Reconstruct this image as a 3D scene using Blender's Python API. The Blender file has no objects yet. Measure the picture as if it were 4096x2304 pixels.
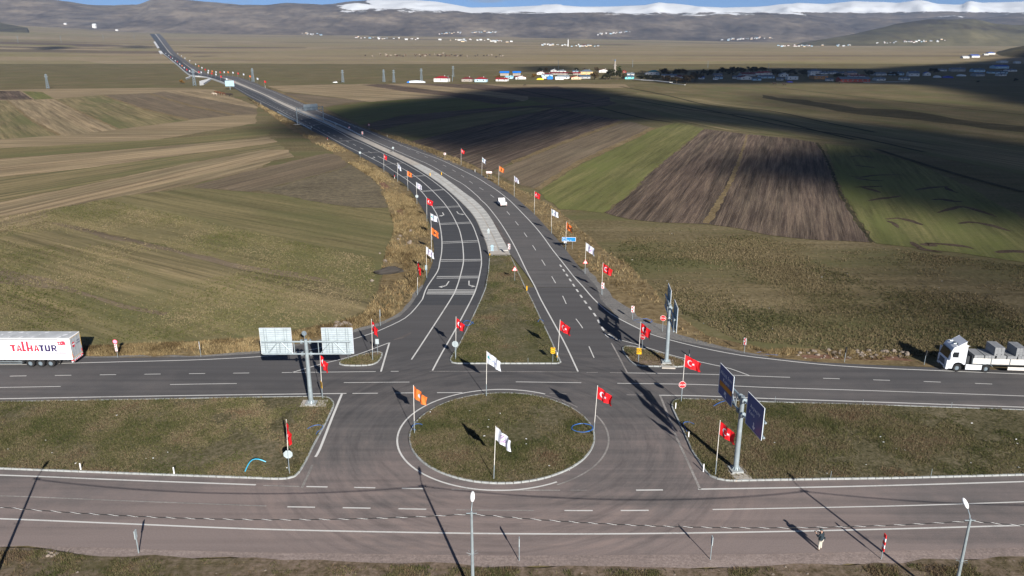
import bpy, bmesh, math, random
import numpy as np
from mathutils import Vector, Matrix, Quaternion

random.seed(7); np.random.seed(7)
SC = bpy.context.scene
COL = SC.collection
R = math.radians
PI = math.pi

# ------------------------------------------------------------------ camera
CAM_H, PITCH, FPX = 40.0, R(17.8), 3093.0           # metres, radians, focal length in photo pixels (4096 wide)
cam = bpy.data.cameras.new('camera'); cam.lens = FPX/4096*36; cam.sensor_width = 36
cam.clip_start = 0.5; cam.clip_end = 60000
co = bpy.data.objects.new('camera', cam); COL.objects.link(co)
co.location = (0, 0, CAM_H); co.rotation_euler = (PI/2-PITCH, 0, 0)
SC.camera = co

# ------------------------------------------------------------------ sky, sun, exposure
SUN_EL = R(24.3); SUN_H = Vector((0.338, -0.941, 0)).normalized()
SUN = Vector((SUN_H.x*math.cos(SUN_EL), SUN_H.y*math.cos(SUN_EL), math.sin(SUN_EL)))
w = bpy.data.worlds.new('World'); SC.world = w; w.use_nodes = True
nt = w.node_tree; nt.nodes.clear()
out = nt.nodes.new('ShaderNodeOutputWorld'); bg = nt.nodes.new('ShaderNodeBackground')
sky = nt.nodes.new('ShaderNodeTexSky'); sky.sky_type = 'NISHITA'; sky.sun_disc = False
sky.sun_elevation = SUN_EL; sky.sun_rotation = math.atan2(SUN_H.x, SUN_H.y)
sky.altitude = 1800; sky.air_density = 0.42; sky.dust_density = 0.0; sky.ozone_density = 5.0
tc = nt.nodes.new('ShaderNodeTexCoord')
mp = nt.nodes.new('ShaderNodeMapping'); mp.inputs['Scale'].default_value = (3.0, 3.0, 26.0)
nz = nt.nodes.new('ShaderNodeTexNoise'); nz.inputs['Scale'].default_value = 2.2; nz.inputs['Detail'].default_value = 8; nz.inputs['Roughness'].default_value = 0.6
rp = nt.nodes.new('ShaderNodeValToRGB'); rp.color_ramp.elements[0].position = 0.55; rp.color_ramp.elements[1].position = 0.72
mx = nt.nodes.new('ShaderNodeMixRGB'); mx.inputs[2].default_value = (4.2, 4.8, 5.6, 1)
nt.links.new(tc.outputs['Generated'], mp.inputs[0]); nt.links.new(mp.outputs[0], nz.inputs[0])
nt.links.new(nz.outputs[0], rp.inputs[0]); nt.links.new(rp.outputs[0], mx.inputs[0])
nt.links.new(sky.outputs[0], mx.inputs[1]); nt.links.new(mx.outputs[0], bg.inputs[0])
bg.inputs[1].default_value = 0.05
nt.links.new(bg.outputs[0], out.inputs[0])
sl = bpy.data.lights.new('sun', 'SUN'); sl.energy = 5.0; sl.angle = R(0.5); sl.color = (1.0, 0.94, 0.86)
so = bpy.data.objects.new('sun', sl); COL.objects.link(so)
so.rotation_euler = SUN.to_track_quat('Z', 'Y').to_euler()
SC.view_settings.view_transform = 'Standard'; SC.view_settings.look = 'None'
SC.view_settings.exposure = 0.98; SC.view_settings.gamma = 1; SC.view_settings.use_curve_mapping = False

# ------------------------------------------------------------------ survey helpers: photo pixel -> point of the terrain
def rise(s):
    return float(np.interp(s, [-0.66, -0.47, -0.33, 0.0, 0.33, 0.66], [150, 85, 72, 50, 18, 15]))
def T(x, y):
    if y <= 1400: return 0.0
    k = (y-1400)/4600
    return rise(max(-.8, min(.8, x/y)))*k**1.6
CP, SP = math.cos(PITCH), math.sin(PITCH)
def ray(px, py):
    u = (px-2048)/FPX; v = (py-1152)/FPX
    return Vector((u, CP-v*SP, -SP-v*CP))
def G(px, py, z=0.0):
    d = ray(px, py)
    if d.z < -1e-6:
        t = (CAM_H-z)/-d.z
        if t*d.y < 1400: return Vector((d.x*t, d.y*t, z))
    lo = 1400/d.y; t = lo
    while t*d.y < 9000:
        p = d*t
        if CAM_H+p.z < T(p.x, p.y): break
        t *= 1.004
    p = d*t
    return Vector((p.x, p.y, T(p.x, p.y)))
def hgt(base, top_y):                                # height of an upright thing from its base point and the row of its top
    d = ray(2048, top_y); return CAM_H + base.y*d.z/d.y
def c(ox, oy, pts): return [(ox+x/2.5156, oy+y/2.5156) for x, y in pts]
def q(ox, oy, pts): return [(ox+x/5.031, oy+y/5.031) for x, y in pts]
def pxm(p, z=1.5):                                   # photo pixels per metre at a point
    return FPX/(p.y*CP+(CAM_H-z)*SP)

# ------------------------------------------------------------------ materials
MATS = {}
def nodes(name):
    m = bpy.data.materials.new(name); m.use_nodes = True
    n = m.node_tree; b = n.nodes['Principled BSDF']
    MATS[name] = m
    return m, n, b
def M(name, col, rough=0.6, metal=0.0, var=0.08, scale=3.0, spec=0.3):
    if name in MATS: return MATS[name]
    m, n, b = nodes(name)
    t = n.nodes.new('ShaderNodeTexCoord'); z = n.nodes.new('ShaderNodeTexNoise')
    z.inputs['Scale'].default_value = scale; z.inputs['Detail'].default_value = 6
    n.links.new(t.outputs['Object'], z.inputs['Vector'])
    r = n.nodes.new('ShaderNodeValToRGB')
    a = [max(0, v*(1-var*1.6)) for v in col]; d = [min(1, v*(1+var)) for v in col]
    r.color_ramp.elements[0].position = .3; r.color_ramp.elements[1].position = .7
    r.color_ramp.elements[0].color = (*a, 1); r.color_ramp.elements[1].color = (*d, 1)
    n.links.new(z.outputs[0], r.inputs[0]); n.links.new(r.outputs[0], b.inputs['Base Color'])
    b.inputs['Roughness'].default_value = rough; b.inputs['Metallic'].default_value = metal
    b.inputs['Specular IOR Level'].default_value = spec
    return m
def tex(n, vec, scale, detail=5, rough=.6):
    z = n.nodes.new('ShaderNodeTexNoise'); z.inputs['Scale'].default_value = scale
    z.inputs['Detail'].default_value = detail; z.inputs['Roughness'].default_value = rough
    n.links.new(vec, z.inputs['Vector']); return z.outputs[0]
def mapping(n, vec, scale, loc=(0, 0, 0), rot=(0, 0, 0)):
    m = n.nodes.new('ShaderNodeMapping'); m.inputs['Scale'].default_value = scale
    m.inputs['Location'].default_value = loc; m.inputs['Rotation'].default_value = rot
    n.links.new(vec, m.inputs[0]); return m.outputs[0]
def ramp(n, fac, stops):
    r = n.nodes.new('ShaderNodeValToRGB'); e = r.color_ramp.elements
    while len(e) < len(stops): e.new(.5)
    for i, (p, col) in enumerate(stops):
        e[i].position = p; e[i].color = (*col, 1) if len(col) == 3 else col
    n.links.new(fac, r.inputs[0]); return r.outputs[0]
def mixc(n, fac, a, b2, mode='MIX'):
    m = n.nodes.new('ShaderNodeMixRGB'); m.blend_type = mode
    for k, v in ((0, fac), (1, a), (2, b2)):
        if hasattr(v, 'links'): n.links.new(v, m.inputs[k])
        else: m.inputs[k].default_value = v if k == 0 else (*v, 1)
    return m.outputs[0]
def bump(n, b, fac, strength, dist):
    m = n.nodes.new('ShaderNodeBump'); m.inputs['Strength'].default_value = strength; m.inputs['Distance'].default_value = dist
    n.links.new(fac, m.inputs['Height']); n.links.new(m.outputs[0], b.inputs['Normal'])
def math1(n, op, a, v):
    m = n.nodes.new('ShaderNodeMath'); m.operation = op
    n.links.new(a, m.inputs[0])
    if hasattr(v, 'links'): n.links.new(v, m.inputs[1])
    else: m.inputs[1].default_value = v
    return m.outputs[0]

def field_mat(name, dark, mid, light, row=1.0, amt=.5, patch=.02, clump=1.4, bumpd=.12, green=None):
    """Farmland: streaks along the local x axis (the way it was worked), clods or clumps, large soft patches."""
    m, n, b = nodes(name)
    o = n.nodes.new('ShaderNodeTexCoord').outputs['Object']
    inf = n.nodes.new('ShaderNodeObjectInfo')
    off = n.nodes.new('ShaderNodeVectorMath'); off.operation = 'SCALE'; off.inputs[3].default_value = 300
    cx = n.nodes.new('ShaderNodeCombineXYZ'); n.links.new(inf.outputs['Random'], cx.inputs[0]); n.links.new(inf.outputs['Random'], cx.inputs[1])
    n.links.new(cx.outputs[0], off.inputs[0])
    ad = n.nodes.new('ShaderNodeVectorMath'); n.links.new(o, ad.inputs[0]); n.links.new(off.outputs[0], ad.inputs[1])
    v = ad.outputs[0]
    st = tex(n, mapping(n, v, (.02*row, .55*row, .4)), 1.0, 7, .7)
    st2 = tex(n, mapping(n, v, (.06*row, 2.2*row, 1)), 1.0, 5, .7)
    pa = tex(n, v, patch, 6, .65)
    cl = tex(n, mapping(n, v, (1, 1, 1)), clump, 6, .75)
    f = math1(n, 'ADD', math1(n, 'MULTIPLY', st, amt*.6), math1(n, 'MULTIPLY', st2, amt*.4))
    f = math1(n, 'ADD', f, math1(n, 'MULTIPLY', pa, .30))
    f = math1(n, 'ADD', f, math1(n, 'MULTIPLY', cl, .70-amt*.5))
    f = math1(n, 'MULTIPLY', f, 1/(amt+.30+.70-amt*.5))
    col = ramp(n, f, [(.39, dark), (.5, mid), (.61, light)])
    col = mixc(n, min(1, amt*1.25), col, ramp(n, st, [(.38, (.70, .70, .72)), (.5, (1, 1, 1)), (.62, (1.22, 1.20, 1.16))]), 'MULTIPLY')
    bd = tex(n, mapping(n, v, (.006*row, .13*row, .2), (9, 4, 0)), 1.0, 4, .6)
    col = mixc(n, min(1, amt*1.1), col, ramp(n, bd, [(.38, (.80, .82, .78)), (.62, (1.18, 1.14, 1.10))]), 'MULTIPLY')
    if green:
        gp = tex(n, mapping(n, v, (.012, .05, 1), (50, 20, 0)), 1.0, 6, .7)
        col = mixc(n, ramp(n, gp, [(.45, (0, 0, 0)), (.62, (.8, .8, .8))]), col, green)
    n.links.new(col, b.inputs['Base Color']); b.inputs['Roughness'].default_value = .95; b.inputs['Specular IOR Level'].default_value = .05
    bump(n, b, math1(n, 'ADD', cl, st2), .6, bumpd)
    return m
field_mat('pasture', (.070, .056, .030), (.135, .110, .060), (.21, .172, .105), row=.5, amt=.25, patch=.03, clump=1.1, green=(.105, .104, .046))
field_mat('stubble', (.165, .128, .080), (.235, .185, .118), (.30, .242, .160), row=.8, amt=.75, patch=.012)
field_mat('stubble_green', (.120, .106, .054), (.180, .150, .084), (.245, .20, .122), row=.8, amt=.8, patch=.012, green=(.118, .120, .052))
field_mat('grassland', (.100, .088, .042), (.158, .136, .070), (.21, .178, .098), row=.6, amt=.5, patch=.015, clump=.9, green=(.112, .112, .050))
field_mat('wheat', (.085, .085, .034), (.130, .128, .052), (.185, .170, .080), row=1.0, amt=.5, patch=.018, clump=1.0, green=(.128, .142, .046))
field_mat('plowed', (.055, .041, .033), (.110, .084, .067), (.18, .142, .11), row=1.3, amt=.85, patch=.02, clump=1.8, bumpd=.35)
field_mat('tilled', (.105, .082, .058), (.145, .115, .080), (.19, .155, .11), row=1.0, amt=.45, patch=.02, clump=1.2)
field_mat('dry_grass_soil', (.095, .068, .034), (.175, .132, .072), (.255, .20, .115), row=.5, amt=.2, patch=.06, clump=.9, bumpd=.3)
field_mat('scrub', (.022, .020, .012), (.050, .045, .026), (.085, .072, .042), row=.5, amt=.2, patch=.08, clump=.7, bumpd=.3)
field_mat('weedy', (.075, .062, .042), (.130, .110, .075), (.20, .165, .105), row=.4, amt=.2, patch=.08, clump=.7, bumpd=.3)
field_mat('lawn', (.040, .038, .018), (.098, .088, .050), (.17, .142, .098), row=.5, amt=.1, patch=.16, clump=2.6, bumpd=.10, green=(.060, .068, .024))
field_mat('verge', (.062, .050, .028), (.135, .104, .075), (.215, .165, .135), row=.5, amt=.1, patch=.22, clump=1.4, bumpd=.12, green=(.060, .062, .022))
field_mat('gravel', (.16, .135, .125), (.24, .195, .18), (.32, .27, .25), row=.6, amt=.15, patch=.12, clump=5, bumpd=.06)
field_mat('grey_gravel', (.10, .098, .096), (.165, .160, .155), (.24, .235, .225), row=.6, amt=.15, patch=.12, clump=5, bumpd=.06)
field_mat('red_earth', (.10, .055, .038), (.17, .095, .065), (.23, .15, .11), row=.5, amt=.1, patch=.2, clump=1.5, bumpd=.2)

field_mat('soil', (.040, .030, .022), (.075, .055, .040), (.12, .09, .065), row=.5, amt=.2, patch=.2, clump=1.6, bumpd=.2)
def far_ground(name):
    m, n, b = nodes(name)
    g = n.nodes.new('ShaderNodeNewGeometry').outputs['Position']
    vo = n.nodes.new('ShaderNodeTexVoronoi'); vo.inputs['Scale'].default_value = 1.0
    n.links.new(mapping(n, g, (.0022, .0060, 0), (3, 7, 0), (0, 0, .28)), vo.inputs['Vector'])
    sep = n.nodes.new('ShaderNodeSeparateColor'); n.links.new(vo.outputs['Color'], sep.inputs[0])
    col = ramp(n, sep.outputs[0], [(0, (.125, .095, .070)), (.13, (.135, .105, .078)), (.16, (.235, .190, .115)), (.42, (.25, .20, .125)),
                                   (.45, (.205, .185, .090)), (.7, (.21, .185, .095)), (.73, (.31, .25, .165)), (1, (.28, .225, .145))])
    band = tex(n, mapping(n, g, (.00035, .0011, 0), (1.3, .4, 0)), 1.0, 6, .6)
    col = mixc(n, ramp(n, band, [(.40, (0, 0, 0)), (.56, (.75, .75, .75))]), col, (.26, .21, .128))
    gr = tex(n, mapping(n, g, (.0007, .0030, 0), (5.3, 2.4, 0)), 1.0, 6, .7)
    col = mixc(n, ramp(n, gr, [(.52, (0, 0, 0)), (.66, (.7, .7, .7))]), col, (.20, .185, .075))
    rd = tex(n, mapping(n, g, (.0008, .0042, 0), (15.3, 8.4, 0)), 1.0, 6, .7)
    col = mixc(n, ramp(n, rd, [(.58, (0, 0, 0)), (.7, (.6, .6, .6))]), col, (.24, .155, .09))
    fine = tex(n, mapping(n, g, (.02, .06, 0)), 1.0, 6, .7)
    col = mixc(n, .55, col, ramp(n, fine, [(.36, (.55, .53, .52)), (.62, (1.12, 1.12, 1.12))]), 'MULTIPLY')
    n.links.new(col, b.inputs['Base Color']); b.inputs['Roughness'].default_value = .95; b.inputs['Specular IOR Level'].default_value = .05
    return m
far_ground('plain')

def asphalt(name, base, dusty, d0, d1, streak_rot=0.0, tyre=.25):
    m, n, b = nodes(name)
    g = n.nodes.new('ShaderNodeNewGeometry').outputs['Position']
    fine = tex(n, g, 9.0, 8, .75); big = tex(n, g, .07, 6, .65); mid = tex(n, g, .6, 6, .65)
    st = tex(n, mapping(n, g, (.035, .9, 1), (3, 1, 0), (0, 0, streak_rot)), 1.0, 5, .65)
    col = ramp(n, fine, [(.25, [v*.72 for v in base]), (.75, [v*1.25 for v in base])])
    f = math1(n, 'ADD', math1(n, 'MULTIPLY', big, .55), math1(n, 'MULTIPLY', mid, .2))
    f = math1(n, 'ADD', f, math1(n, 'MULTIPLY', st, .25))
    col = mixc(n, ramp(n, f, [(d0, (0, 0, 0)), (d1, (.85, .85, .85))]), col, dusty)
    col = mixc(n, tyre, col, ramp(n, st, [(.35, (.55, .55, .55)), (.6, (1.1, 1.1, 1.1))]), 'MULTIPLY')
    n.links.new(col, b.inputs['Base Color']); b.inputs['Roughness'].default_value = .85; b.inputs['Specular IOR Level'].default_value = .2
    bump(n, b, fine, .25, .02)
    return m
asphalt('asphalt_near', (.125, .115, .112), (.195, .165, .155), .40, .62, 0.0)
asphalt('asphalt_junction', (.118, .112, .110), (.180, .155, .146), .47, .66, 1.2, .4)
asphalt('asphalt_upper', (.092, .090, .092), (.150, .140, .135), .48, .70, -.03)
asphalt('asphalt_new', (.060, .062, .067), (.095, .093, .094), .52, .75, 1.75, .35)
asphalt('asphalt_worn', (.100, .097, .097), (.132, .122, .118), .45, .70, 2.0, .3)
M('asphalt_patch', (.105, .092, .088), .9, 0, .2, .4)
def paint(name, col, wear):
    m, n, b = nodes(name)
    g = n.nodes.new('ShaderNodeNewGeometry').outputs['Position']
    f = math1(n, 'ADD', math1(n, 'MULTIPLY', tex(n, g, 6.0, 8, .8), .6), math1(n, 'MULTIPLY', tex(n, g, .25, 4), .4))
    n.links.new(ramp(n, f, [(wear-.08, [v*.45 for v in col]), (wear+.08, col)]), b.inputs['Base Color'])
    b.inputs['Roughness'].default_value = .7
    return m
paint('road_paint', (.56, .56, .54), .40); paint('road_paint_worn', (.34, .32, .30), .52)
def concrete(name, a, b2, sc=1.2):
    m, n, b = nodes(name)
    o = n.nodes.new('ShaderNodeTexCoord').outputs['Object']; inf = n.nodes.new('ShaderNodeObjectInfo')
    g = n.nodes.new('ShaderNodeNewGeometry').outputs['Position']
    f = tex(n, g, sc, 8, .7)
    col = ramp(n, f, [(.3, a), (.7, b2)])
    col = mixc(n, .35, col, ramp(n, inf.outputs['Random'], [(0, (.72, .72, .72)), (1, (1.1, 1.1, 1.1))]), 'MULTIPLY')
    n.links.new(col, b.inputs['Base Color']); b.inputs['Roughness'].default_value = .85
    bump(n, b, f, .3, .02); return m
concrete('kerb_concrete', (.22, .235, .235), (.36, .38, .38), 2.5)
concrete('slab_concrete', (.33, .33, .315), (.47, .47, .45), .8)
concrete('slab_tan', (.32, .29, .25), (.43, .40, .355), .8)
concrete('white_concrete', (.52, .53, .53), (.66, .67, .67), .5)
concrete('block_grey', (.20, .21, .22), (.30, .31, .32), 3)
M('galvanised', (.34, .40, .43), .42, .45, .12, 2.0)
M('galvanised_dark', (.20, .25, .29), .5, .4, .15, 2.0)
M('sign_back', (.34, .395, .415), .55, 0, .10, 2.0)
M('sign_back_blue', (.33, .47, .55), .5, .2, .06, 1.0)
M('white_paint', (.78, .79, .80), .45, 0, .05, 1.0)
M('off_white', (.66, .64, .60), .6, 0, .1, 1.0)
M('red', (.62, .018, .022), .5, 0, .08, 2.0)
M('sign_red', (.70, .02, .025), .4, 0, .04, 2.0)
M('navy', (.016, .055, .235), .3, 0, .06, .4, .6)
M('sign_blue', (.010, .18, .48), .4, 0, .05, 1.0)
M('sign_orange', (.52, .20, .008), .5, 0, .05, 1.0)
M('yellow', (.72, .40, .012), .5, 0, .05, 2.0)
M('black', (.012, .012, .013), .6, 0, .1, 2.0)
M('rubber', (.022, .022, .023), .9, 0, .2, 4.0)
M('dark_metal', (.05, .055, .06), .6, .3, .2, 2.0)
M('glass_dark', (.012, .015, .018), .08, 0, .05, 1.0, .6)
M('hose_blue', (.03, .13, .42), .45, 0, .1, 2.0)
M('hose_cyan', (.05, .40, .62), .4, 0, .1, 2.0)
M('flag_red', (.62, .010, .016), .6, 0, .08, 1.5)
M('flag_white', (.56, .59, .66), .6, 0, .06, 1.5)
M('flag_orange', (.72, .17, .035), .6, 0, .10, 1.5)
M('flag_teal', (.03, .30, .32), .6, 0, .06, 1.5)
M('flag_purple', (.22, .10, .30), .6, 0, .06, 1.5)
M('flag_pink', (.55, .30, .45), .6, 0, .06, 1.5)
M('flag_grey', (.34, .33, .40), .6, 0, .06, 1.5)
M('flag_dark', (.03, .02, .025), .6, 0, .06, 1.5)
M('flag_blue', (.10, .14, .42), .6, 0, .06, 1.5)
M('stone', (.21, .175, .145), .9, 0, .3, 1.5)
M('stone_dark', (.045, .04, .036), .9, 0, .3, .8)

# ------------------------------------------------------------------ mesh builder
class MB:
    def __init__(s): s.v = []; s.f = []; s.m = []; s.mi = 0
    def add(s, vs, fs, mi=None):
        o = len(s.v); s.v += [tuple(p) for p in vs]
        s.f += [tuple(i+o for i in f) for f in fs]; s.m += [s.mi if mi is None else mi]*len(fs); return s
    def box(s, c0, sz, rz=0, mi=None, mat=None):
        x, y, z = [v/2 for v in sz]
        vs = [Vector((a*x, b*y, e*z)) for e in (-1, 1) for b in (-1, 1) for a in (-1, 1)]
        if mat is None: mat = Matrix.Rotation(rz, 3, 'Z')
        vs = [mat @ p + Vector(c0) for p in vs]
        return s.add(vs, [(0, 2, 3, 1), (4, 5, 7, 6), (0, 1, 5, 4), (2, 6, 7, 3), (0, 4, 6, 2), (1, 3, 7, 5)], mi)
    def beam(s, a, b, w, h=None, mi=None):
        a = Vector(a); b = Vector(b); d = b-a
        return s.box((a+b)/2, (w, h or w, d.length), mat=d.to_track_quat('Z', 'Y').to_matrix(), mi=mi)
    def tube(s, pts, r, n=8, cap=True, mi=None):
        pts = [Vector(p) for p in pts]; rs = r if isinstance(r, (list, tuple)) else [r]*len(pts)
        vs = []; up = None
        for i, p in enumerate(pts):
            t = (pts[min(i+1, len(pts)-1)]-pts[max(i-1, 0)]).normalized()
            if up is None: up = Vector((0, 0, 1)) if abs(t.z) < .9 else Vector((1, 0, 0))
            a = t.cross(up).normalized(); b = a.cross(t).normalized(); up = b
            for k in range(n):
                an = 2*PI*k/n; vs.append(p+a*math.cos(an)*rs[i]+b*math.sin(an)*rs[i])
        fs = [(i*n+k, i*n+(k+1) % n, (i+1)*n+(k+1) % n, (i+1)*n+k) for i in range(len(pts)-1) for k in range(n)]
        if cap: fs += [tuple(reversed(range(n))), tuple((len(pts)-1)*n+k for k in range(n))]
        return s.add(vs, fs, mi)
    def prism(s, poly, axis, a, b, mi=None):            # poly in the two other axes (cyclic order), extruded from a to b
        n = len(poly)
        def P(uv, t):
            u, v = uv
            return {'x': (t, u, v), 'y': (u, t, v), 'z': (u, v, t)}[axis]
        vs = [P(p, a) for p in poly]+[P(p, b) for p in poly]
        fs = [tuple(range(n)), tuple(reversed(range(n, 2*n)))]+[(i, i+n, (i+1) % n+n, (i+1) % n) for i in range(n)]
        return s.add(vs, fs, mi)
    def disc(s, c0, r, axis='y', t=.03, n=20, mi=None, ang=0):
        poly = [(math.cos(2*PI*k/n+ang)*r, math.sin(2*PI*k/n+ang)*r) for k in range(n)]
        o = len(s.v); s.prism(poly, axis, -t/2, t/2, mi)
        for i in range(o, len(s.v)): s.v[i] = tuple(Vector(s.v[i])+Vector(c0))
        return s
    def ball(s, c0, r, n=10, m=6, mi=None):
        rx, ry, rz = r if isinstance(r, (tuple, list)) else (r, r, r)
        vs = [(c0[0], c0[1], c0[2]-rz)]
        for j in range(1, m):
            a = -PI/2+PI*j/m
            for k in range(n):
                an = 2*PI*k/n; vs.append((c0[0]+rx*math.cos(a)*math.cos(an), c0[1]+ry*math.cos(a)*math.sin(an), c0[2]+rz*math.sin(a)))
        vs.append((c0[0], c0[1], c0[2]+rz)); fs = []
        for k in range(n):
            fs.append((0, 1+(k+1) % n, 1+k)); L = len(vs)-1
            fs.append((L, L-n+k, L-n+(k+1) % n))
        for j in range(m-2):
            for k in range(n):
                a = 1+j*n+k; b = 1+j*n+(k+1) % n; fs.append((a, b, b+n, a+n))
        return s.add(vs, fs, mi)
    def mesh(s, name, mats, smooth=False):
        me = bpy.data.meshes.new(name); me.from_pydata(s.v, [], s.f)
        for m in (mats if isinstance(mats, (list, tuple)) else [mats]): me.materials.append(MATS[m] if isinstance(m, str) else m)
        if len(me.materials) > 1: me.polygons.foreach_set('material_index', s.m)
        bm = bmesh.new(); bm.from_mesh(me); bmesh.ops.recalc_face_normals(bm, faces=bm.faces); bm.to_mesh(me); bm.free()
        if smooth:
            me.polygons.foreach_set('use_smooth', [True]*len(me.polygons))
            try: me.set_sharp_from_angle(angle=R(40))
            except Exception: pass
        me.update(); return me
    def build(s, name, mats, parent=None, smooth=False, loc=None):
        return link(name, s.mesh(name, mats, smooth), parent, loc)
def link(name, me, parent=None, loc=None, rz=0):
    o = bpy.data.objects.new(name, me); COL.objects.link(o)
    if parent is not None: o.parent = parent
    if loc is not None: o.location = loc
    if rz: o.rotation_euler.z = rz
    return o
def thing(name, label, cat, loc=(0, 0, 0), rz=0, group=None):
    o = bpy.data.objects.new(name, None); COL.objects.link(o); o.empty_display_size = .3
    o.location = loc; o.rotation_euler = (0, 0, rz)
    return tag(o, label, cat, group)
def tag(o, label=None, cat=None, group=None, kind=None):
    for k, v in (('label', label), ('category', cat), ('group', group), ('kind', kind)):
        if v: o[k] = v
    return o
def dup(root, loc, rz=None, label=None, scale=None):
    r = root.copy(); COL.objects.link(r); r.location = loc
    if rz is not None: r.rotation_euler.z = rz
    if scale: r.scale = scale
    if label: r['label'] = label
    for ch in root.children:
        k = ch.copy(); COL.objects.link(k); k.parent = r
        for g in ch.children:
            d = g.copy(); COL.objects.link(d); d.parent = k
    return r
TMP = bpy.data.scenes.new('workbench')                 # a scratch scene in which text and skin modifiers are turned into plain meshes
def baked(o):
    TMP.collection.objects.link(o); vl = TMP.view_layers[0]; vl.update()
    me = bpy.data.meshes.new_from_object(o.evaluated_get(vl.depsgraph), depsgraph=vl.depsgraph)
    TMP.collection.objects.unlink(o); return me
def text_mesh(s, size, mat, parent, M4, depth=.006, align='CENTER', spacing=1.0, name='lettering', sx=1.0):
    cu = bpy.data.curves.new(name, 'FONT'); cu.body = s; cu.size = size; cu.align_x = align; cu.extrude = depth; cu.space_character = spacing
    cu.resolution_u = 2
    o = bpy.data.objects.new(name, cu); me = baked(o); bpy.data.objects.remove(o); bpy.data.curves.remove(cu)
    me.transform(M4 @ Matrix.Diagonal((sx, 1, 1, 1))); me.materials.clear(); me.materials.append(MATS[mat])
    return link(name, me, parent)

def spline(pts, step):
    """Catmull-Rom through ground points, resampled about every step metres."""
    P = [Vector(p) for p in pts]; P = [2*P[0]-P[1]]+P+[2*P[-1]-P[-2]]; o = []
    for i in range(1, len(P)-2):
        a, b, cc, d = P[i-1:i+3]; n = max(2, int((cc-b).length/step))
        for k in range(n):
            t = k/n
            o.append(.5*((2*b)+(cc-a)*t+(2*a-5*b+4*cc-d)*t*t+(3*b-a-3*cc+d)*t*t*t))
    o.append(P[-2]); return o
def arc_resample(pts, step):
    o = [pts[0]]; acc = 0
    for a, b in zip(pts, pts[1:]):
        L = (b-a).length
        while acc+L >= step and L > 0:
            t = (step-acc)/L; a = a.lerp(b, t); o.append(a); L = (b-a).length; acc = 0
        acc += L
    return o
def nrm(pts, i):
    t = pts[min(i+1, len(pts)-1)]-pts[max(i-1, 0)]; return Vector((-t.y, t.x, 0)).normalized()
def ribbon(mb, pts, w, z, mi=None):
    vs = []
    for i, p in enumerate(pts):
        n = nrm(pts, i)*w/2; vs += [(p.x+n.x, p.y+n.y, p.z+z), (p.x-n.x, p.y-n.y, p.z+z)]
    mb.add(vs, [(2*i, 2*i+1, 2*i+3, 2*i+2) for i in range(len(pts)-1)], mi)
def dashes(mb, pts, on, off, w, z, start=0):
    fine = arc_resample(pts, .5); n1 = max(1, int(on/.5)); n2 = int((on+off)/.5); i = int(start/.5)
    while i+n1 < len(fine):
        ribbon(mb, fine[i:i+n1+1], w, z); i += n2
def sheet(name, pts, z, mat, furrow=0.0, jit=0.0, kind='structure', parent=None, clamp=None):
    """A flat polygon of ground whose local x axis runs along the furrows; edges wander by jit metres."""
    P = [Vector(p) for p in pts]
    if jit:
        Q = []
        for a, b in zip(P, P[1:]+P[:1]):
            L = (b-a).length; n = max(1, min(60, int(L/max(2.0, jit*5)))); nn = Vector((-(b-a).y, (b-a).x, 0)).normalized() if L else Vector((0, 0, 0))
            for k in range(n): Q.append(a.lerp(b, k/n)+(nn*random.uniform(-jit, jit) if k else Vector((0, 0, 0))))
        P = Q
    o0 = sum(P, Vector())/len(P); o0.z = 0
    rot = Matrix.Rotation(-furrow, 3, 'Z')
    me = bpy.data.meshes.new(name); bm = bmesh.new()
    f = bm.faces.new([bm.verts.new(rot @ Vector((p.x-o0.x, p.y-o0.y, p.z+z))) for p in P])
    if f.normal.z < 0 or True:
        bm.normal_update()
        if f.normal.z < 0: f.normal_flip()
    bmesh.ops.triangulate(bm, faces=bm.faces[:], ngon_method='EAR_CLIP'); bm.to_mesh(me); bm.free()
    me.materials.append(MATS[mat])
    o = link(name, me, parent, o0, furrow)
    if kind: o['kind'] = kind
    return o
def inside(poly, x, y):
    r = np.zeros(np.shape(x), bool); n = len(poly)
    for i in range(n):
        x1, y1 = poly[i][0], poly[i][1]; x2, y2 = poly[(i+1) % n][0], poly[(i+1) % n][1]
        if y1 == y2: continue
        k = ((y1 > y) != (y2 > y)) & (x < (x2-x1)*(y-y1)/(y2-y1)+x1); r ^= k
    return r
# ================================================================== GROUND, PLAIN, HILLS
def grid_mesh(name, xs, ys, zf, mat):
    X, Y = np.meshgrid(xs, ys); Z = zf(X, Y)
    nx, ny = len(xs), len(ys)
    me = bpy.data.meshes.new(name)
    i = np.arange(nx*ny).reshape(ny, nx)
    F = np.stack([i[:-1, :-1], i[:-1, 1:], i[1:, 1:], i[1:, :-1]], -1).reshape(-1, 4)
    me.from_pydata(np.stack([X, Y, Z], -1).reshape(-1, 3).tolist(), [], F.tolist())
    me.materials.append(MATS[mat]); me.polygons.foreach_set('use_smooth', [True]*len(me.polygons))
    return link(name, me)
Tv = np.vectorize(T)
tag(grid_mesh('ground', np.linspace(-9000, 9000, 7), np.linspace(-3000, 1400, 5), lambda X, Y: X*0, 'pasture'), kind='structure')
tag(grid_mesh('plain', np.linspace(-9000, 9000, 181), np.concatenate([np.linspace(1400, 3000, 33), np.linspace(3080, 9800, 85)]), Tv, 'plain'), kind='structure')

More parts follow.
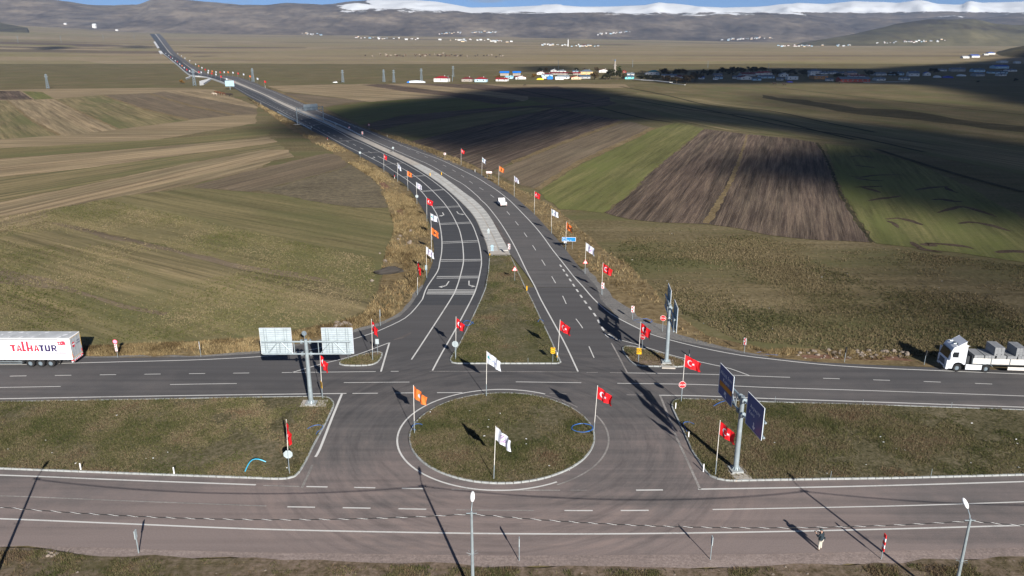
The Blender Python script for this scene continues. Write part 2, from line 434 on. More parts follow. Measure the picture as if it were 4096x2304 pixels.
def vnoise(x, y, seed=0):                            # smooth value noise
    xi = np.floor(x).astype(np.int64); yi = np.floor(y).astype(np.int64); fx = x-xi; fy = y-yi
    fx = fx*fx*(3-2*fx); fy = fy*fy*(3-2*fy)
    def h(a, b):
        n = (a*374761393+b*668265263+seed*974634777) & 0x7fffffff
        n = ((n ^ (n >> 13))*1274126177) & 0x7fffffff
        return (n & 0xffff)/65535.0
    return (h(xi, yi)*(1-fx)+h(xi+1, yi)*fx)*(1-fy)+(h(xi, yi+1)*(1-fx)+h(xi+1, yi+1)*fx)*fy
def fbm(x, y, oc=5, seed=0, ridged=False):
    s = 0; a = .5
    for k in range(oc):
        v = vnoise(x*2**k, y*2**k, seed+k)
        s = s+a*(1-abs(2*v-1) if ridged else v); a *= .5
    return s

def hill_mat(name, lo, mid, hi, snow=None):
    m, n, b = nodes(name)
    g = n.nodes.new('ShaderNodeNewGeometry').outputs['Position']
    v = mapping(n, g, (.0018, .0009, .010), (0, 0, 0), (0, 0, .2))
    f = math1(n, 'ADD', math1(n, 'MULTIPLY', tex(n, v, 1.0, 8, .68), .6), math1(n, 'MULTIPLY', tex(n, mapping(n, g, (.012, .004, .05)), 1.0, 6, .7), .4))
    col = ramp(n, f, [(.40, lo), (.5, mid), (.60, hi)])
    col = mixc(n, .7, col, ramp(n, tex(n, mapping(n, g, (.0007, .0004, .004), (3, 1, 0)), 1.0, 7, .7), [(.40, (.62, .62, .68)), (.6, (1.2, 1.15, 1.08))]), 'MULTIPLY')  # broad bluish-dark and warm-light patches painted in to stand for relief shading
    if snow:
        sp = n.nodes.new('ShaderNodeSeparateXYZ'); n.links.new(g, sp.inputs[0])
        e = math1(n, 'ADD', sp.outputs[2], math1(n, 'MULTIPLY', tex(n, mapping(n, g, (.0016, .0016, .012)), 1.0, 8, .75), 260 if snow < 400 else 170))
        e = math1(n, 'ADD', e, math1(n, 'MULTIPLY', math1(n, 'MINIMUM', math1(n, 'ADD', sp.outputs[0], 1500), 0.0), .5))
        col = mixc(n, ramp(n, math1(n, 'MULTIPLY', math1(n, 'SUBTRACT', e, snow), .02), [(.45, (0, 0, 0)), (.6, (1, 1, 1))]), col, (.66, .69, .72))
    n.links.new(col, b.inputs['Base Color']); b.inputs['Roughness'].default_value = .95; b.inputs['Specular IOR Level'].default_value = .03
hill_mat('hill_brown', (.062, .050, .040), (.118, .098, .078), (.20, .168, .128), snow=390)
hill_mat('hill_green', (.055, .045, .030), (.100, .090, .048), (.140, .125, .070))
hill_mat('snowy', (.060, .047, .036), (.108, .086, .062), (.150, .120, .092), snow=400)

def ridge(name, curve, Yf, Yr, mat, rough, depth_back=1500, seed=1, x0=-600, x1=4700, nx=420, ny=56, foot=0.0, power=1.0, scale=1.0):
    """A range whose skyline, seen from the camera, follows curve [(photo x, photo y)...]; Yf and Yr are the distances of foot and crest."""
    sx = np.linspace(x0, x1, nx); s = (sx-2048)/FPX*1.05
    cy = np.interp(sx, [a for a, _ in curve], [b for _, b in curve])
    v = (cy-1152)/FPX; slope = (-SP-v*CP)/(CP-v*SP)
    crest = CAM_H+slope*Yr
    t = np.linspace(0, 1.35, ny)
    V = []; 
    for j, tt in enumerate(t):
        Y = Yf+(Yr-Yf)*tt
        X = s*Y*CP*1.0/ (CP) 
        base = np.array([T(a, min(Y, 9700)) for a in X])-foot
        p = tt if tt < 1 else 1
        prof = (p*p*(3-2*p))**power if tt <= 1 else 1-((tt-1)/.35)**2*.6
        er = (fbm(X/620*scale, np.full(nx, Y)/1500*scale, 6, seed, True)-.55)*rough*(np.sin(PI*min(p, 1))**.8 if tt < 1 else 0)
        er2 = (fbm(X/240*scale, np.full(nx, Y)/420*scale, 5, seed+9)-.5)*rough*.5*np.sin(PI*min(p, 1)) if tt < 1 else 0
        Z = base+(crest-base)*prof+er*(crest-base)+er2*(crest-base)
        V.append(np.stack([X, np.full(nx, Y), Z], -1))
    V = np.concatenate(V); i = np.arange(nx*ny).reshape(ny, nx)
    F = np.stack([i[:-1, :-1], i[:-1, 1:], i[1:, 1:], i[1:, :-1]], -1).reshape(-1, 4)
    me = bpy.data.meshes.new(name); me.from_pydata(V.tolist(), [], F.tolist()); me.materials.append(MATS[mat])
    me.polygons.foreach_set('use_smooth', [True]*len(me.polygons))
    return tag(link(name, me), kind='structure')
ridge('snow_mountains', [(-600, 30), (1300, 34)]+[(1402, 20), (1461, 8), (1541, -1), (1700, 0), (1779, 6), (1898, 30), (2048, 27), (2167, 21), (2215, 20), (2239, 27), (2406, 26), (2525, 21), (2560, 12), (2577, 9), (2600, 14), (2650, 22), (2803, 30), (2962, 26), (3020, 20), (3072, 11), (3171, 16), (3230, 9), (3271, 4), (3370, 9), (3430, 18), (3509, 8), (3540, 10), (3581, 18), (3660, 21), (3670, 10), (3684, 5), (3700, 8), (3724, 13), (3887, 5), (3930, 1), (4096, 3), (4700, 5)],
      8200, 10600, 'snowy', .42, seed=3)
ridge('brown_hills', [(-600, -90), (0, -50), (200, -20), (330, 0), (397, 8), (517, 21), (620, 24), (707, 24), (735, 12), (760, -2), (820, -6), (894, 0), (1024, 15), (1088, 24), (1163, 23), (1200, 18), (1243, 13), (1310, 15), (1402, 22), (1501, 20), (1620, 33), (1740, 42), (1900, 46), (2048, 52), (2160, 53), (2300, 59), (2500, 57), (2620, 62), (2840, 50), (2960, 58), (3072, 56), (3140, 66), (3220, 74), (3380, 77), (3540, 72), (3640, 60), (3740, 74), (3860, 60), (3950, 56), (4096, 64), (4700, 60)],
      6300, 8000, 'hill_brown', .62, seed=11)
ridge('grassy_hills', [(-600, 400), (3020, 400), (3060, 184), (3112, 168), (3271, 140), (3430, 101), (3500, 88), (3549, 81), (3630, 79), (3708, 77), (3787, 94), (3850, 100), (3907, 99), (3966, 107), (4000, 96), (4026, 89), (4060, 88), (4096, 86), (4700, 50)],
      4300, 5200, 'hill_green', .5, seed=21, foot=6, x0=2900)
ridge('grassy_slope', [(-600, 500), (3700, 500), (3740, 232), (3867, 192), (3986, 167), (4096, 143), (4700, 60)], 1700, 2600, 'hill_green', .10, seed=31, foot=4, x0=3650, nx=160)
ridge('green_foothill', [(-600, -70), (0, 24), (60, 44), (140, 72), (219, 95), (300, 112), (360, 400), (4700, 400)], 4600, 5400, 'hill_green', .10, seed=41, foot=6, x1=420, nx=160)

# ================================================================== FIELDS
FZ = [0.004]
def field(kind, pts, line=None, jit=.5, name='field'):
    FZ[0] += .002
    P = [G(*p) for p in pts]
    th = 0.0
    if line:
        a, b = G(*line[0]), G(*line[1]); th = math.atan2(b.y-a.y, b.x-a.x)
    far = max(p.y for p in P) > 1400
    return sheet(name, P, FZ[0]+(.4 if far else 0), kind, th, jit)
# --- west of the highway
field('stubble', c(0, 0, [(-500, 930), (0, 905), (500, 893), (1500, 885), (1950, 890), (2150, 900), (2500, 1040), (2576, 1060), (2576, 1240), (1500, 1420), (-500, 1560)]), c(0, 0, [(0, 900), (2000, 890)]))
field('plowed', c(0, 0, [(-600, 915), (200, 915), (335, 1002), (-600, 1008)]), c(0, 0, [(200, 915), (335, 1002)]))
field('wheat', c(0, 0, [(225, 918), (420, 925), (545, 992), (350, 1002)]), c(0, 0, [(225, 918), (350, 1002)]))
field('stubble_green', c(0, 0, [(-700, 1012), (72, 1010), (300, 1200), (600, 1362), (-600, 1440)]), c(0, 0, [(72, 1010), (600, 1362)]))
field('stubble', c(0, 0, [(76, 1010), (560, 1000), (860, 1150), (1195, 1303), (1100, 1312), (660, 1366), (610, 1360), (310, 1200)]), c(0, 0, [(560, 1000), (1195, 1303)]))
field('stubble_green', c(0, 0, [(565, 998), (1030, 955), (1420, 1090), (1895, 1212), (1200, 1300), (866, 1150)]), c(0, 0, [(565, 998), (1200, 1300)]))
field('tilled', c(0, 0, [(1036, 955), (1500, 938), (1900, 1060), (2365, 1160), (1900, 1206), (1425, 1088)]), c(0, 0, [(1036, 955), (1900, 1206)]))
field('tilled', c(0, 0, [(1506, 938), (1650, 922), (2100, 1000), (2576, 1095), (2590, 1150), (2370, 1158), (1905, 1058)]), c(0, 0, [(1506, 938), (2370, 1158)]))
field('stubble', c(0, 0, [(1656, 921), (2100, 916), (2440, 1010), (2600, 1080), (2580, 1092), (2110, 998)]), c(0, 0, [(1656, 921), (2576, 1090)]))
field('dry_grass_soil', c(0, 0, [(1030, 962), (1044, 955), (1430, 1085), (1900, 1198), (1890, 1212), (1415, 1096)]), None, .6, 'field_border')
field('dry_grass_soil', c(0, 0, [(1500, 945), (1512, 938), (1910, 1054), (2365, 1152), (2360, 1163), (1895, 1066)]), None, .6, 'field_border')
field('dry_grass_soil', c(0, 0, [(60, 1010), (84, 1010), (315, 1195), (610, 1355), (590, 1368), (295, 1208)]), None, .6, 'field_border')
field('dry_grass_soil', c(0, 0, [(552, 1000), (566, 997), (868, 1146), (1200, 1298), (1185, 1306), (852, 1156)]), None, .6, 'field_border')
field('grassland', c(0, 576, [(-600, 60), (0, 45), (750, 5), (1600, -45), (2500, -120), (2720, -130), (2700, -85), (1700, 15), (900, 80), (0, 148), (-600, 170)]), c(0, 576, [(0, 100), (2400, -80)]))
field('stubble', c(0, 576, [(-600, 175), (0, 150), (900, 84), (1700, 18), (2576, -55), (2700, -75), (2790, -20), (2640, 8), (1850, 110), (900, 240), (0, 335), (-600, 380)]), c(0, 576, [(0, 240), (2576, -30)]))
field('stubble_green', c(0, 576, [(-600, 385), (0, 338), (900, 243), (1850, 113), (2650, 12), (2800, -10), (2880, 55), (2660, 52), (1900, 190), (900, 400), (0, 580), (-600, 660)]), c(0, 576, [(0, 450), (2576, 40)]))
field('stubble', c(0, 576, [(-600, 668), (0, 585), (900, 404), (1900, 194), (2660, 56), (2900, 60), (2960, 130), (2760, 165), (2576, 258), (2200, 345), (1700, 450), (1250, 560), (820, 670), (430, 782), (0, 880), (-600, 1000)]), c(0, 576, [(0, 740), (2576, 150)]))
field('tilled', c(1024, 576, [(-620, 420), (-300, 330), (0, 258), (420, 160), (700, 95), (830, 105), (935, 205), (900, 232), (420, 365), (40, 468), (-60, 480), (-620, 440)]), c(1024, 576, [(0, 258), (700, 95)]))
field('weedy', c(1024, 576, [(30, 474), (420, 372), (900, 240), (980, 190), (1150, 330), (1250, 430), (1330, 640), (1000, 642), (560, 575), (300, 520)]))
field('grassland', c(1024, 576, [(-2130, 690), (-1700, 590), (-1330, 520), (-640, 446), (-60, 486), (300, 524), (560, 582), (1000, 648), (1340, 650), (1425, 850), (1425, 905), (1290, 1160), (1235, 1449), (1150, 1560), (900, 1420), (0, 1280), (-1000, 1000), (-2080, 790)]), c(1024, 576, [(-2080, 790), (0, 1280)]))
field('stubble_green', c(0, 576, [(-900, 1080), (0, 895), (430, 796), (480, 790), (1500, 1030), (2576, 1270), (3480, 1420), (3720, 1560), (3690, 1670), (3400, 1800), (2960, 1870), (2576, 1950), (1900, 1985), (900, 2030), (-900, 2100)]), c(0, 576, [(480, 790), (2576, 1270)]))
field('tilled', c(0, 576, [(480, 786), (620, 800), (1500, 1000), (2576, 1240), (3300, 1370), (3300, 1400), (2576, 1290), (1500, 1045), (600, 825)]), c(0, 576, [(480, 790), (2576, 1270)]), 1.2, 'field_border')
field('tilled', c(0, 576, [(-700, 1230), (0, 1245), (700, 1440), (1700, 1700), (1650, 1730), (600, 1470), (-700, 1290)]), c(0, 576, [(0, 1250), (1700, 1700)]), 1.5, 'field_border')
# --- east of the highway
field('stubble', [(1068, 344), (1445, 336), (1800, 336), (2112, 338), (2500, 336), (2520, 352), (2250, 352), (2050, 350), (1900, 352), (1800, 382), (1830, 392), (1640, 396), (1480, 408), (1340, 388), (1130, 366)], [(1068, 344), (1800, 382)])
field('plowed', [(1445, 339), (1540, 336), (1840, 374), (2048, 398), (2112, 410), (1990, 418), (1800, 384), (1620, 366)], [(1445, 339), (1840, 374)])
field('stubble', [(1544, 336), (1620, 334), (1900, 357), (2112, 384), (2112, 408), (2050, 397), (1842, 372)], [(1544, 336), (1900, 357)])
field('plowed', [(1624, 334), (1930, 337), (2060, 352), (2230, 345), (2330, 372), (2440, 384), (2300, 400), (2112, 386), (1902, 356)], [(1624, 334), (2112, 384)])
field('tilled', [(1124, 370), (1250, 380), (1460, 405), (1390, 412), (1300, 428), (1215, 420)], [(1124, 370), (1460, 405)])
field('wheat', [(1300, 432), (1465, 410), (1640, 398), (1835, 394), (2000, 420), (2112, 400), (2200, 420), (2000, 428), (1850, 440), (1600, 462), (1440, 500), (1400, 480)], [(1600, 450), (2112, 400)])
field('plowed', [(1445, 503), (1602, 464), (1852, 441), (2002, 430), (2240, 418), (2300, 402), (2430, 388), (2530, 398), (2420, 425), (2300, 432), (2120, 430), (1900, 452), (1620, 496), (1500, 524)], [(1600, 470), (2112, 418)])
field('grassland', [(1505, 527), (1622, 499), (1902, 455), (2122, 432), (2210, 434), (2050, 466), (1782, 532), (1640, 566), (1560, 548)], [(1622, 499), (2122, 432)])
field('plowed', [(1642, 568), (1784, 534), (2052, 468), (2214, 435), (2330, 455), (2497, 482), (2360, 530), (2239, 576), (2120, 620), (2048, 648), (1962, 690), (1830, 632)], [(1784, 550), (2214, 440)])
field('dry_grass_soil', [(2490, 480), (2506, 484), (2243, 580), (2052, 654), (2042, 646), (2234, 572)], None, .5, 'field_border')
field('tilled', [(2510, 484), (2612, 512), (2478, 574), (2300, 654), (2139, 756), (2060, 735), (1990, 700), (1966, 692), (2054, 654), (2245, 580)], [(2510, 484), (2054, 654)])
field('dry_grass_soil', [(2604, 510), (2622, 514), (2488, 580), (2320, 656), (2152, 762), (2134, 756), (2300, 650), (2470, 574)], None, .5, 'field_border')
field('wheat', [(2626, 514), (2704, 490), (2760, 500), (2815, 516), (2740, 577), (2600, 690), (2500, 790), (2412, 852), (2320, 842), (2239, 838), (2175, 790), (2156, 763), (2322, 660), (2492, 580)], [(2626, 514), (2156, 763)])
field('plowed', [(2815, 517), (2930, 530), (3072, 546), (3170, 555), (3262, 571), (3285, 600), (3310, 655), (3330, 710), (3350, 767), (3402, 854), (3481, 971), (3280, 962), (3072, 941), (2960, 915), (2843, 899), (2644, 891), (2525, 879), (2417, 851), (2505, 792), (2604, 692), (2744, 578)], [(3000, 548), (2830, 892)], .8)
field('dry_grass_soil', [(2982, 538), (2992, 538), (2982, 580), (2965, 640), (2935, 720), (2893, 800), (2853, 880), (2836, 896), (2810, 893), (2842, 840), (2890, 770), (2925, 700), (2955, 630), (2975, 570)], None, .35, 'field_border')
field('scrub', [(3262, 571), (3272, 571), (3293, 600), (3320, 655), (3340, 710), (3362, 767), (3412, 845), (3492, 968), (3484, 973), (3402, 856), (3350, 768), (3310, 656), (3285, 602)], None, .35, 'ditch')
field('wheat', [(3300, 576), (3430, 592), (3650, 650), (3870, 745), (4096, 878), (4500, 1100), (4500, 1075), (4096, 1050), (3900, 1022), (3748, 1003), (3600, 985), (3505, 975), (3420, 850), (3370, 767), (3340, 690)], [(3430, 600), (3700, 990)])
SCR = [([(3545, 878), (3590, 874), (3640, 884), (3690, 902)], 1.6), ([(3548, 884), (3575, 895), (3592, 912)], 1.2), ([(3645, 968), (3665, 984), (3700, 1000), (3770, 1010)], 1.4), ([(3700, 974), (3770, 978), (3850, 986), (3893, 996)], 1.5), ([(3690, 975), (3715, 982), (3740, 980)], 2.2),
       ([(3420, 662), (3470, 668), (3500, 672)], 1.4), ([(3395, 704), (3440, 710), (3500, 702), (3600, 700)], 1.3), ([(3420, 712), (3480, 722), (3530, 724)], 1.6), ([(3475, 804), (3520, 796), (3570, 790), (3605, 784)], 1.5), ([(3418, 750), (3470, 748), (3530, 746)], 1.6), ([(3440, 748), (3500, 764), (3520, 772)], 1.5), ([(3660, 762), (3720, 752), (3795, 746)], 1.6), ([(3780, 748), (3800, 762), (3830, 772)], 1.3),
       ([(3730, 800), (3770, 798), (3810, 806), (3850, 808)], 2.0), ([(3750, 852), (3800, 838), (3850, 828), (3920, 846), (3985, 868)], 1.5), ([(3835, 896), (3880, 890), (3950, 900), (4040, 926)], 1.6), ([(3985, 1012), (4040, 1006), (4120, 1010)], 2.0), ([(3400, 628), (3440, 624), (3490, 632)], 1.6)]
for pts, wd in SCR:
    P = spline([G(*p) for p in pts], 1.2); mb = MB(); vs = []; k = len(P)
    for i, p in enumerate(P):
        n_ = nrm(P, i)*wd*(.25+.75*math.sin(PI*(i+.5)/k))*random.uniform(.45, .75); vs += [(p.x+n_.x, p.y+n_.y, FZ[0]+.004), (p.x-n_.x, p.y-n_.y, FZ[0]+.004)]
    mb.add(vs, [(2*i, 2*i+1, 2*i+3, 2*i+2) for i in range(k-1)]); mb.build('bare_soil', 'soil')['kind'] = 'structure'
field('stubble_green', [(2440, 388), (2560, 372), (2760, 392), (3000, 420), (3300, 470), (3600, 520), (4096, 590), (4600, 680), (4600, 760), (4096, 700), (3600, 600), (3300, 560), (2900, 520), (2700, 480), (2540, 430), (2440, 405)], [(2600, 400), (3600, 560)])
field('pasture', [(2530, 340), (2760, 346), (3000, 342), (3500, 346), (4200, 362), (4600, 380), (4600, 640), (4100, 560), (3600, 500), (3200, 440), (2800, 384), (2560, 360)], [(2600, 350), (3600, 480)])
for pts in ([(2460, 384), (2620, 402), (2760, 428), (2900, 455), (3110, 500), (3400, 545), (3700, 610)], [(2480, 346), (2650, 378), (2850, 424), (3072, 443), (3300, 490), (3500, 530)], [(2536, 400), (2740, 436), (2870, 452), (3072, 476), (3250, 520), (3420, 560)],
            [(2390, 430), (2560, 470), (2690, 490)], [(2380, 420), (2200, 385), (2060, 356)], [(3100, 350), (3400, 384), (3720, 420), (4100, 460)], [(3500, 596), (3800, 690), (4096, 770)]):
    mb = MB(); ribbon(mb, spline([G(*p) for p in pts], 6), 2.2, FZ[0]+.03); o = mb.build('hedge_line', 'scrub'); o['kind'] = 'structure'
field('scrub', c(3072, 0, [(-60, 955), (100, 985), (400, 1008), (900, 1090), (1300, 1102), (1900, 1200), (2576, 1272), (3300, 1340), (3300, 1420), (2576, 1335), (1700, 1235), (1200, 1180), (700, 1122), (400, 1062), (100, 1015), (-60, 985)]), None, 3, 'ravine')
# --- verges beside the roads
VL = [(1270, 560), (1302, 588), (1354, 624), (1398, 655), (1481, 707), (1521, 747), (1557, 830), (1592, 914), (1592, 934), (1537, 1037), (1517, 1152), (1500, 1200), (1473, 1236), (1440, 1265), (1370, 1285), (1262, 1312), (1175, 1335), (1024, 1352), (914, 1359), (755, 1375), (556, 1379), (358, 1391), (0, 1398), (-400, 1404)]
field('dry_grass_soil', [(985, 390), (1030, 425), (1085, 463), (1140, 502), (1200, 540), (1262, 575)]+VL[1:]+[(-400, 1452), (0, 1442), (346, 1435), (803, 1431), (1024, 1419), (1143, 1399), (1421, 1331), (1521, 1305), (1600, 1268), (1644, 1224), (1690, 1152), (1717, 1088), (1737, 999), (1731, 953), (1703, 857), (1674, 808), (1598, 726), (1499, 659), (1400, 603), (1318, 558), (1244, 522), (1190, 495), (1110, 452), (1049, 419)], None, .8, 'verge')
VR = [(1489, 518), (1580, 542), (1658, 572), (1738, 598), (1817, 630), (1887, 662), (1960, 700), (2048, 742), (2159, 798), (2239, 846), (2326, 925), (2405, 993), (2505, 1053), (2604, 1144), (2724, 1271), (2823, 1343), (2942, 1371), (3072, 1405), (3231, 1396), (3430, 1408), (3608, 1421), (3690, 1452), (4200, 1478)]
field('dry_grass_soil', [(1062, 350), (1120, 366), (1230, 412), (1390, 478)]+VR+[(4200, 1492), (3748, 1474), (3469, 1462), (3271, 1452), (3072, 1432), (2883, 1399), (2644, 1349), (2545, 1315), (2465, 1267), (2402, 1200), (2350, 1108), (2306, 1057), (2207, 933), (2108, 831), (2019, 761), (1912, 693), (1777, 634), (1618, 573), (1473, 520), (1298, 451), (1155, 387)], None, .8, 'verge')
for pts in (c(1024, 576, [(1225, 370), (1270, 372), (1330, 420), (1350, 450), (1300, 455), (1260, 420)]), c(1024, 576, [(1360, 500), (1410, 500), (1445, 545), (1435, 600), (1395, 565)]), c(1024, 576, [(1410, 655), (1470, 650), (1485, 690), (1508, 735), (1490, 748), (1440, 715)])):
    field('red_earth', pts, None, .7, 'red_earth')
field('grey_gravel', c(2048, 1200, [(700, -300), (760, -320), (860, -180), (1010, -20), (1130, 60), (1260, 170), (1560, 265), (1650, 345), (1900, 415), (2300, 520), (2576, 572), (2580, 590), (2400, 562), (2100, 502), (1800, 442), (1500, 378), (1250, 292), (1050, 172), (910, 32)]), None, .5, 'gravel_shoulder')
field('grey_gravel', c(0, 1200, [(-600, 640), (600, 575), (870, 572), (1200, 568), (2100, 560), (2400, 530), (2700, 500), (3200, 410), (3750, 255), (3960, 170), (4080, 60), (4150, -60), (4250, -150), (4280, -110), (4170, 10), (4130, 70), (4020, 175), (3830, 275), (3570, 345), (2870, 505), (2576, 552), (2020, 584), (870, 592), (-600, 660)]), None, .4, 'gravel_shoulder')
field('red_earth', c(3072, 1200, [(330, 560), (600, 555), (1000, 570), (1300, 575), (1480, 622), (1200, 612), (700, 600), (350, 590)]), None, .5, 'bare_soil')
field('gravel', [(-500, 2090), (0, 2130), (1024, 2165), (2048, 2180), (3072, 2172), (4096, 2145), (4700, 2120), (4700, 2235), (4096, 2238), (3500, 2262), (3072, 2275), (2700, 2282), (2048, 2275), (1500, 2262), (1024, 2240), (600, 2236), (400, 2232), (200, 2200), (0, 2192), (-500, 2160)], None, .35, 'gravel_shoulder')
field('verge', [(-600, 2162), (0, 2193), (200, 2202), (400, 2230), (1024, 2234), (1500, 2256), (2048, 2268), (2700, 2275), (3072, 2268), (3500, 2255), (4096, 2230), (4800, 2226), (5200, 2900), (-1200, 2900)], None, .3, 'verge')

# ================================================================== ROADS
ZR = .12
def G2(p, z=0): return G(p[0], p[1], z)
JUNC = [(-900, 1462), (-400, 1452), (0, 1441), (346, 1434.5), (803, 1431), (1024, 1418), (1143, 1399), (1421, 1331), (1521, 1305), (1600, 1268), (1644, 1224), (1690, 1152),
        (1920, 1150), (2160, 1152), (2388, 1152), (2402, 1200), (2465, 1267.6), (2545, 1315), (2644, 1349), (2763, 1375), (2883, 1399), (3002, 1422), (3072, 1431), (3271, 1452), (3469, 1462), (3748, 1474), (4096, 1486), (4500, 1503), (5000, 1528),
        (5000, 2150), (4400, 2182), (4096, 2195), (3072, 2222), (2048, 2228), (1024, 2215), (0, 2184), (-500, 2150), (-1200, 2100)]
def junction_mat():
    m, n, b = nodes('asphalt')
    g = n.nodes.new('ShaderNodeNewGeometry').outputs['Position']
    sp = n.nodes.new('ShaderNodeSeparateXYZ'); n.links.new(g, sp.inputs[0])
    fine = tex(n, g, 8.0, 8, .75); big = tex(n, g, .06, 6, .65); mid = tex(n, g, .5, 6, .65)
    lane = tex(n, mapping(n, g, (.02, .75, 1), (3, 1, 0)), 1.0, 5, .6)
    rel = n.nodes.new('ShaderNodeVectorMath'); rel.operation = 'SUBTRACT'; n.links.new(g, rel.inputs[0]); rel.inputs[1].default_value = (-1, 73.4, .12)
    rs = n.nodes.new('ShaderNodeSeparateXYZ'); n.links.new(rel.outputs[0], rs.inputs[0])
    an = n.nodes.new('ShaderNodeMath'); an.operation = 'ARCTAN2'; n.links.new(rs.outputs[1], an.inputs[0]); n.links.new(math1(n, 'ABSOLUTE', rs.outputs[0], 0), an.inputs[1])
    ln = n.nodes.new('ShaderNodeVectorMath'); ln.operation = 'LENGTH'; n.links.new(rel.outputs[0], ln.inputs[0])
    cv = n.nodes.new('ShaderNodeCombineXYZ'); n.links.new(math1(n, 'MULTIPLY', ln.outputs['Value'], 1.1), cv.inputs[0]); n.links.new(math1(n, 'MULTIPLY', an.outputs[0], 2.4), cv.inputs[1])
    turn = tex(n, cv.outputs[0], 1.0, 6, .68)
    dust = math1(n, 'ADD', math1(n, 'MULTIPLY', big, .9), math1(n, 'MULTIPLY', mid, .25))
    dust = math1(n, 'ADD', dust, math1(n, 'MULTIPLY', lane, .35))
    near = math1(n, 'MULTIPLY', math1(n, 'SUBTRACT', sp.outputs[1], 72), -.016)
    dust = math1(n, 'ADD', dust, near)
    col = ramp(n, dust, [(.45, (.084, .082, .084)), (.66, (.112, .105, .104)), (.84, (.150, .132, .128)), (1.0, (.20, .165, .155))])
    col = mixc(n, .8, col, ramp(n, fine, [(.25, (.72, .72, .72)), (.75, (1.28, 1.28, 1.28))]), 'MULTIPLY')
    ring = n.nodes.new('ShaderNodeVectorMath'); ring.operation = 'DISTANCE'; n.links.new(g, ring.inputs[0]); ring.inputs[1].default_value = (-1, 73.4, .12)
    inr = ramp(n, math1(n, 'MULTIPLY', ring.outputs['Value'], .03), [(.30, (0, 0, 0)), (.40, (1, 1, 1)), (.66, (1, 1, 1)), (.9, (0, 0, 0))])
    col = mixc(n, math1(n, 'MULTIPLY', inr, .55), col, ramp(n, turn, [(.36, (.62, .62, .63)), (.5, (1, 1, 1)), (.64, (1.32, 1.24, 1.18))]), 'MULTIPLY')
    col = mixc(n, .35, col, ramp(n, lane, [(.35, (.66, .66, .66)), (.6, (1.12, 1.12, 1.12))]), 'MULTIPLY')
    n.links.new(col, b.inputs['Base Color']); b.inputs['Roughness'].default_value = .88; b.inputs['Specular IOR Level'].default_value = .15
    bump(n, b, fine, .25, .02)
junction_mat()
road = sheet('road', [G2(p) for p in JUNC], ZR, 'asphalt')
LE = [(1690, 1152), (1717, 1088), (1733, 1044), (1737, 999), (1731, 953), (1719, 895), (1703, 857), (1679, 818), (1648, 772), (1624, 744), (1569, 703), (1499, 659), (1400, 603), (1318, 558), (1244, 522), (1190, 496), (1110, 452), (1049, 419), (1000, 391), (934, 352), (906, 341), (846, 317.6), (810, 309.7), (768, 305.7), (745, 293.8), (697, 253), (653, 217.3), (634, 189.4), (617.6, 161.6), (598.8, 136)]
LI = [(1936, 1152), (1950, 1088), (1954, 1044), (1952, 1006), (1942, 969), (1926, 931), (1904, 881), (1876, 843), (1839, 806), (1800, 770), (1740, 722), (1638, 657), (1519, 599), (1400, 543), (1346, 517.7), (1278, 486), (1191, 448), (1111, 410), (1057, 381.5), (1000, 357.6), (937, 332), (898, 314.7), (858, 305.7), (818, 299.8), (785, 289), (739, 257), (711, 235), (679, 215), (655, 184), (635, 157), (619, 136)]
MI = [(2043, 1021), (2037, 1010), (2021, 975), (1995, 929), (1967, 879), (1938, 840), (1898, 802), (1857, 772), (1797, 727), (1738, 687), (1658, 647), (1579, 611), (1511, 579.6), (1453, 553), (1377, 518.6), (1298, 481), (1224, 449), (1139, 413), (1053, 374.5), (1000, 350.7), (987, 345), (935, 323), (896, 312), (848, 304.8), (812, 298.8), (770, 276), (725, 246), (687, 219), (663, 191), (639, 157), (623, 136)]
RE = [(2388, 1152), (2350, 1108), (2306, 1057), (2262, 999), (2207, 934), (2136, 857), (2108, 831), (2049, 782), (1985, 740), (1912, 693), (1845, 663), (1777, 634), (1698, 603), (1618, 573), (1545, 548), (1473, 520), (1377, 483), (1298, 451), (1214, 415), (1155, 387), (1095, 363), (1061, 351.5), (1017, 330), (957, 310), (918, 304.2), (858, 302.2), (828, 295), (778, 266), (739, 240), (703, 215), (683, 189), (659, 157), (638, 136)]
def lift(P, z0):
    o = []
    for p in P:
        o.append(Vector((p.x, p.y, T(p.x, p.y)+z0+max(0, min(1, (p.y-1200)/600))*1.2)))
    return o
def even(pts, n):
    L = [0]
    for a, b in zip(pts, pts[1:]): L.append(L[-1]+(b-a).length)
    xs = np.linspace(0, L[-1], n); A = np.array([list(p) for p in pts])
    return [Vector((np.interp(x, L, A[:, 0]), np.interp(x, L, A[:, 1]), np.interp(x, L, A[:, 2]))) for x in xs]
def strip(name, left, right, z, mat, parent=None, n=520):
    A = [G2(p) for p in left]; B = [G2(p) for p in right]
    # walk both sides together by splitting at equal fractions of log distance
    ys = np.exp(np.linspace(math.log(max(A[0].y, B[0].y)), math.log(min(A[-1].y, B[-1].y)), n))
    def at(P):
        P = spline(P, 4); Y = [p.y for p in P]
        o = []; 
        Yi = np.maximum.accumulate(np.array(Y)+np.arange(len(Y))*1e-6)
        X = np.interp(ys, Yi, [p.x for p in P])
        return [Vector((x, y, 0)) for x, y in zip(X, ys)]
    a = lift(at(A), z); b = lift(at(B), z); vs = []
    for p, r in zip(a, b): vs += [p, r]
    mb = MB().add(vs, [(2*i, 2*i+1, 2*i+3, 2*i+2) for i in range(n-1)])
    o = mb.build(name, mat, parent)
    if not parent: o['kind'] = 'structure'
    return o, a, b
hw_l, _, _ = strip('highway', [(1644, 1224)]+LE, [(1905, 1224)]+LI, ZR+.006, 'asphalt_new')
hw_r, _, _ = strip('highway', [(2142, 1151), (2098, 1090)]+MI, RE, ZR+.003, 'asphalt_worn')
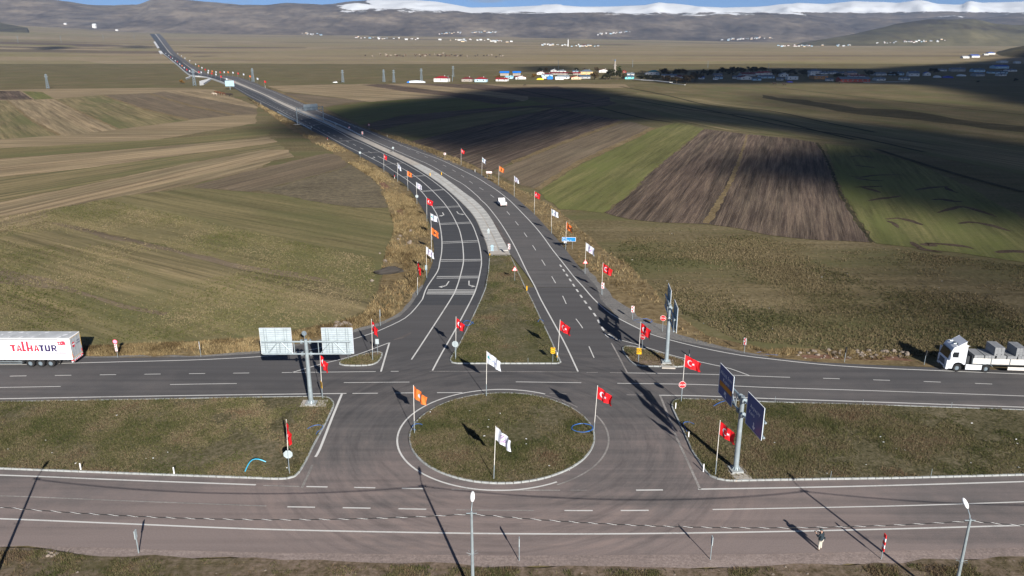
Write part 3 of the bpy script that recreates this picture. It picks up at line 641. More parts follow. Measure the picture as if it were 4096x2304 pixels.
def onto(o):                                         # keep world coordinates under a parent that is itself offset
    p = o.parent; o.matrix_parent_inverse = (Matrix.Translation(p.location) @ p.rotation_euler.to_matrix().to_4x4()).inverted(); return o
def line(pts, wdt=.15, z=.012, mat='road_paint', parent=None, on=None, off=None, name=None, start=0):
    P = spline([G2(p) for p in pts], 1.5 if max(p[1] for p in pts) > 600 else 4)
    P = lift(P, 0); mb = MB()
    zz = ZR+z
    if on: dashes(mb, P, on, off, wdt, zz, start)
    else: ribbon(mb, P, wdt, zz)
    return onto(mb.build(name or ('dashed_line' if on else 'edge_line'), mat, parent or road))
# main road, far carriageway
line([(-500, 1470), (0, 1462), (102, 1461.5), (231, 1457.6), (397, 1453), (662, 1446.5), (815, 1441.7), (1024, 1431), (1143, 1418.6), (1282, 1394.8), (1414, 1359), (1485, 1337), (1541, 1315), (1620, 1275.5), (1660, 1238), (1690, 1200)], .17)
line([(-500, 1514), (0, 1509), (50, 1508), (300, 1504.5), (700, 1499), (1054, 1495)], .13, .012, 'road_paint', None, 2.2, 3.6)
line([(1128, 1494), (1503, 1490)], .13)
line([(1503+60, 1489), (1720, 1488.8)], .13, .012, 'road_paint', None, 1.3, 2.9)
line([(1718, 1488.8), (2000, 1489.2), (2314, 1492)], .13, .012, 'road_paint_worn')
line([(2346, 1493), (2391, 1493.5)], .13, .012, 'road_paint_worn'); line([(2440, 1494), (2509, 1495.4)], .13, .012, 'road_paint_worn')
line([(2509, 1495.4), (2800, 1500), (3094, 1510.8)], .13, .012, 'road_paint')
line([(3094, 1511), (3300, 1517), (3700, 1530), (4096, 1545), (4500, 1562)], .13, .012, 'road_paint', None, 2.4, 3.6)
line([(-420, 1560), (0, 1553.6), (256, 1549.5), (421, 1547), (700, 1541.6), (930, 1538), (1093, 1536.5), (1300, 1535), (1640, 1532), (1890, 1531), (2042, 1531), (2280, 1534), (2400, 1536)], .13, .012, 'road_paint', None, 8.2, 12.8, None, 11.5)
line([(2469, 1537), (2800, 1542), (3072, 1553.6), (3500, 1567), (4096, 1588), (4500, 1604)], .14)
line([(-500, 1606), (0, 1599), (500, 1590), (1024, 1582), (1386, 1577.6)], .19)
line([(1410, 1577.6), (1700, 1575), (1950, 1574)], .15, .012, 'road_paint', None, 3.0, 2.1)
line([(2048, 1575.6), (2173, 1577)], .13, .012, 'road_paint_worn'); line([(2198, 1577), (2380, 1580)], .12, .012, 'road_paint_worn', None, 2.4, 2.6)
line([(2506, 1583), (2640, 1585)], .12, .012, 'road_paint_worn', None, 2.4, 1.6)
line([(2636, 1585), (2800, 1587.5), (3072, 1598), (3500, 1612), (4096, 1633), (4500, 1648)], .19)
# splitter tails and stop lines
line([(1168, 1494), (1280, 1461), (1414, 1427), (1560, 1373)], .17); line([(1558, 1373), (1543, 1425), (1524, 1490)], .22)
line([(2624, 1495), (2560, 1421), (2454, 1387)], .15, .014, 'road_paint_worn') if False else None
line([(2509, 1495), (2470, 1420), (2445, 1375)], .2, .012, 'road_paint_worn'); line([(2420, 1337), (2433, 1352), (2500, 1368), (2560, 1385), (2700, 1428), (2850, 1462), (2920, 1478), (3000, 1507)], .15)
# highway lines
line([(1690, 1200), (1708, 1152), (1750, 1088), (1759, 1052), (1766, 1015), (1768, 975), (1765, 935), (1758, 895), (1748, 861.6), (1735, 838), (1706, 792), (1678, 760.5), (1628, 721), (1577, 687), (1537, 661), (1491, 637), (1440, 611), (1389, 587), (1338, 560), (1264, 518.6), (1191, 483), (1108, 437), (1000, 383.5), (937, 348.5), (880, 324)], .2, .02, 'road_paint', hw_l)
line([(1730, 1486), (1765, 1420), (1823, 1319), (1886, 1200), (1906, 1152), (1921, 1088), (1926, 1050), (1922, 1007), (1914, 967), (1906, 943), (1894, 911), (1878, 883), (1858, 855.7), (1837, 824), (1818, 800), (1777, 761), (1704, 706), (1628, 661), (1571, 631), (1515, 607), (1465, 581), (1400, 553), (1346, 522.6), (1278, 491), (1191, 453), (1111, 415), (1057, 385.5), (1000, 361.6), (937, 334.5), (898, 316.7)], .2, .02, 'road_paint', hw_l)
line([(1646, 1442), (1700, 1360), (1803, 1200), (1827, 1152), (1846, 1088), (1854, 1044), (1852, 995), (1848, 965), (1838, 923), (1822, 887), (1803, 852), (1785, 826), (1764, 800), (1716, 752), (1660, 706), (1590, 665), (1511, 626)], .2, .02, 'road_paint', hw_l)
line([(1486, 613), (1440, 592), (1400, 572), (1330, 540), (1260, 505), (1190, 470), (1100, 426), (1000, 372), (937, 341), (900, 325)], .2, .02, 'road_paint', hw_l, 4.5, 7)
for (a, b) in [((1736, 830), (1840, 825.5)), ((1735, 834.8), (1841, 829)), ((1760, 896), (1882, 890.5)), ((1761, 900.5), (1884, 895)), ((1768, 970), (1913, 964.5)), ((1768, 975.5), (1914, 970)), ((1763, 1041.5), (1924, 1040)), ((1763, 1047.5), (1924, 1046)), ((1748, 1109), (1914, 1107.5)), ((1746, 1115.5), (1913, 1114)),
               ((1712, 1162), (1902, 1163)), ((1710, 1167.5), (1900, 1168.5)), ((1708, 1173), (1898, 1174)), ((1706, 1178.5), (1896, 1179.5)), ((1684, 769), (1779, 761)), ((1685, 766), (1778, 758.5)), ((1615.6, 711), (1703, 704.8)), ((1612, 709), (1698, 702.6))]:
    line([a, ((a[0]+b[0])/2, (a[1]+b[1])/2), b], .28, .016, 'road_paint', hw_l, name='rumble_line')
for (a, b) in [((1537, 659), (1613, 653)), ((1446, 614), (1519, 609.5)), ((1356, 566), (1419, 561.4)), ((1231, 504), (1290, 496)), ((1117, 443), (1165, 441))]:
    line([a, ((a[0]+b[0])/2, (a[1]+b[1])/2), b], .9, .016, 'road_paint_worn', hw_l, name='rumble_line')
line([(2312, 1490), (2262, 1383), (2215, 1295), (2163, 1200), (2141, 1152), (2107, 1088), (2057, 985), (2017, 917), (1987, 873), (1948, 824), (1922, 800), (1912, 788), (1857, 742), (1807, 713), (1718, 661), (1638, 627), (1575, 599.5), (1507, 570), (1457, 546.5), (1377, 512), (1296, 477), (1226, 447), (1139, 409), (1053, 370.6), (1000, 346.7), (935, 320.6), (896, 310.7)], .2, .02, 'road_paint', hw_r)
line([(4500, 1517), (4096, 1500), (3966, 1495), (3748, 1486), (3469, 1474), (3270, 1460), (3072, 1438.5), (2962, 1424.6), (2843, 1402.7), (2724, 1375), (2624, 1347), (2561, 1321), (2445, 1259.6), (2376, 1200), (2334, 1152), (2298, 1112.6), (2254, 1057), (2207, 997.4), (2167, 941.7), (2123, 890), (2048, 812.5), (2022, 790), (1989, 764), (1951, 740), (1912, 715), (1827, 671), (1758, 639), (1678, 610), (1599, 579.6), (1527, 552.8), (1455, 520), (1397, 496.8), (1334, 471), (1276, 447), (1214, 421), (1159, 397.4), (1095, 369.6), (1050, 351.7), (1000, 331.8), (957, 314.7)], .2, .02, 'road_paint', hw_r)
line([(2376, 1435), (2348, 1370), (2330, 1315), (2277, 1243), (2247, 1180), (2190, 1080), (2120, 968), (2075, 905), (2020, 840), (1965, 783), (1890, 735), (1832, 694), (1765, 658), (1690, 622), (1620, 592), (1560, 566), (1500, 541), (1440, 518), (1380, 491), (1330, 468), (1280, 447), (1200, 412), (1140, 384), (1080, 360), (1010, 336), (940, 314)], .14, .02, 'road_paint', hw_r, 4.0, 7.0)
line([(2455, 1354), (2420, 1330), (2400, 1300), (2381, 1265), (2330, 1196), (2300, 1152), (2252, 1080), (2236, 1056)], .3, .02, 'road_paint', hw_r, 1.6, 1.4)
# near carriageway
line([(-600, 1892), (0, 1905), (500, 1925), (1024, 1944)], .2); line([(1054, 1946.5), (1198, 1950.5)], .18, .012, 'road_paint_worn')
line([(1226, 1951), (1500, 1956), (1740, 1960.5)], .17, .012, 'road_paint', None, 2.4, 2.1); 
line([(1806, 1961.5), (2048, 1965), (2240, 1965.5)], .17, .012, 'road_paint_worn')
line([(2282, 1965.5), (2500, 1966)], .13, .012, 'road_paint_worn', None, 1.6, 2.6); line([(2544, 1965.5), (2782, 1963)], .2, .012, 'road_paint', None, 2.8, 1.8)
line([(2792, 1961.5), (3072, 1957), (3500, 1948), (4096, 1931), (4600, 1914)], .2)
line([(-600, 1975), (0, 1988), (500, 2008), (1066, 2029)], .15, .012, 'road_paint_worn')
line([(1150, 2032), (1500, 2038), (1785, 2043.5)], .16, .012, 'road_paint', None, 2.5, 2.6); line([(1824, 2044), (1980, 2046), (2136, 2047)], .14, .012, 'road_paint_worn')
line([(2258, 2047), (2500, 2047), (2814, 2044)], .17, .012, 'road_paint', None, 2.8, 2.2); line([(2850, 2043), (3072, 2039), (3600, 2028), (4096, 2012), (4600, 1994)], .15)
line([(-600, 2062), (0, 2080), (500, 2100), (1024, 2121), (1600, 2134), (2048, 2140), (2500, 2140), (3072, 2132), (3600, 2120), (4096, 2106), (4600, 2090)], .19)
line([(1368, 1579), (1330, 1672), (1280, 1800), (1262, 1832)], .26); line([(1250, 1864), (1232, 1905), (1208, 1956)], .24, .012, 'road_paint_worn')
line([(2640, 1586), (2668, 1655), (2700, 1740), (2750, 1850), (2800, 1962)], .24, .012, 'road_paint_worn')
CC = Vector((-1.05, 73.55, 0)); CR = 9.75
def arcpts(r, a0, a1, n=60): return [CC+Vector((math.cos(R(a0+(a1-a0)*k/n))*r, math.sin(R(a0+(a1-a0)*k/n))*r, 0)) for k in range(n+1)]
mb = MB(); ribbon(mb, [Vector((p.x-.15, p.y, 0)) for p in arcpts(CR+1.15, 62, 300)], .19, ZR+.016); onto(mb.build('edge_line', 'road_paint', road))
mb = MB(); ribbon(mb, arcpts(CR+1.5, -62, 22), .19, ZR+.016); onto(mb.build('edge_line', 'road_paint_worn', road))
mb = MB(); ribbon(mb, arcpts(CR+.75, 36, 62, 20), .16, ZR+.016); onto(mb.build('edge_line', 'road_paint_worn', road))
# lane arrows on the new carriageway: a shaft that bends to the side and a head
def turn_arrow(p0, p1, side, sc, parent):
    a, b = G2(p0), G2(p1); t = (b-a).normalized(); n = Vector((t.y, -t.x, 0))*side; L = (b-a).length
    def W(u, v): p = a+t*u*L+n*v*sc; return (p.x, p.y, ZR+.022)
    mb = MB()
    mb.add([W(0, -.12), W(0, .12), W(.72, .12), W(.72, -.12)], [(0, 1, 2, 3)])
    mb.add([W(.72, -.12), W(.62, .12), W(.80, .72), W(.92, .62)], [(0, 1, 2, 3)])
    mb.add([W(.70, .62), W(1.02, .50), W(.90, 1.35)], [(0, 1, 2)])
    return mb.build('turn_arrow', 'road_paint', parent)
turn_arrow((1770, 852), (1778, 867), 1, 1.0, hw_l); turn_arrow((1827, 848), (1838, 862), -1, 1.0, hw_l)
turn_arrow((1796, 1128), (1779, 1154), 1, .85, hw_l); turn_arrow((1876, 1126), (1876, 1152), -1, .85, hw_l)
turn_arrow((1493, 628), (1503, 634), 1, 1.2, hw_l)
# pale dust tracks and resurfaced patch
sheet('dust_track', [G2(p) for p in c(1024, 1200, [(1380, 405), (1460, 380), (1560, 330), (1565, 345), (1470, 395), (1390, 412)])], ZR+.007, 'asphalt_patch', 0, .2)
sheet('road', [G2(p) for p in c(1024, 576, [(2380, 800), (2420, 790), (2470, 890), (2540, 985), (2530, 1010), (2450, 990), (2455, 900)])], ZR+.008, 'asphalt_patch', 0, .2)

# --- median of concrete slabs: a plain gutter side and a ribbed side, split by a joint
med, MA, MBs = strip('median', LI[2:], MI, ZR-.01, 'slab_tan')
slabs = [None, None]
A = arc_resample(spline([G2(p) for p in LI[3:20]], 2), 3.0); B = spline([G2(p) for p in MI[:20]], 1)
k = 0
for i in range(len(A)-1):
    if k > 230: break
    def opp(p, d):
        n = Vector((-d.y, d.x, 0)).normalized(); best = min(B, key=lambda r: abs((r-p).dot(d))+(r-p).length*.02); return best
    d = (A[i+1]-A[i]).normalized(); a0, a1 = A[i], A[i+1]; b0, b1 = opp(a0, d), opp(a1, d)
    if (b1-b0).length < .8 or (b0-a0).length > 14: continue
    g = .06/3
    for (f0, f1, mt) in ((.03, .50, 0), (.56, .97, 1)):
        P = [a0.lerp(b0, f0), a0.lerp(b0, f1), a1.lerp(b1, f1), a1.lerp(b1, f0)]
        P[0], P[3] = P[0].lerp(P[3], g), P[3].lerp(P[0], g); P[1], P[2] = P[1].lerp(P[2], g), P[2].lerp(P[1], g)
        h0, h1 = (.03, -.02) if mt == 0 else (.0, .12)
        zz = random.uniform(-.012, .012)+ZR+.02
        tops = [(P[0].x, P[0].y, zz+h0), (P[1].x, P[1].y, zz+h1), (P[2].x, P[2].y, zz+h1), (P[3].x, P[3].y, zz+h0)]
        vs = tops+[(x, y, ZR-.02) for x, y, _ in tops]
        s = MB().add(vs, [(0, 1, 2, 3), (0, 4, 5, 1), (1, 5, 6, 2), (2, 6, 7, 3), (3, 7, 4, 0)]).build('slab', 'slab_concrete' if i < 38 else 'slab_tan', med); k += 1

# ================================================================== KERBED ISLANDS
KH = .15
kerb_me = {}
def kerb_mesh(L):
    L = round(L, 2)
    if L not in kerb_me:
        b = .02; w2, h = .09, KH
        prof = [(-w2, -.05), (w2, -.05), (w2, h-b), (w2-b, h), (-w2+b, h), (-w2, h-b)]
        m = MB(); m.prism(prof, 'x', -L/2, L/2); kerb_me[L] = m.mesh('kerb_stone', 'kerb_concrete')
    return kerb_me[L]
ISL = []
def island(pts, step=.76, lawn='lawn', cap=290, world=None):
    P = world or [G2(p, ZR+KH) for p in pts]; P = [Vector((p.x, p.y, 0)) for p in P]
    per = sum((a-b).length for a, b in zip(P, P[1:]+P[:1])); st = max(step, per/cap)
    o = sheet('traffic_island', P, ZR+KH-.03, lawn, random.uniform(0, 3))
    ring = arc_resample(P+[P[0]], st)
    if (ring[-1]-ring[0]).length > .2: ring.append(ring[0])
    me = kerb_mesh(st-.045); inv = o.matrix_world.inverted() if False else Matrix.Rotation(-o.rotation_euler.z, 4, 'Z') @ Matrix.Translation(-Vector(o.location))
    for a, b in zip(ring, ring[1:]):
        d = b-a
        if d.length < .3: continue
        s = bpy.data.objects.new('kerb_stone', me); COL.objects.link(s); s.parent = o
        m = (a+b)/2; l = inv @ Vector((m.x, m.y, ZR+random.uniform(-.006, .006)))
        s.location = l; s.rotation_euler.z = math.atan2(d.y, d.x)-o.rotation_euler.z
        s.scale.x = d.length/st
    ISL.append([(p.x, p.y) for p in P]); return o
circle_island = island(None, world=arcpts(CR, 0, 358, 90))
def smooth(pts, it=2):
    for _ in range(it):
        o = []
        for a, b in zip(pts, pts[1:]+pts[:1]): o += [(a[0]*.75+b[0]*.25, a[1]*.75+b[1]*.25), (a[0]*.25+b[0]*.75, a[1]*.25+b[1]*.75)]
        pts = o
    return pts
west = island([(-420, 1613), (0, 1605), (500, 1597), (1024, 1587), (1282, 1584), (1314, 1588), (1330, 1600), (1334, 1612), (1330, 1630), (1302, 1689), (1254, 1777), (1224, 1838), (1198, 1883), (1176, 1904), (1150, 1910), (1100, 1912), (1024, 1908), (516, 1890), (0, 1870), (-500, 1852)])
east = island([(2725, 1593), (2800, 1595), (3072, 1606), (3470, 1617), (4096, 1638), (4560, 1655), (4640, 1885), (4096, 1895), (3600, 1908), (3072, 1916), (2915, 1919), (2880, 1914), (2848, 1904), (2826, 1885), (2803, 1850), (2769, 1800), (2738, 1728), (2716, 1685), (2690, 1630), (2688, 1610), (2700, 1597)])
tri = island([(1958, 1022), (2042, 1022), (2102, 1152), (2128, 1200), (2158, 1265), (2200, 1350), (2243, 1448), (2240, 1451), (2050, 1451), (1830, 1451), (1808, 1447), (1801, 1438), (1808, 1422), (1840, 1371), (1880, 1290), (1922, 1200), (1942, 1152), (1954, 1088)])
island(smooth([(1358, 1452), (1362, 1440), (1430, 1423), (1500, 1405), (1524, 1405), (1530, 1414), (1515, 1442), (1490, 1457), (1440, 1460), (1366, 1459)], 1), lawn='verge')
island(smooth([(2490, 1392), (2497, 1383), (2525, 1382), (2577, 1394), (2700, 1427), (2738, 1440), (2740, 1458), (2728, 1465), (2640, 1463), (2552, 1461), (2526, 1448), (2498, 1412)], 1), lawn='verge')
# ================================================================== FLAGS
FL, FH = 2.1, 1.45
GLYPH = {'a': ['..#', '.##', '#.#', '###'], 'k': ['#.#', '##.', '##.', '#.#'], 'n': ['##.', '#.#', '#.#', '#.#'], 'h': ['#..', '##.', '#.#', '#.#']}
def design(kind, u, v):
    """material index of the cloth at u (along the fly, metres) and v (down from the top, metres)"""
    x, y = u/FH, v/FH
    if kind == 'red':
        if math.hypot(x-.50, y-.5) < .25 and math.hypot(x-.5625, y-.5) > .2: return 1
        dx, dy = x-.80, y-.5; r = math.hypot(dx, dy)
        if r < .135:
            an = (math.atan2(dy, dx)+PI) % (2*PI/5); an = abs(an-PI/5)
            if r < .055/math.cos(PI/5-an+1e-6)*1.05 or r*math.cos(an-PI/5) < .135*(1-abs(an-PI/5)*1.35): return 1
        return 0
    if kind == 'teal':
        if .06 < x < .42 and .30 < y < .54: return 1 if math.hypot(x-.36, y-.36) > .10 else 0
        if .52 < x < 1.12 and .44 < y < .60:
            gx = (x-.52)/.60*5*4; k = int(gx//4); col = int(gx % 4); row = int((y-.44)/.16*4)
            if k < 5 and col < 3 and GLYPH['akhan'[k]][min(3, row)][col] == '#': return 2
        return 0
    if kind == 'purple':
        r = math.hypot(x-.72, y-.46)
        if .22 < r < .27: return 1
        if r < .2 and (int((x+5)*14)+int((y+5)*10)) % 4 == 0: return 1
        if .42 < x < 1.02 and (.76 < y < .83 or .87 < y < .93) and int(x*26) % 3: return 2
        return 0
    if kind == 'orange':
        r = math.hypot((x-.72), (y-.52))
        if r < .22:
            if .44 < y < .60: return 1 if int(x*24) % 3 else 2
            return 1 if abs(x-.72) > .03 else 0
        return 0
    if kind == 'orange_dark':
        dx, dy = x-.70, y-.52; r = math.hypot(dx, dy); an = math.atan2(dy, dx)
        return 1 if r < .10+.14*abs(math.cos(an*2.5+.6)) else 0
DES = {'red': ['flag_red', 'flag_white'], 'teal': ['flag_white', 'flag_teal', 'flag_blue'], 'purple': ['flag_white', 'flag_purple', 'flag_pink'],
       'orange': ['flag_orange', 'flag_grey', 'flag_white'], 'orange_dark': ['flag_orange', 'flag_dark']}
def cloth_mesh(kind, seed, nu=54, nv=36):
    r = random.Random(seed*31+len(kind)); sag = r.uniform(.62, 1.05); ph = r.uniform(0, 6.28); f = r.uniform(1.5, 2.1); am = r.uniform(.12, .20); pin = r.uniform(.08, .30)
    vs = []; fs = []; ms = []
    for j in range(nv+1):
        for i in range(nu+1):
            u = i/nu; v = j/nv
            wv = math.sin(2*PI*f*u+ph+v*1.1)*am*u**.6+math.sin(2*PI*(f*2.3)*u+ph*2-v*2.6)*.035*u
            x = .05+u*FL*(.90-.06*math.sin(v*PI))
            z = -v*FH*(1-pin*u*u)-sag*u**1.15-.06*math.sin(2*PI*f*u+ph)*u
            vs.append((x, wv, z))
    for j in range(nv):
        for i in range(nu):
            a = j*(nu+1)+i; fs.append((a, a+1, a+nu+2, a+nu+1)); ms.append(design(kind, (i+.5)/nu*FL, (j+.5)/nv*FH))
    m = MB(); m.v = vs; m.f = fs; m.m = ms
    return m.mesh('cloth', DES[kind], True)
CLOTH = {(k, s): cloth_mesh(k, s) for k in DES for s in range(5)}
POLE = {}
def pole_mesh(h):
    h = round(h*4)/4
    if h not in POLE:
        POLE[h] = (MB().tube([(0, 0, h*.28), (0, 0, h)], [.032, .026], 8).ball((0, 0, h), .045, 8, 5).mesh('pole', 'off_white', True), MB().tube([(0, 0, -.2), (0, 0, h*.28)], .045, 8).mesh('socket', 'galvanised', True), h)
    return POLE[h]
NF = [0]
def flag(kind, top, base, label, group='flags on poles', wind=-38, z=None):
    NF[0] += 1
    b = G(base[0], base[1], ZR); h = max(4.6, min(6.4, hgt(b, top[1])-ZR))
    pm, sm, hh = pole_mesh(h); sc = h/hh
    t = thing('flag', label, 'flag', b, 0, group)
    rr = random.Random(NF[0])
    d = ray(*top); tp = d*(b.y/d.y); lean = math.atan2(tp.x-b.x, h)      # a pole may stand a little off plumb
    t.rotation_euler = (0, max(-.04, min(.04, lean)), 0)
    p = link('pole', pm, t); s = link('socket', sm, t); p.scale.z = s.scale.z = sc
    cl = link('cloth', CLOTH[(kind, rr.randrange(5))], t, (0, 0, h-.06), R(wind+rr.uniform(-14, 14)))
    k = rr.uniform(.88, .98); cl.scale = (k, k, k)
    return t
RF = 'red flags with white crescent and star'; WF = 'white flags with printed emblem'; OF = 'orange flags with dark emblem'
flag('red', (1279.6, 1413), (1289, 1593), 'red crescent flag beside the two-panel sign mast on the left median', RF, -52)
flag('red', (1486, 1277.5), (1491, 1446), 'red crescent flag on the small left splitter island', RF, -48)
flag('red', (1824, 1267.6), (1823, 1434), 'red crescent flag at the left corner of the triangular lawn', RF, -46)
flag('red', (1151, 1679), (1156, 1886), 'red crescent flag near the lower right end of the left median', RF, -58)
flag('orange', (1653.7, 1542), (1658, 1737), 'orange flag at the left kerb of the round island', OF, -30)
flag('teal', (1947, 1404.7), (1945, 1587), 'white flag with green emblem on the far kerb of the round island', WF, -34)
flag('purple', (1986, 1705), (1975, 1919), 'white flag with purple ring emblem on the near lawn of the round island', WF, -46)
flag('red', (2392.6, 1543), (2374, 1745), 'red crescent flag at the right kerb of the round island', RF, -26)
flag('red', (2242.8, 1279.5), (2230, 1446), 'red crescent flag at the right corner of the triangular lawn', RF, -40)
flag('red', (2563.6, 1288), (2553, 1440), 'red crescent flag on the small right splitter island', RF, -40)
flag('red', (2740.5, 1418.6), (2725, 1605), 'red crescent flag above the stop sign on the right median', RF, -30)
flag('red', (2880.8, 1683), (2861, 1903), 'red crescent flag beside the blue direction sign mast in front', RF, -42)
flag('red', (2412, 1051), (2406, 1178), 'red crescent flag right of the highway nearest the junction', RF)
flag('purple', (2343.8, 970), (2340, 1095), 'white flag above the curve warning triangle right of the highway', WF)
flag('orange_dark', (2265.8, 887), (2262.7, 996), 'orange flag behind the small blue distance sign', OF)
flag('teal', (2205.8, 835), (2206, 934), 'white flag with green emblem right of the highway, two poles beyond the blue sign', WF)
flag('red', (2138.6, 764.8), (2137, 857.4), 'red crescent flag right of the highway beyond the green emblem flag', RF)
flag('purple', (2057, 703), (2057, 787), 'white flag right of the highway just beyond the white pickup', WF)
flag('orange_dark', (1996.7, 663.5), (1994, 741), 'orange flag beside the long chevron board right of the highway', OF)
flag('teal', (1929, 628.5), (1927, 702.4), 'white flag just left of the long chevron board', WF)
flag('red', (1844.5, 594), (1844.5, 660.7), 'small red flag farthest up the right side of the curve', RF)
flag('red', (1670, 1047), (1670, 1180), 'dark red flag at the left edge of the highway below the white flag', RF, -60)
flag('purple', (1704.6, 985.5), (1707, 1110.7), 'white flag left of the highway above the dark red flag', WF, -45)
flag('orange_dark', (1724.4, 908), (1726.5, 1020), 'orange flag left of the highway between two white flags', OF)
flag('teal', (1722, 852.7), (1728, 957), 'white flag with green emblem left of the highway beyond the orange flag', WF)
flag('red', (1706.6, 790.7), (1707.7, 885.3), 'red crescent flag left of the highway above the first lane arrows', RF, -28)
flag('purple', (1664.8, 728), (1668, 814.5), 'white flag with the round sign back on its left-side pole', WF)
flag('orange_dark', (1628, 682), (1632, 762.8), 'orange flag left of the highway, upper part of the curve', OF)
flag('teal', (1590, 650.7), (1590.5, 726), 'white flag left of the highway beyond the upper orange flag', WF)
flag('red', (1534.8, 615.8), (1535.6, 686.5), 'dark red flag farthest up the left side of the curve', RF, -55)
FARF = [(2365, 1095, 't'), (2515, 1155, 'r'), (2215, 1045, 'o'), (2085, 1005, 't'), (1975, 985, 'r'), (1872, 968, 't'), (1775, 960, 'o'), (1697, 957, 't'), (1617, 960, 'r'), (1532, 955, 't'), (1455, 940, 'o'), (1380, 928, 't'), (1317, 905, 'r'), (1250, 868, 't'), (1185, 830, 'o'), (1123, 795, 't'), (1005, 728, 't'), (910, 678, 't'), (838, 630, 't'), (765, 585, 't'),
        (1880, 1160, 'r'), (1745, 1100, 't'), (1632, 1050, 'r'), (1530, 1005, 't'), (1445, 985, 'r'), (1372, 968, 't'), (1235, 960, 't'), (1185, 955, 'r'), (1003, 935, 't'), (945, 905, 'r'), (895, 865, 't'), (850, 825, 'o'), (805, 793, 't'), (757, 750, 'r'), (715, 730, 't'), (660, 680, 't'), (620, 655, 'r'), (585, 625, 't'), (525, 582, 't')]
FK = {'t': ('teal', 'tiny white flag on the far straight stretch of the highway'), 'r': ('red', 'tiny red flag on the far straight stretch of the highway'), 'o': ('orange_dark', 'tiny orange flag on the far straight stretch of the highway')}
SIMPLE = {k: MB().box((.95, 0, -.95), (1.9, .05, 1.45), mat=Matrix.Rotation(.25, 3, 'Y')).mesh('cloth', DES[FK[k][0]][0]) for k in FK}
FPM = MB().tube([(0, 0, -.5), (0, 0, 5.6)], .05, 6).mesh('pole', 'galvanised')
for x, y, k in FARF:
    px, py = 560+x/5.031, 100+y/5.031
    yb = py+(py-158)*.098+1.2; b = G(px-1, yb); b.z += .6 if b.y > 1250 else 0
    t = thing('flag', FK[k][1], 'flag', b, 0, 'tiny flags along the far highway')
    link('pole', FPM, t); cl = link('cloth', SIMPLE[k], t, (0, 0, 5.5), R(-30)); cl.scale = (1.1, 1, 1.1)

# ================================================================== ROAD SIGNS
def Rx90(x, y, z): return Matrix.Translation((x, y, z)) @ Matrix.Rotation(PI/2, 4, 'X')
def sign(name, label, base, panels, rz=0, group=None, h=None, cat='road sign', zb=ZR+KH-.02, pr=.03, posts=None):
    b = G(base[0], base[1], zb); t = thing(name, label, cat, b, R(rz), group)
    top = h or 2.4
    for px in (posts or [0]):
        MB().tube([(px, .045, -.25), (px, .045, top)], pr, 8).build('post', 'galvanised', t, True)
    for p in panels: p(t)
    return t
def plate(shape, z, w, hh, front, back='sign_back', border=None, y=0):
    """A flat sign plate: front colour, grey back sheet and an optional raised border colour."""
    def poly(s):
        if shape == 'oct': return [(math.cos(PI/8+k*PI/4)*w/2*s, z+math.sin(PI/8+k*PI/4)*w/2*s) for k in range(8)]
        if shape == 'disc': return [(math.cos(2*PI*k/24)*w/2*s, z+math.sin(2*PI*k/24)*w/2*s) for k in range(24)]
        if shape == 'tri': return [(math.cos(PI/2+2*PI*k/3)*w*.58*s, z-.05+math.sin(PI/2+2*PI*k/3)*w*.58*s) for k in range(3)]
        if shape == 'arrow': return [(-.28*w, z-hh/2), (.28*w, z-hh/2), (.28*w, z+.02*hh), (.5*w, z+.02*hh), (0, z+hh/2), (-.5*w, z+.02*hh), (-.28*w, z+.02*hh)]
        return [(-w/2*s, z-hh/2*s), (w/2*s, z-hh/2*s), (w/2*s, z+hh/2*s), (-w/2*s, z+hh/2*s)]
    def mk(t):
        m = MB(); m.prism(poly(1), 'y', y-.012, y+.004, 0); m.prism(poly(.985), 'y', y+.004, y+.014, 1)
        if border: m.prism(poly(.84 if shape != 'tri' else .70), 'y', y-.017, y-.0125, 2)
        m.build('panel', [front, back]+([border] if border else []), t)
    return mk
def chev(z, w, hh, cols, n=1, vertical=False, up=False, y=-.018, direction=-1):
    def mk(t):
        m = MB()
        for k in range(n):
            if up:
                zc = z-hh/2+hh*(k+.28)/n; a = hh/n*.26
                m.prism([(-w/2, zc-a), (0, zc+a*1.4), (w/2, zc-a), (w/2, zc+a*.1), (0, zc+a*2.5), (-w/2, zc+a*.1)], 'y', y-.004, y)
            else:
                if vertical: cx, zc, ww, h2 = 0, z-hh/2+hh*(k+.5)/n, w*.46, hh/n*.46
                else: cx, zc, ww, h2 = -w/2+w*(k+.5)/n, z, w/n*.42, hh*.44
                s = direction
                m.prism([(cx+s*ww, zc), (cx, zc+h2), (cx-s*ww*.9, zc+h2), (cx+s*ww*.1, zc), (cx-s*ww*.9, zc-h2), (cx, zc-h2)], 'y', y-.004, y)
        m.build('chevron', cols, t)
    return mk
def word(s, size, z, mat, x=0, y=-.02, spacing=1.0, name='lettering', align='CENTER'):
    return lambda t: text_mesh(s, size, mat, t, Rx90(x, y, z-size*.36), .004, align, spacing, name)
STOP = lambda z, w: [plate('oct', z, w, w, 'white_paint', 'sign_back'), plate('oct', z, w*.93, w, 'sign_red', 'sign_red', y=-.012), word('DUR', w*.36, z, 'white_paint', y=-.026, spacing=1.1)]
sign('stop_sign', 'red stop sign reading DUR under the flag at the right median tip', (2724.5, 1607), STOP(2.15, .86), -4, 'stop signs facing the camera', 2.5)
sign('stop_sign', 'red stop sign reading DUR on the small right splitter island', (2567.6, 1395.5), STOP(1.75, .86), -48, 'stop signs facing the camera', 2.1)
sign('stop_sign', 'red stop sign reading DUR on the verge beyond the slip road', (2649, 1329), STOP(2.15, .86), -22, 'stop signs facing the camera', 2.5, zb=0)
BACKO = lambda z, w: [plate('oct', z, w, w, 'sign_back', 'sign_back'), plate('oct', z, w*.9, w, 'sign_red', 'sign_red', y=-.018)]
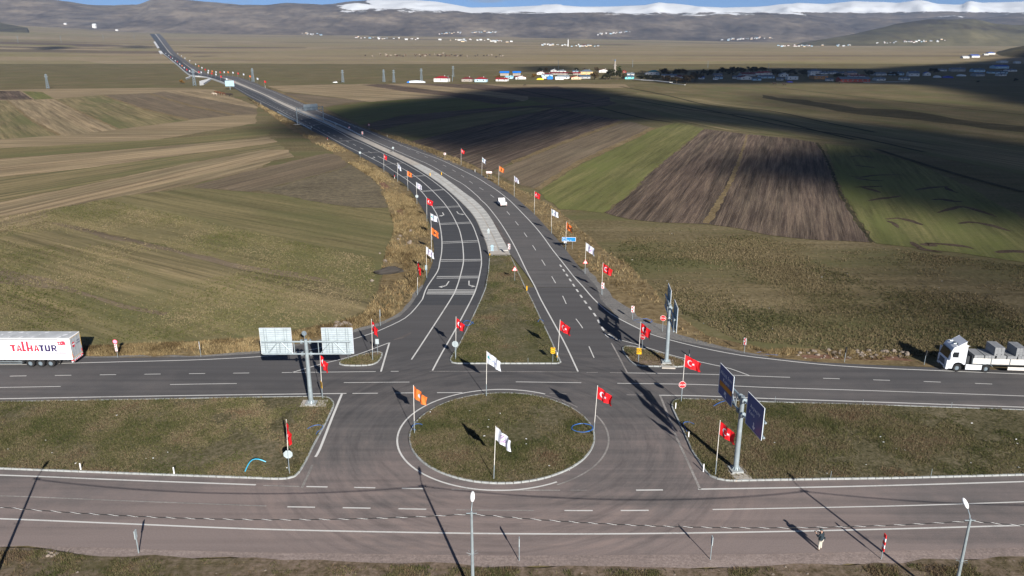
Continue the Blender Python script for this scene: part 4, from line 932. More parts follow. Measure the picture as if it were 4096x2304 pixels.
sign('stop_sign', 'grey octagonal sign back at the left corner of the triangular lawn', (1822, 1436), BACKO(2.1, .9), 170, 'octagonal sign backs', 2.5)
sign('stop_sign', 'grey octagonal sign back near the lower right end of the left median', (1159.5, 1893), BACKO(2.05, .9), 186, 'octagonal sign backs', 2.5)
def diag(z, w, hh):
    def mk(t):
        m = MB(); n = 4
        for k in range(n):
            z0 = z-hh/2+hh*(k-.25)/n; d = hh/n*.5
            P = [(-w/2, max(z-hh/2, min(z+hh/2, z0))), (w/2, max(z-hh/2, min(z+hh/2, z0+w*.8))), (w/2, max(z-hh/2, min(z+hh/2, z0+w*.8+d))), (-w/2, max(z-hh/2, min(z+hh/2, z0+d)))]
            m.prism(P, 'y', -.02, -.0135)
        m.build('stripe', 'black', t)
    return mk
sign('hazard_sign', 'yellow and black chevron marker at the right corner of the triangular lawn', (2211, 1447), [plate('rect', 1.55, .58, .84, 'yellow'), chev(1.55, .58, .84, 'black', 3, up=True)], -4, None, 1.9)
sign('hazard_sign', 'yellow and black striped marker on the small right splitter island', (2553.6, 1455), [plate('rect', 1.75, .62, .84, 'yellow'), diag(1.75, .62, .84)], -10, None, 2.1)
sign('hazard_sign', 'yellow striped marker turned edge-on by the left median flag', (1290, 1593.5), [plate('rect', 1.75, .62, .84, 'yellow'), diag(1.75, .62, .84)], -58, None, 2.1)
sign('back_sign', 'square grey sign back on the small left splitter island', (1511, 1415), [plate('rect', 1.75, .46, .72, 'sign_back')], 0, None, 2.1)
sign('round_sign', 'dark round sign back on a post behind the left sign mast', (1221.6, 1391), [plate('disc', 2.1, .7, .7, 'galvanised_dark', 'galvanised_dark')], 178, None, 2.45, zb=0)  # darker metal colour stands in for the shade on this sign back
sign('round_sign', 'red-ringed round sign above a striped board left on the far verge', (471, 1433), [plate('disc', 2.35, .62, .62, 'sign_red', border='flag_pink'), plate('rect', 1.5, .30, 1.0, 'white_paint'), chev(1.5, .30, 1.0, 'sign_red', 3, True)], 0, None, 2.6, zb=0)
sign('marker_board', 'red and white board seen edge-on on the left far verge', (803, 1430), [plate('rect', 1.75, .42, 1.0, 'white_paint'), chev(1.75, .42, 1.0, 'sign_red', 2, True)], -68, None, 2.25, zb=0)
CHV = lambda z, w, h, n=2, d=-1: [plate('rect', z, w, h, 'white_paint'), chev(z, w, h, 'sign_red', n, True, direction=d)]
GC = 'red and white marker boards by the slip road'
sign('marker_board', 'red and white chevron board beside the gravel of the right slip road', (2529.4, 1280.7), CHV(1.75, .42, 1.0), -18, GC, 2.25, zb=0)
sign('marker_board', 'red and white chevron board on the right verge below the last flag', (2410, 1183), CHV(1.75, .42, 1.0), -14, GC, 2.25, zb=0)
sign('marker_board', 'narrow red and white board on the verge far along the slip road', (2975.4, 1414.7), CHV(1.75, .42, 1.0), -50, GC, 2.25, zb=0)
sign('marker_board', 'red and white chevron board where the paved median ends', (2036.3, 1021), CHV(1.75, .42, 1.1, 2, 1), -14, GC, 2.3)
TRI = lambda z, w: [plate('tri', z, w, w, 'sign_red', border='white_paint'), lambda t: MB().beam((-.02, -.02, z-.22), (.03, -.02, z+.0), .07, .012).beam((.03, -.02, z+.0), (-.10, -.02, z+.10), .07, .012).build('symbol', 'black', t)]
GT = 'triangular warning signs'
sign('warning_sign', 'red-edged curve warning triangle right of the highway by the white flag', (2340, 1095), TRI(2.2, .95), 0, GT, 2.3, zb=0)
sign('warning_sign', 'red-edged curve warning triangle on the upper lawn of the triangle', (2058.7, 1122.6), TRI(2.1, .95), 0, GT, 2.2)
sign('warning_sign', 'small warning triangle on the far right verge before the portal gantry', (1476.6, 518.6), TRI(2.3, 1.1), 0, GT, 2.4, zb=0)
sign('warning_sign', 'small warning triangle on the far median by the guard rail', (1398, 528.6), TRI(2.1, 1.1), 0, GT, 2.2)
t = sign('distance_sign', 'small blue distance sign on two posts right of the highway', (2274.6, 997), [plate('rect', 2.05, 2.75, .84, 'white_paint', 'sign_back'), plate('rect', 2.05, 2.66, .76, 'sign_blue', 'sign_blue', y=-.012),
     word('Aktaş', .27, 2.22, 'white_paint', -1.15, -.03, align='LEFT'), word('Sınır Kapısı  16', .27, 1.88, 'white_paint', -1.15, -.03, align='LEFT'), lambda t: MB().box((-.72, -.02, 1.45), (.5, .02, .36)).build('small_plate', 'white_paint', t)], -4, None, 2.0, zb=0, posts=[-.72, .72])
sign('chevron_board', 'long white board with red chevrons right of the highway', (1956.5, 715), [plate('rect', 1.95, 1.75, .62, 'white_paint'), chev(1.95, 1.7, .6, 'sign_red', 4)], -6, None, 1.9, zb=0, posts=[-.6, .6])
sign('chevron_board', 'small red chevron square right of the highway high on the curve', (1780, 634.8), [plate('rect', 1.7, .75, .75, 'white_paint'), chev(1.7, .74, .74, 'sign_red', 1)], -6, None, 1.8, zb=0)
sign('arrow_sign', 'pale blue arrow-shaped sign back on the paved median', (1954.4, 960.5), [plate('arrow', 2.0, .72, 1.15, 'sign_back_blue', 'sign_back')], 180, None, 2.1)
sign('round_sign', 'pale round sign back with a plate below at the end of the paved median', (1968.7, 1024.6), [plate('disc', 1.95, .62, .62, 'sign_back_blue', 'sign_back_blue'), plate('rect', 1.32, .50, .62, 'sign_back_blue', 'sign_back_blue')], 180, None, 2.2)
sign('triangle_sign_back', 'grey triangular sign back over a plate below the orange flag', (1726.8, 1049), [plate('tri', 1.9, .85, .85, 'sign_back_blue', 'sign_back_blue'), plate('rect', 1.3, .5, .6, 'sign_back_blue', 'sign_back_blue')], 180, None, 2.1, zb=0)
sign('back_sign', 'narrow blue-grey sign back low on the left verge of the curve', (1706, 1112), [plate('rect', 1.9, .34, .9, 'sign_back_blue', 'sign_back_blue')], 175, None, 2.3, zb=0)
RB = 'round sign backs along the highway'
for lb, p in (('pale round sign back on the left edge above the upper flags', (1441.3, 633.3)), ('pale round sign back on the pole below the upper white flag', (1668.5, 816)), ('pale round sign back in the middle of the paved median', (1573, 613)),
              ('pale round sign back on the median beside the far guard rail', (1344.5, 513.5)), ('pale round sign back at the near end of the left guard rail', (1246.9, 525))):
    sign('round_sign', lb, p, [plate('disc', 2.0, .78, .78, 'sign_back', 'sign_back')], 180, RB, 2.2, zb=0)
sign('marker_board', 'small white and red board at the near end of the median guard rail', (1450.8, 552.4), CHV(2.2, .6, 1.2), 0, None, 2.6, zb=0)
sign('info_board', 'far blue-backed roadside board on one post at the left edge', (921, 358.4), [plate('rect', 5.0, 7.4, 4.6, 'sign_back_blue', 'sign_back'), lambda t: [MB().box((x, .03, 5.0), (.18, .06, 4.4)).build('rib', 'galvanised', t) for x in (-2.4, 0, 2.4)]], 4, None, 5.0, zb=0, pr=.2)
sign('marker_post', 'bare steel sign post seen edge-on beyond the left slip road', (1523, 1306.6), [plate('rect', 2.1, .5, 1.1, 'sign_back')], 86, None, 2.6, zb=0)

# marker posts
def marker(label, base, top_y, mats, rr=.05, group=None, zb=ZR, name='marker_post', flat=None):
    b = G(base[0], base[1], zb); h = max(.6, hgt(b, top_y)-zb)
    t = thing(name, label, 'post', b, 0, group); n = len(mats)
    for i, m in enumerate(mats):
        z0, z1 = h*i/n, h*(i+1)/n
        if flat and i >= n-flat: MB().box((0, 0, (z0+z1)/2), (.06, .36, z1-z0)).build('board', m, t)
        else: MB().tube([(0, 0, z0-(.2 if i == 0 else 0)), (0, 0, z1)], rr, 8).build('band', m, t)
    return t
marker('yellow and black flexible post at the left end of the median lawn', (1959, 1022), 1009, ['yellow', 'yellow', 'black'], .09)
marker('yellow flexible post at the right corner of the triangular lawn', (2228.6, 1432), 1409, ['yellow', 'off_white'], .08)
marker('yellow post on the left slab edge of the paved median', (1720.4, 702.9), 692, ['yellow'], .12)
marker('yellow post on the right slab edge of the paved median', (1766, 699.5), 689, ['yellow'], .12)
marker('yellow post beside the right lane at the upper lawn', (2107, 1165), 1144, ['yellow'], .10)
WP = 'white edge posts on the medians'
for lb, b, ty in (('white edge post at the lower kerb of the left median, left one', (323.6, 1879), 1853), ('white edge post at the lower kerb of the left median, right one', (696.5, 1894), 1869), ('white edge post at the left tip of the right median', (2702, 1633), 1611),
                  ('white edge post halfway along the left kerb of the right median', (2754, 1748.6), 1727), ('white edge post near the lower corner of the right median', (2813.6, 1881), 1856)):
    marker(lb, b, ty, ['white_paint'], .06, WP, ZR+KH, 'edge_post')
RP = 'red and white edge posts along the highway'
for lb, b, ty in (('red and white edge post left of the highway below the guard rail', (1310, 561), 545), ('red and white edge post left of the highway between two flags', (1578.4, 714), 691), ('white edge post at the left edge near the far straight', (1043.6, 418), 411), ('white edge post on the right edge beside the brown field', (1549, 548), 540), ('white edge post on the right edge near the orange flag', (1900, 690), 678), ('white edge post on the far right edge of the highway', (1061.5, 352), 342)):
    marker(lb, b, ty, ['off_white', 'off_white', 'off_white'] if lb.startswith('white') else ['off_white', 'red', 'black'], .07, RP, 0, 'edge_post')
DP = 'steel posts along the near roadside'
marker('pale steel post on the near left verge, sign plate seen edge-on', (555.7, 2216), 2121.5, ['galvanised', 'galvanised', 'sign_back'], .05, DP, 0, 'sign_post', 1)
marker('pale steel post on the near verge right of the middle lamp', (2076.6, 2246.8), 2151.4, ['galvanised', 'galvanised', 'sign_back'], .04, DP, 0, 'sign_post', 1)
marker('pale steel post on the near verge left of the person', (2841, 2242), 2145.4, ['galvanised', 'galvanised', 'sign_back'], .04, DP, 0, 'sign_post', 1)
marker('red and white striped post on the near verge right of the person', (3524.4, 2240.8), 2137.4, ['galvanised', 'galvanised', 'galvanised', 'sign_red', 'white_paint', 'sign_red', 'white_paint', 'sign_red'], .04, None, 0, 'sign_post', 5)
marker('dark-topped steel post beside the far slip road, left of the flatbed truck', (3377, 1451), 1389, ['galvanised', 'galvanised', 'dark_metal'], .04, DP, 0, 'sign_post', 1)
marker('dark-topped steel post just in front of the flatbed truck', (3696, 1462), 1401, ['galvanised', 'galvanised', 'dark_metal'], .04, DP, 0, 'sign_post', 1)
marker('dark steel post behind the red flag at the right median', (2757, 1428), 1400, ['galvanised', 'dark_metal'], .05, DP, 0, 'sign_post', 1)
for lb, b, ty in (('thin rod at the upper kerb of the right median, left one', (3100, 1606), 1586), ('thin rod at the upper kerb of the right median, middle one', (3451, 1616.5), 1597), ('thin rod at the upper kerb of the right median, right one', (3805, 1629), 1609), ('thin rod on the lower lawn of the right median, left one', (3322, 1912), 1884), ('thin rod on the lower lawn of the right median, right one', (3724, 1902), 1875), ('thin rod at the lower edge of the triangular lawn', (2112, 1449), 1433), ('thin rod at the left tip of the left splitter island', (1393, 1437), 1423)):
    marker(lb, b, ty, ['galvanised'], .022, 'thin rods on the medians', ZR+KH, 'rod')

# ================================================================== SIGN MASTS
def mast(label, base, rz, panels, side, hp=7.9, half=4.95, slab=True, text=None):
    """Butterfly mast: a round pole, two tube beams with a lattice between, and two sign panels. Panels face local +y (side=1) or -y."""
    b = G(base[0], base[1], ZR+KH); t = thing('sign_mast', label, 'sign mast', b, rz, 'tall steel masts carrying two big sign panels')
    MB().tube([(0, 0, 0), (0, 0, hp)], [.27, .20], 20).build('pole', 'galvanised', t, True)
    m = MB()
    for k in range(10):
        a = 2*PI*k/10; m.prism([(.22, .02), (.50, .02), (.28, .42), (.22, .42)], 'y', -.012, .012)
        o = len(m.v)-8
        for i in range(o, len(m.v)): m.v[i] = tuple(Matrix.Rotation(a, 3, 'Z') @ Vector(m.v[i]))
    m.disc((0, 0, .03), .52, 'z', .05, 20); m.build('base_plate', 'galvanised', t)
    zt, zb = 7.62, 6.15
    for z in (zt, zb):
        MB().tube([(-half, 0, z), (half, 0, z)], .105, 14).build('beam', 'galvanised', t, True)
        for x in (-.42, .42): MB().disc((x, 0, z), .27, 'x', .07, 18).disc((x*1.25, 0, z), .27, 'x', .07, 18).build('flange', 'galvanised', t)
    for s in (-1, 1):
        for xa, za, xb, zbb in ((1.35, zt, 1.35, zb), (2.95, zt, 2.95, zb), (4.55, zt, 4.55, zb), (1.5, zb, 2.8, zt), (3.1, zt, 4.4, zb)):
            MB().tube([(s*xa, 0, za), (s*xb, 0, zbb)], .05 if xa == xb else .055, 8).build('strut', 'galvanised', t, True)
    for i, (x0, x1, z0, z1, front, txt) in enumerate(panels):
        y = side*.26; n = 12; w, h = x1-x0, z1-z0
        p = MB().box(((x0+x1)/2, y+side*.022, (z0+z1)/2), (w, .03, h)).build('panel', front, t)
        fr = MB()
        for a, bq in (((x0, z0), (x1, z0)), ((x1, z0), (x1, z1)), ((x1, z1), (x0, z1)), ((x0, z1), (x0, z0))):
            fr.beam((a[0], y+side*.042, a[1]), (bq[0], y+side*.042, bq[1]), .05, .03)
        fr.build('frame', 'white_paint', p)
        for k in range(n):                                # ribbed back sheet, one plank each
            MB().box(((x0+x1)/2, y-side*.008, z0+h*(k+.5)/n), (w-.02, .028, h/n-.025)).build('back_plank', 'sign_back' if side > 0 and abs(rz) < .5 else 'sign_back_blue', p)
        for f in (.14, .22, .5, .78, .86): MB().box((x0+w*f, y-side*.05, (z0+z1)/2), (.06, .05, h-.1)).build('rib', 'galvanised', t)
        for fn in (txt or []): fn(p, y+side*.045, side)
    if slab:
        MB().box((0, 0, -.02), (1.25, 1.15, .34)).build('footing', 'kerb_concrete', t); MB().box((.3, .12, -.08), (2.9, 1.7, .14)).build('footing', 'slab_tan', t)
    return t
mast('tall steel mast on the left median showing the white backs of two panels', (1245, 1614), R(0.5), [(-5.15, -1.65, 6.05, 9.15, 'navy', None), (1.75, 5.2, 6.05, 9.15, 'navy', None)], 1)
def st(s, size, x, z, mat='white_paint', spacing=1.1, sx=1.0):
    def f(p, y, side): text_mesh(s, size, mat, p, Matrix.Translation((x, y, z)) @ Matrix.Rotation(PI/2, 4, 'X'), .006, 'CENTER', spacing, 'lettering', sx)
    return f
def orange_plate(x0, x1, z0, z1):
    return lambda p, y, side: MB().box(((x0+x1)/2, y+side*.0, (z0+z1)/2), (x1-x0, .02, z1-z0)).build('orange_plate', 'sign_orange', p)
def arrow(x, z, ang, L=.7):
    def f(p, y, side):
        m = MB(); m.prism([(-.07, -L/2), (.07, -L/2), (.07, L*.12), (.26, L*.0), (.26, L*.16), (0, L/2), (-.26, L*.16), (-.26, 0), (-.07, L*.12)], 'y', y-.006, y+.006)
        rot = Matrix.Rotation(ang, 3, 'Y'); m.v = [tuple(rot @ Vector((a, 0, cc))+Vector((x, bq, z))) for a, bq, cc in m.v]; m.build('arrow', 'white_paint', p)
    return f
# local +x of this mast runs towards the camera side of the road (world -y); its faces look to the west (local -y)
mast('tall steel mast in front carrying blue panels reading Aktaş and Arpaçay', (2942, 1880), math.atan2(-1, .13), [
     (-4.95, -1.6, 6.0, 9.15, 'navy', [st('Aktaş Sınır', .50, -3.25, 8.22, spacing=1.25), st('Kapısı', .50, -3.25, 7.62, spacing=1.25), orange_plate(-4.75, -1.8, 6.95, 7.45), st('Gürcistan', .44, -3.28, 7.06, 'black', 1.25), arrow(-3.25, 6.48, -.5)]),
     (1.65, 5.05, 6.0, 9.15, 'navy', [st('Arpaçay', .50, 3.35, 7.95, spacing=1.25), st('Kars', .50, 2.75, 7.32, spacing=1.25), arrow(3.35, 6.5, PI-.15)])], -1)
mast('tall steel mast on the small right splitter island with panels seen edge-on', (2665, 1449), math.atan2(-1, -.08), [(-5.1, -1.7, 6.0, 9.15, 'navy', None), (1.7, 5.1, 6.0, 9.15, 'navy', None)], 1)
# portal gantry across the left carriageway
a, b = G(1190.4, 498.8), G(1295, 490.8); t = thing('portal_gantry', 'steel portal gantry with a white-backed panel across the far carriageway', 'gantry', a)
d = b-a; Lg = d.length; t.rotation_euler.z = math.atan2(d.y, d.x)
for x in (0, Lg): MB().tube([(x, 0, -.3), (x, 0, 8.2)], .2, 12).build('post', 'galvanised', t, True)
for z in (6.55, 8.0): MB().tube([(0, 0, z), (Lg, 0, z)], .12, 8).build('beam', 'galvanised', t, True)
for k in range(10):
    x0, x1 = Lg*k/10, Lg*(k+1)/10; MB().tube([(x0, 0, 6.55 if k % 2 else 8.0), (x1, 0, 8.0 if k % 2 else 6.55)], .06, 6).build('strut', 'galvanised', t)
    MB().tube([(x1, 0, 6.55), (x1, 0, 8.0)], .06, 6).build('strut', 'galvanised', t)
for k in range(4): MB().box((Lg*(.28+.135*k+.0675), .3, 8.05), (Lg*.135-.04, .06, 2.9)).build('panel', 'sign_back', t)
MB().box((0, 0, .1), (3.5, 2, .4)).build('footing', 'slab_concrete', t)

# ================================================================== GUARD RAILS, BARRIER
def rail(label, pts, step=4):
    P = arc_resample(spline([G(*p) for p in pts], 1), step); t = thing('guard_rail', label, 'guard rail', P[0], 0, 'galvanised guard rails'); o = P[0]
    m = MB()
    for dz, off in ((.52, .0), (.60, .05), (.68, 0), (.76, .05), (.84, 0)): m.tube([(p.x-o.x, p.y-o.y, dz) for p in P], .055, 6)
    m.build('rail', 'galvanised', t)
    pm = MB().box((0, 0, .40), (.16, .22, .95)).mesh('post', 'galvanised')
    for p in P: link('post', pm, t, p-o)
rail('guard rail along the left edge under the portal gantry', [(1111, 451.5), (1150, 472), (1191, 492), (1220, 508), (1245, 522)], 3)
rail('guard rail on the right side of the far median', [(1264, 465), (1296, 479), (1350, 501), (1400, 524), (1449, 551)], 3)
rail('guard rail on the left side of the far median', [(1192, 448), (1258, 479), (1295, 494), (1346, 518)], 3)
P = spline([G2(p) for p in [(912, 344), (880, 330), (846, 318), (812, 309.8), (768, 305.6), (745, 293.6), (697, 252.6), (653, 217)]], 8); P = lift(P, ZR)
m = MB(); ribbon(m, P, .5, 1.3); 
n0 = len(P); vs = []
for i, p in enumerate(P): n = nrm(P, i)*.25; vs += [(p.x+n.x, p.y+n.y, p.z+1.3), (p.x+n.x*1.6, p.y+n.y*1.6, p.z-.6), (p.x-n.x, p.y-n.y, p.z+1.3), (p.x-n.x*1.6, p.y-n.y*1.6, p.z-.6)]
m.add(vs, [(4*i, 4*i+1, 4*i+5, 4*i+4) for i in range(n0-1)]+[(4*i+2, 4*i+6, 4*i+7, 4*i+3) for i in range(n0-1)])
tag(m.build('concrete_barrier', 'white_concrete'), 'long pale concrete barrier along the left edge of the far highway', 'barrier')
for lb, p in (('larger pale concrete apron on the slope left of the far highway', [(614, 168), (621, 167), (638, 193), (629, 194)]), ('smaller pale concrete apron on the slope left of the far highway', [(634, 206), (645, 205), (653, 216), (641, 217)]), ('pale concrete culvert wall under the far highway embankment', [(798, 331), (843, 319), (845, 321), (815, 340), (799, 342)]), ('small pale culvert edge below the far highway embankment', [(743, 317), (762, 310), (763, 312), (744, 320)])):
    P = [G(*v) for v in p]; o = P[0]; m = MB(); n = len(P)
    m.add([tuple(v-o) for v in P]+[tuple(v-o+Vector((0, 0, 1.6))) for v in P], [tuple(range(n, 2*n))]+[(i, (i+1) % n, (i+1) % n+n, i+n) for i in range(n)])
    tag(m.build('concrete_apron', 'white_concrete', None, False, o), lb, 'concrete wall')

# ================================================================== STREET LAMPS AND CABLE
def lamp(top, h=7.6, label='', world=None):
    if world is None:
        d = ray(*top); k = (CAM_H-h)/-d.z; b = Vector((d.x*k, d.y*k, 0))
    else: b = world
    t = thing('street_lamp', label, 'street lamp', b, 0, 'street lamps on tapered steel poles along the near verge')
    MB().tube([(0, 0, -.3), (0, 0, h)], [.15, .085], 8).build('pole', 'galvanised', t)
    MB().tube([(0, 0, h-.3), (0, .12, h+.15), (.03, .55, h+.45)], .035, 8).build('arm', 'galvanised', t, True)
    hd = MB().ball((0, 0, 0), (.17, .44, .10), 16, 8); rot = Matrix.Rotation(R(28), 3, 'X'); hd.v = [tuple(rot @ Vector(v)+Vector((.04, .92, h+.66))) for v in hd.v]
    hd.build('lamp_head', 'white_paint', t, True)
    MB().box((0, 0, h-.15), (.75, .06, .06)).build('crossarm', 'galvanised', t)
    m = MB()
    for k in range(8): a = 2*PI*k/8; m.tube([(math.cos(a)*.08, math.sin(a)*.08, h-3.6), (math.cos(a)*.42, math.sin(a)*.42, h-3.52)], .010, 4)
    m.build('guard_spikes', 'galvanised', t); return b
LA = lamp((1886, 2046), label='street lamp on a steel pole at the bottom middle')
LB = lamp((3881.7, 2074), label='street lamp leaning at the bottom right corner')
sh = G(153, 1907); LC0 = sh-Vector((-SUN_H.x, -SUN_H.y, 0))*7.6/math.tan(SUN_EL)
LC = lamp(None, label='street lamp whose foot shows in the bottom left corner', world=Vector((LC0.x, LC0.y, 0)))
LD = lamp(None, label='street lamp beyond the right edge of the picture', world=LB+(LB-LA)*.98)
def cable(a, b, label):
    n = 150; m = MB(); A = a+Vector((0, 0, 7.4)); Bv = b+Vector((0, 0, 7.4)); P = []; Q = []
    for i in range(n+1):
        t = i/n; p = A.lerp(Bv, t); p.z -= .85*4*t*(1-t); P.append(p)
        an = t*26*2*PI; Q.append(p+Vector((0, math.cos(an)*.032, math.sin(an)*.032)))
    t = thing('overhead_cable', label, 'cable', A, 0, 'overhead cables between the street lamps')
    MB().tube([p-A for p in P], .032, 6).build('core', 'rubber', t)
    MB().tube([p-A for p in Q], .009, 5).build('strand', 'white_paint', t)
cable(LC, LA, 'overhead cable from the left lamp to the middle lamp'); cable(LA, LB, 'overhead cable from the middle lamp to the right lamp'); cable(LB, LD, 'overhead cable running off right from the right lamp')
# ================================================================== VEHICLES
def wheel(parent, x, y, r, w=.3, axis_y=1, hub='galvanised_dark'):
    o = MB(); n = 22
    prof = [(r*.56, -w/2), (r*.93, -w/2), (r, -w*.36), (r, w*.36), (r*.93, w/2), (r*.56, w/2)]
    vs = [(math.cos(2*PI*k/n)*a, b2, math.sin(2*PI*k/n)*a) for k in range(n) for a, b2 in prof]; L = len(prof)
    fs = [(k*L+i, k*L+i+1, ((k+1) % n)*L+i+1, ((k+1) % n)*L+i) for k in range(n) for i in range(L-1)]
    o.add(vs, fs); t = o.build('tyre', 'rubber', parent, True, (x, y, r))
    rim = MB().disc((0, 0, 0), r*.57, 'y', w*.55, 20).disc((0, -axis_y*w*.30, 0), r*.30, 'y', w*.12, 14)
    for k in range(10): a = 2*PI*k/10; rim.disc((math.cos(a)*r*.42, -axis_y*w*.30, math.sin(a)*r*.42), r*.045, 'y', .04, 6)
    link('rim', rim.mesh('rim', hub, True), t)
    return t
def bevel(o, wd=.03, seg=2):
    md = o.modifiers.new('bevel', 'BEVEL'); md.width = wd; md.segments = seg; md.limit_method = 'ANGLE'; md.angle_limit = R(35); return o
M('truck_white', (.70, .73, .78), .3, 0, .03, .6, .5); M('tarp_grey', (.42, .44, .46), .6, 0, .10, .8); M('tarp_white', (.78, .79, .82), .5, 0, .03, .5)
M('truck_red', (.58, .03, .06), .5, 0, .03, 1); M('ink_navy', (.03, .02, .09), .5, 0, .03, 1); M('amber', (.8, .35, .02), .4, 0, .03, 1)
M('skin', (.42, .26, .19), .6, 0, .05, 8); M('jacket', (.018, .030, .040), .8, 0, .25, 3); M('trousers', (.48, .45, .39), .85, 0, .1, 4); M('cap_grey', (.055, .075, .08), .8, 0, .1, 5); M('boot', (.02, .018, .016), .7, 0, .1, 5)
def tractor(t, fin=True):
    prof = [(.10, .42), (.0, .62), (.0, 1.50), (.10, 1.72), (.40, 2.78), (.58, 3.22), (.95, 3.44), (1.9, 3.52), (2.28, 3.50), (2.28, 1.0), (2.02, 1.0), (1.95, 1.12), (1.72, 1.24), (1.4, 1.28), (1.08, 1.22), (.88, 1.0), (.80, .66), (.78, .42)]
    bevel(MB().prism(prof, 'y', -1.24, 1.24).build('cab', 'truck_white', t), .05, 3)
    q4 = lambda x0, z0, x1, z1, y0, y1, off, th: [(x0-off, y0, z0), (x0-off, y1, z0), (x1-off, y1*.97, z1), (x1-off, y0*.97, z1), (x0-off+th, y0, z0), (x0-off+th, y1, z0), (x1-off+th, y1*.97, z1), (x1-off+th, y0*.97, z1)]
    BF = [(0, 1, 2, 3), (7, 6, 5, 4), (0, 4, 5, 1), (1, 5, 6, 2), (2, 6, 7, 3), (3, 7, 4, 0)]
    MB().add(q4(.115, 1.76, .385, 2.70, -1.14, 1.14, .02, .06), BF).build('windscreen', 'glass_dark', t)
    MB().add(q4(.36, 2.72, .30, 2.90, -1.16, 1.16, .06, .05), BF).build('sun_visor', 'dark_metal', t)
    for s in (-1, 1):
        MB().prism([(.62, 1.95), (.55, 2.30), (.66, 2.66), (1.30, 2.66), (1.30, 1.95)], 'y', s*1.245-.012, s*1.245+.012).build('side_window', 'glass_dark', t)
        mr = MB().box((.30, s*1.46, 2.25), (.16, .22, .55)).box((.30, s*1.46, 1.80), (.14, .2, .25)).beam((.45, s*1.24, 2.5), (.32, s*1.42, 2.5), .04).build('mirror', 'truck_white', t)
        MB().prism([(1.36, 1.30), (1.375, 1.30), (1.375, 2.72), (1.36, 2.72)], 'y', s*1.247-.004, s*1.247+.004).prism([(.58, 2.74), (2.1, 2.76), (2.1, 2.79), (.58, 2.77)], 'y', s*1.247-.004, s*1.247+.004).build('door_seam', 'dark_metal', t)
        MB().box((1.22, s*1.25, 1.75), (.22, .03, .05)).build('door_handle', 'dark_metal', t)
        bevel(MB().box((3.35, s*1.15, .68), (1.95, .18, .66)).build('side_skirt', 'truck_white', t), .03)
        bevel(MB().box((-.01, s*.98, .72), (.06, .40, .24)).build('headlight', 'sign_back', t), .02)
    for k in range(5): MB().box((-.02, 0, .82+k*.16), (.05, 1.5-.06*k, .085)).build('grille_slat', 'dark_metal', t)
    bevel(MB().box((.12, 0, .50), (.30, 2.46, .34)).build('bumper', 'truck_white', t), .05)
    MB().box((-.02, 0, .44), (.05, 1.1, .16)).build('lower_grille', 'dark_metal', t)
    if fin:
        for s in (-1, 1): MB().prism([(1.2, 3.50), (2.15, 4.12), (2.05, 3.85), (2.10, 3.65), (2.55, 3.45), (2.28, 3.46)], 'y', s*1.12-.02, s*1.12+.02).build('roof_fin', 'truck_white', t)
        MB().add([(1.2, -1.1, 3.51), (1.2, 1.1, 3.51), (2.12, 1.1, 4.08), (2.12, -1.1, 4.08), (1.25, -1.1, 3.49), (1.25, 1.1, 3.49), (2.17, 1.1, 4.04), (2.17, -1.1, 4.04)], BF).build('roof_deflector', 'truck_white', t)
        MB().box((1.35, -.3, 3.56), (.6, .7, .05)).build('roof_hatch', 'glass_dark', t)
        for y in (-.5, .5): MB().tube([(.8, y, 3.52), (1.15, y, 3.60)], .07, 8).build('horn', 'galvanised', t, True)
    for s in (-1, 1):
        wheel(t, 1.4, s*1.05, .52, .34, -s); wheel(t, 4.9, s*.98, .52, .56, -s)
        MB().prism([(4.25, .9), (4.4, 1.12), (4.9, 1.24), (5.4, 1.12), (5.6, .85), (5.56, .82), (5.38, 1.06), (4.9, 1.18), (4.42, 1.06), (4.3, .88)], 'y', s*1.0-.28, s*1.0+.28).build('mudguard', 'galvanised_dark', t)
    for s in (-1, 1): MB().box((4.0, s*.42, .86), (5.0, .09, .24)).build('chassis_rail', 'dark_metal', t)
    MB().box((2.75, 0, 1.5), (.55, 1.9, 1.1)).build('engine_box', 'dark_metal', t)
# --- left: curtain-sided trailer seen from the rear quarter
tr = thing('trailer_truck', 'white curtain-sided trailer truck with big red TALHATUR lettering on its side', 'truck', (-55.95-16.4, 92.3, ZR), R(-.3))
tractor(tr, False)
bevel(MB().box((9.6, 0, 2.52), (13.6, 2.48, 2.96)).build('trailer_body', 'tarp_white', tr), .03)
rf = MB(); nx, ny = 28, 6; vs = []
for i in range(nx+1):
    for j in range(ny+1):
        vs.append((2.85+13.5*i/nx, -1.2+2.4*j/ny, 4.015+(.06*math.sin(i*1.9+j)*math.sin(j*1.3+.5)+random.uniform(0, .035) if 0 < i < nx and 0 < j < ny else 0)))
rf.add(vs, [(i*(ny+1)+j, (i+1)*(ny+1)+j, (i+1)*(ny+1)+j+1, i*(ny+1)+j+1) for i in range(nx) for j in range(ny)]); rf.build('roof_tarp', 'tarp_grey', tr, True)
YS = -1.245
MB().box((8.9, YS, 3.80), (12.1, .02, .10)).build('rail_strip', 'dark_metal', tr); MB().box((9.6, YS, 3.93), (13.55, .03, .09)).build('roof_rail', 'truck_white', tr)
MB().box((9.3, YS, 1.97), (13.0, .012, .095)).build('red_stripe', 'truck_red', tr)
MB().box((9.6, YS-.005, 1.22), (13.5, .03, .30)).build('side_panel', 'truck_white', tr)
for k in range(26): MB().box((3.1+k*.52, YS-.02, 1.075), (.30 if k % 2 else .12, .02, .035)).build('buckle', 'dark_metal', tr)
z = MB()
for k in range(52): z.beam((3.0+k*.258, YS-.004, 1.48+(k % 2)*.09), (3.0+(k+1)*.258, YS-.004, 1.48+((k+1) % 2)*.09), .014, .006)
z.build('lacing', 'sign_back', tr)
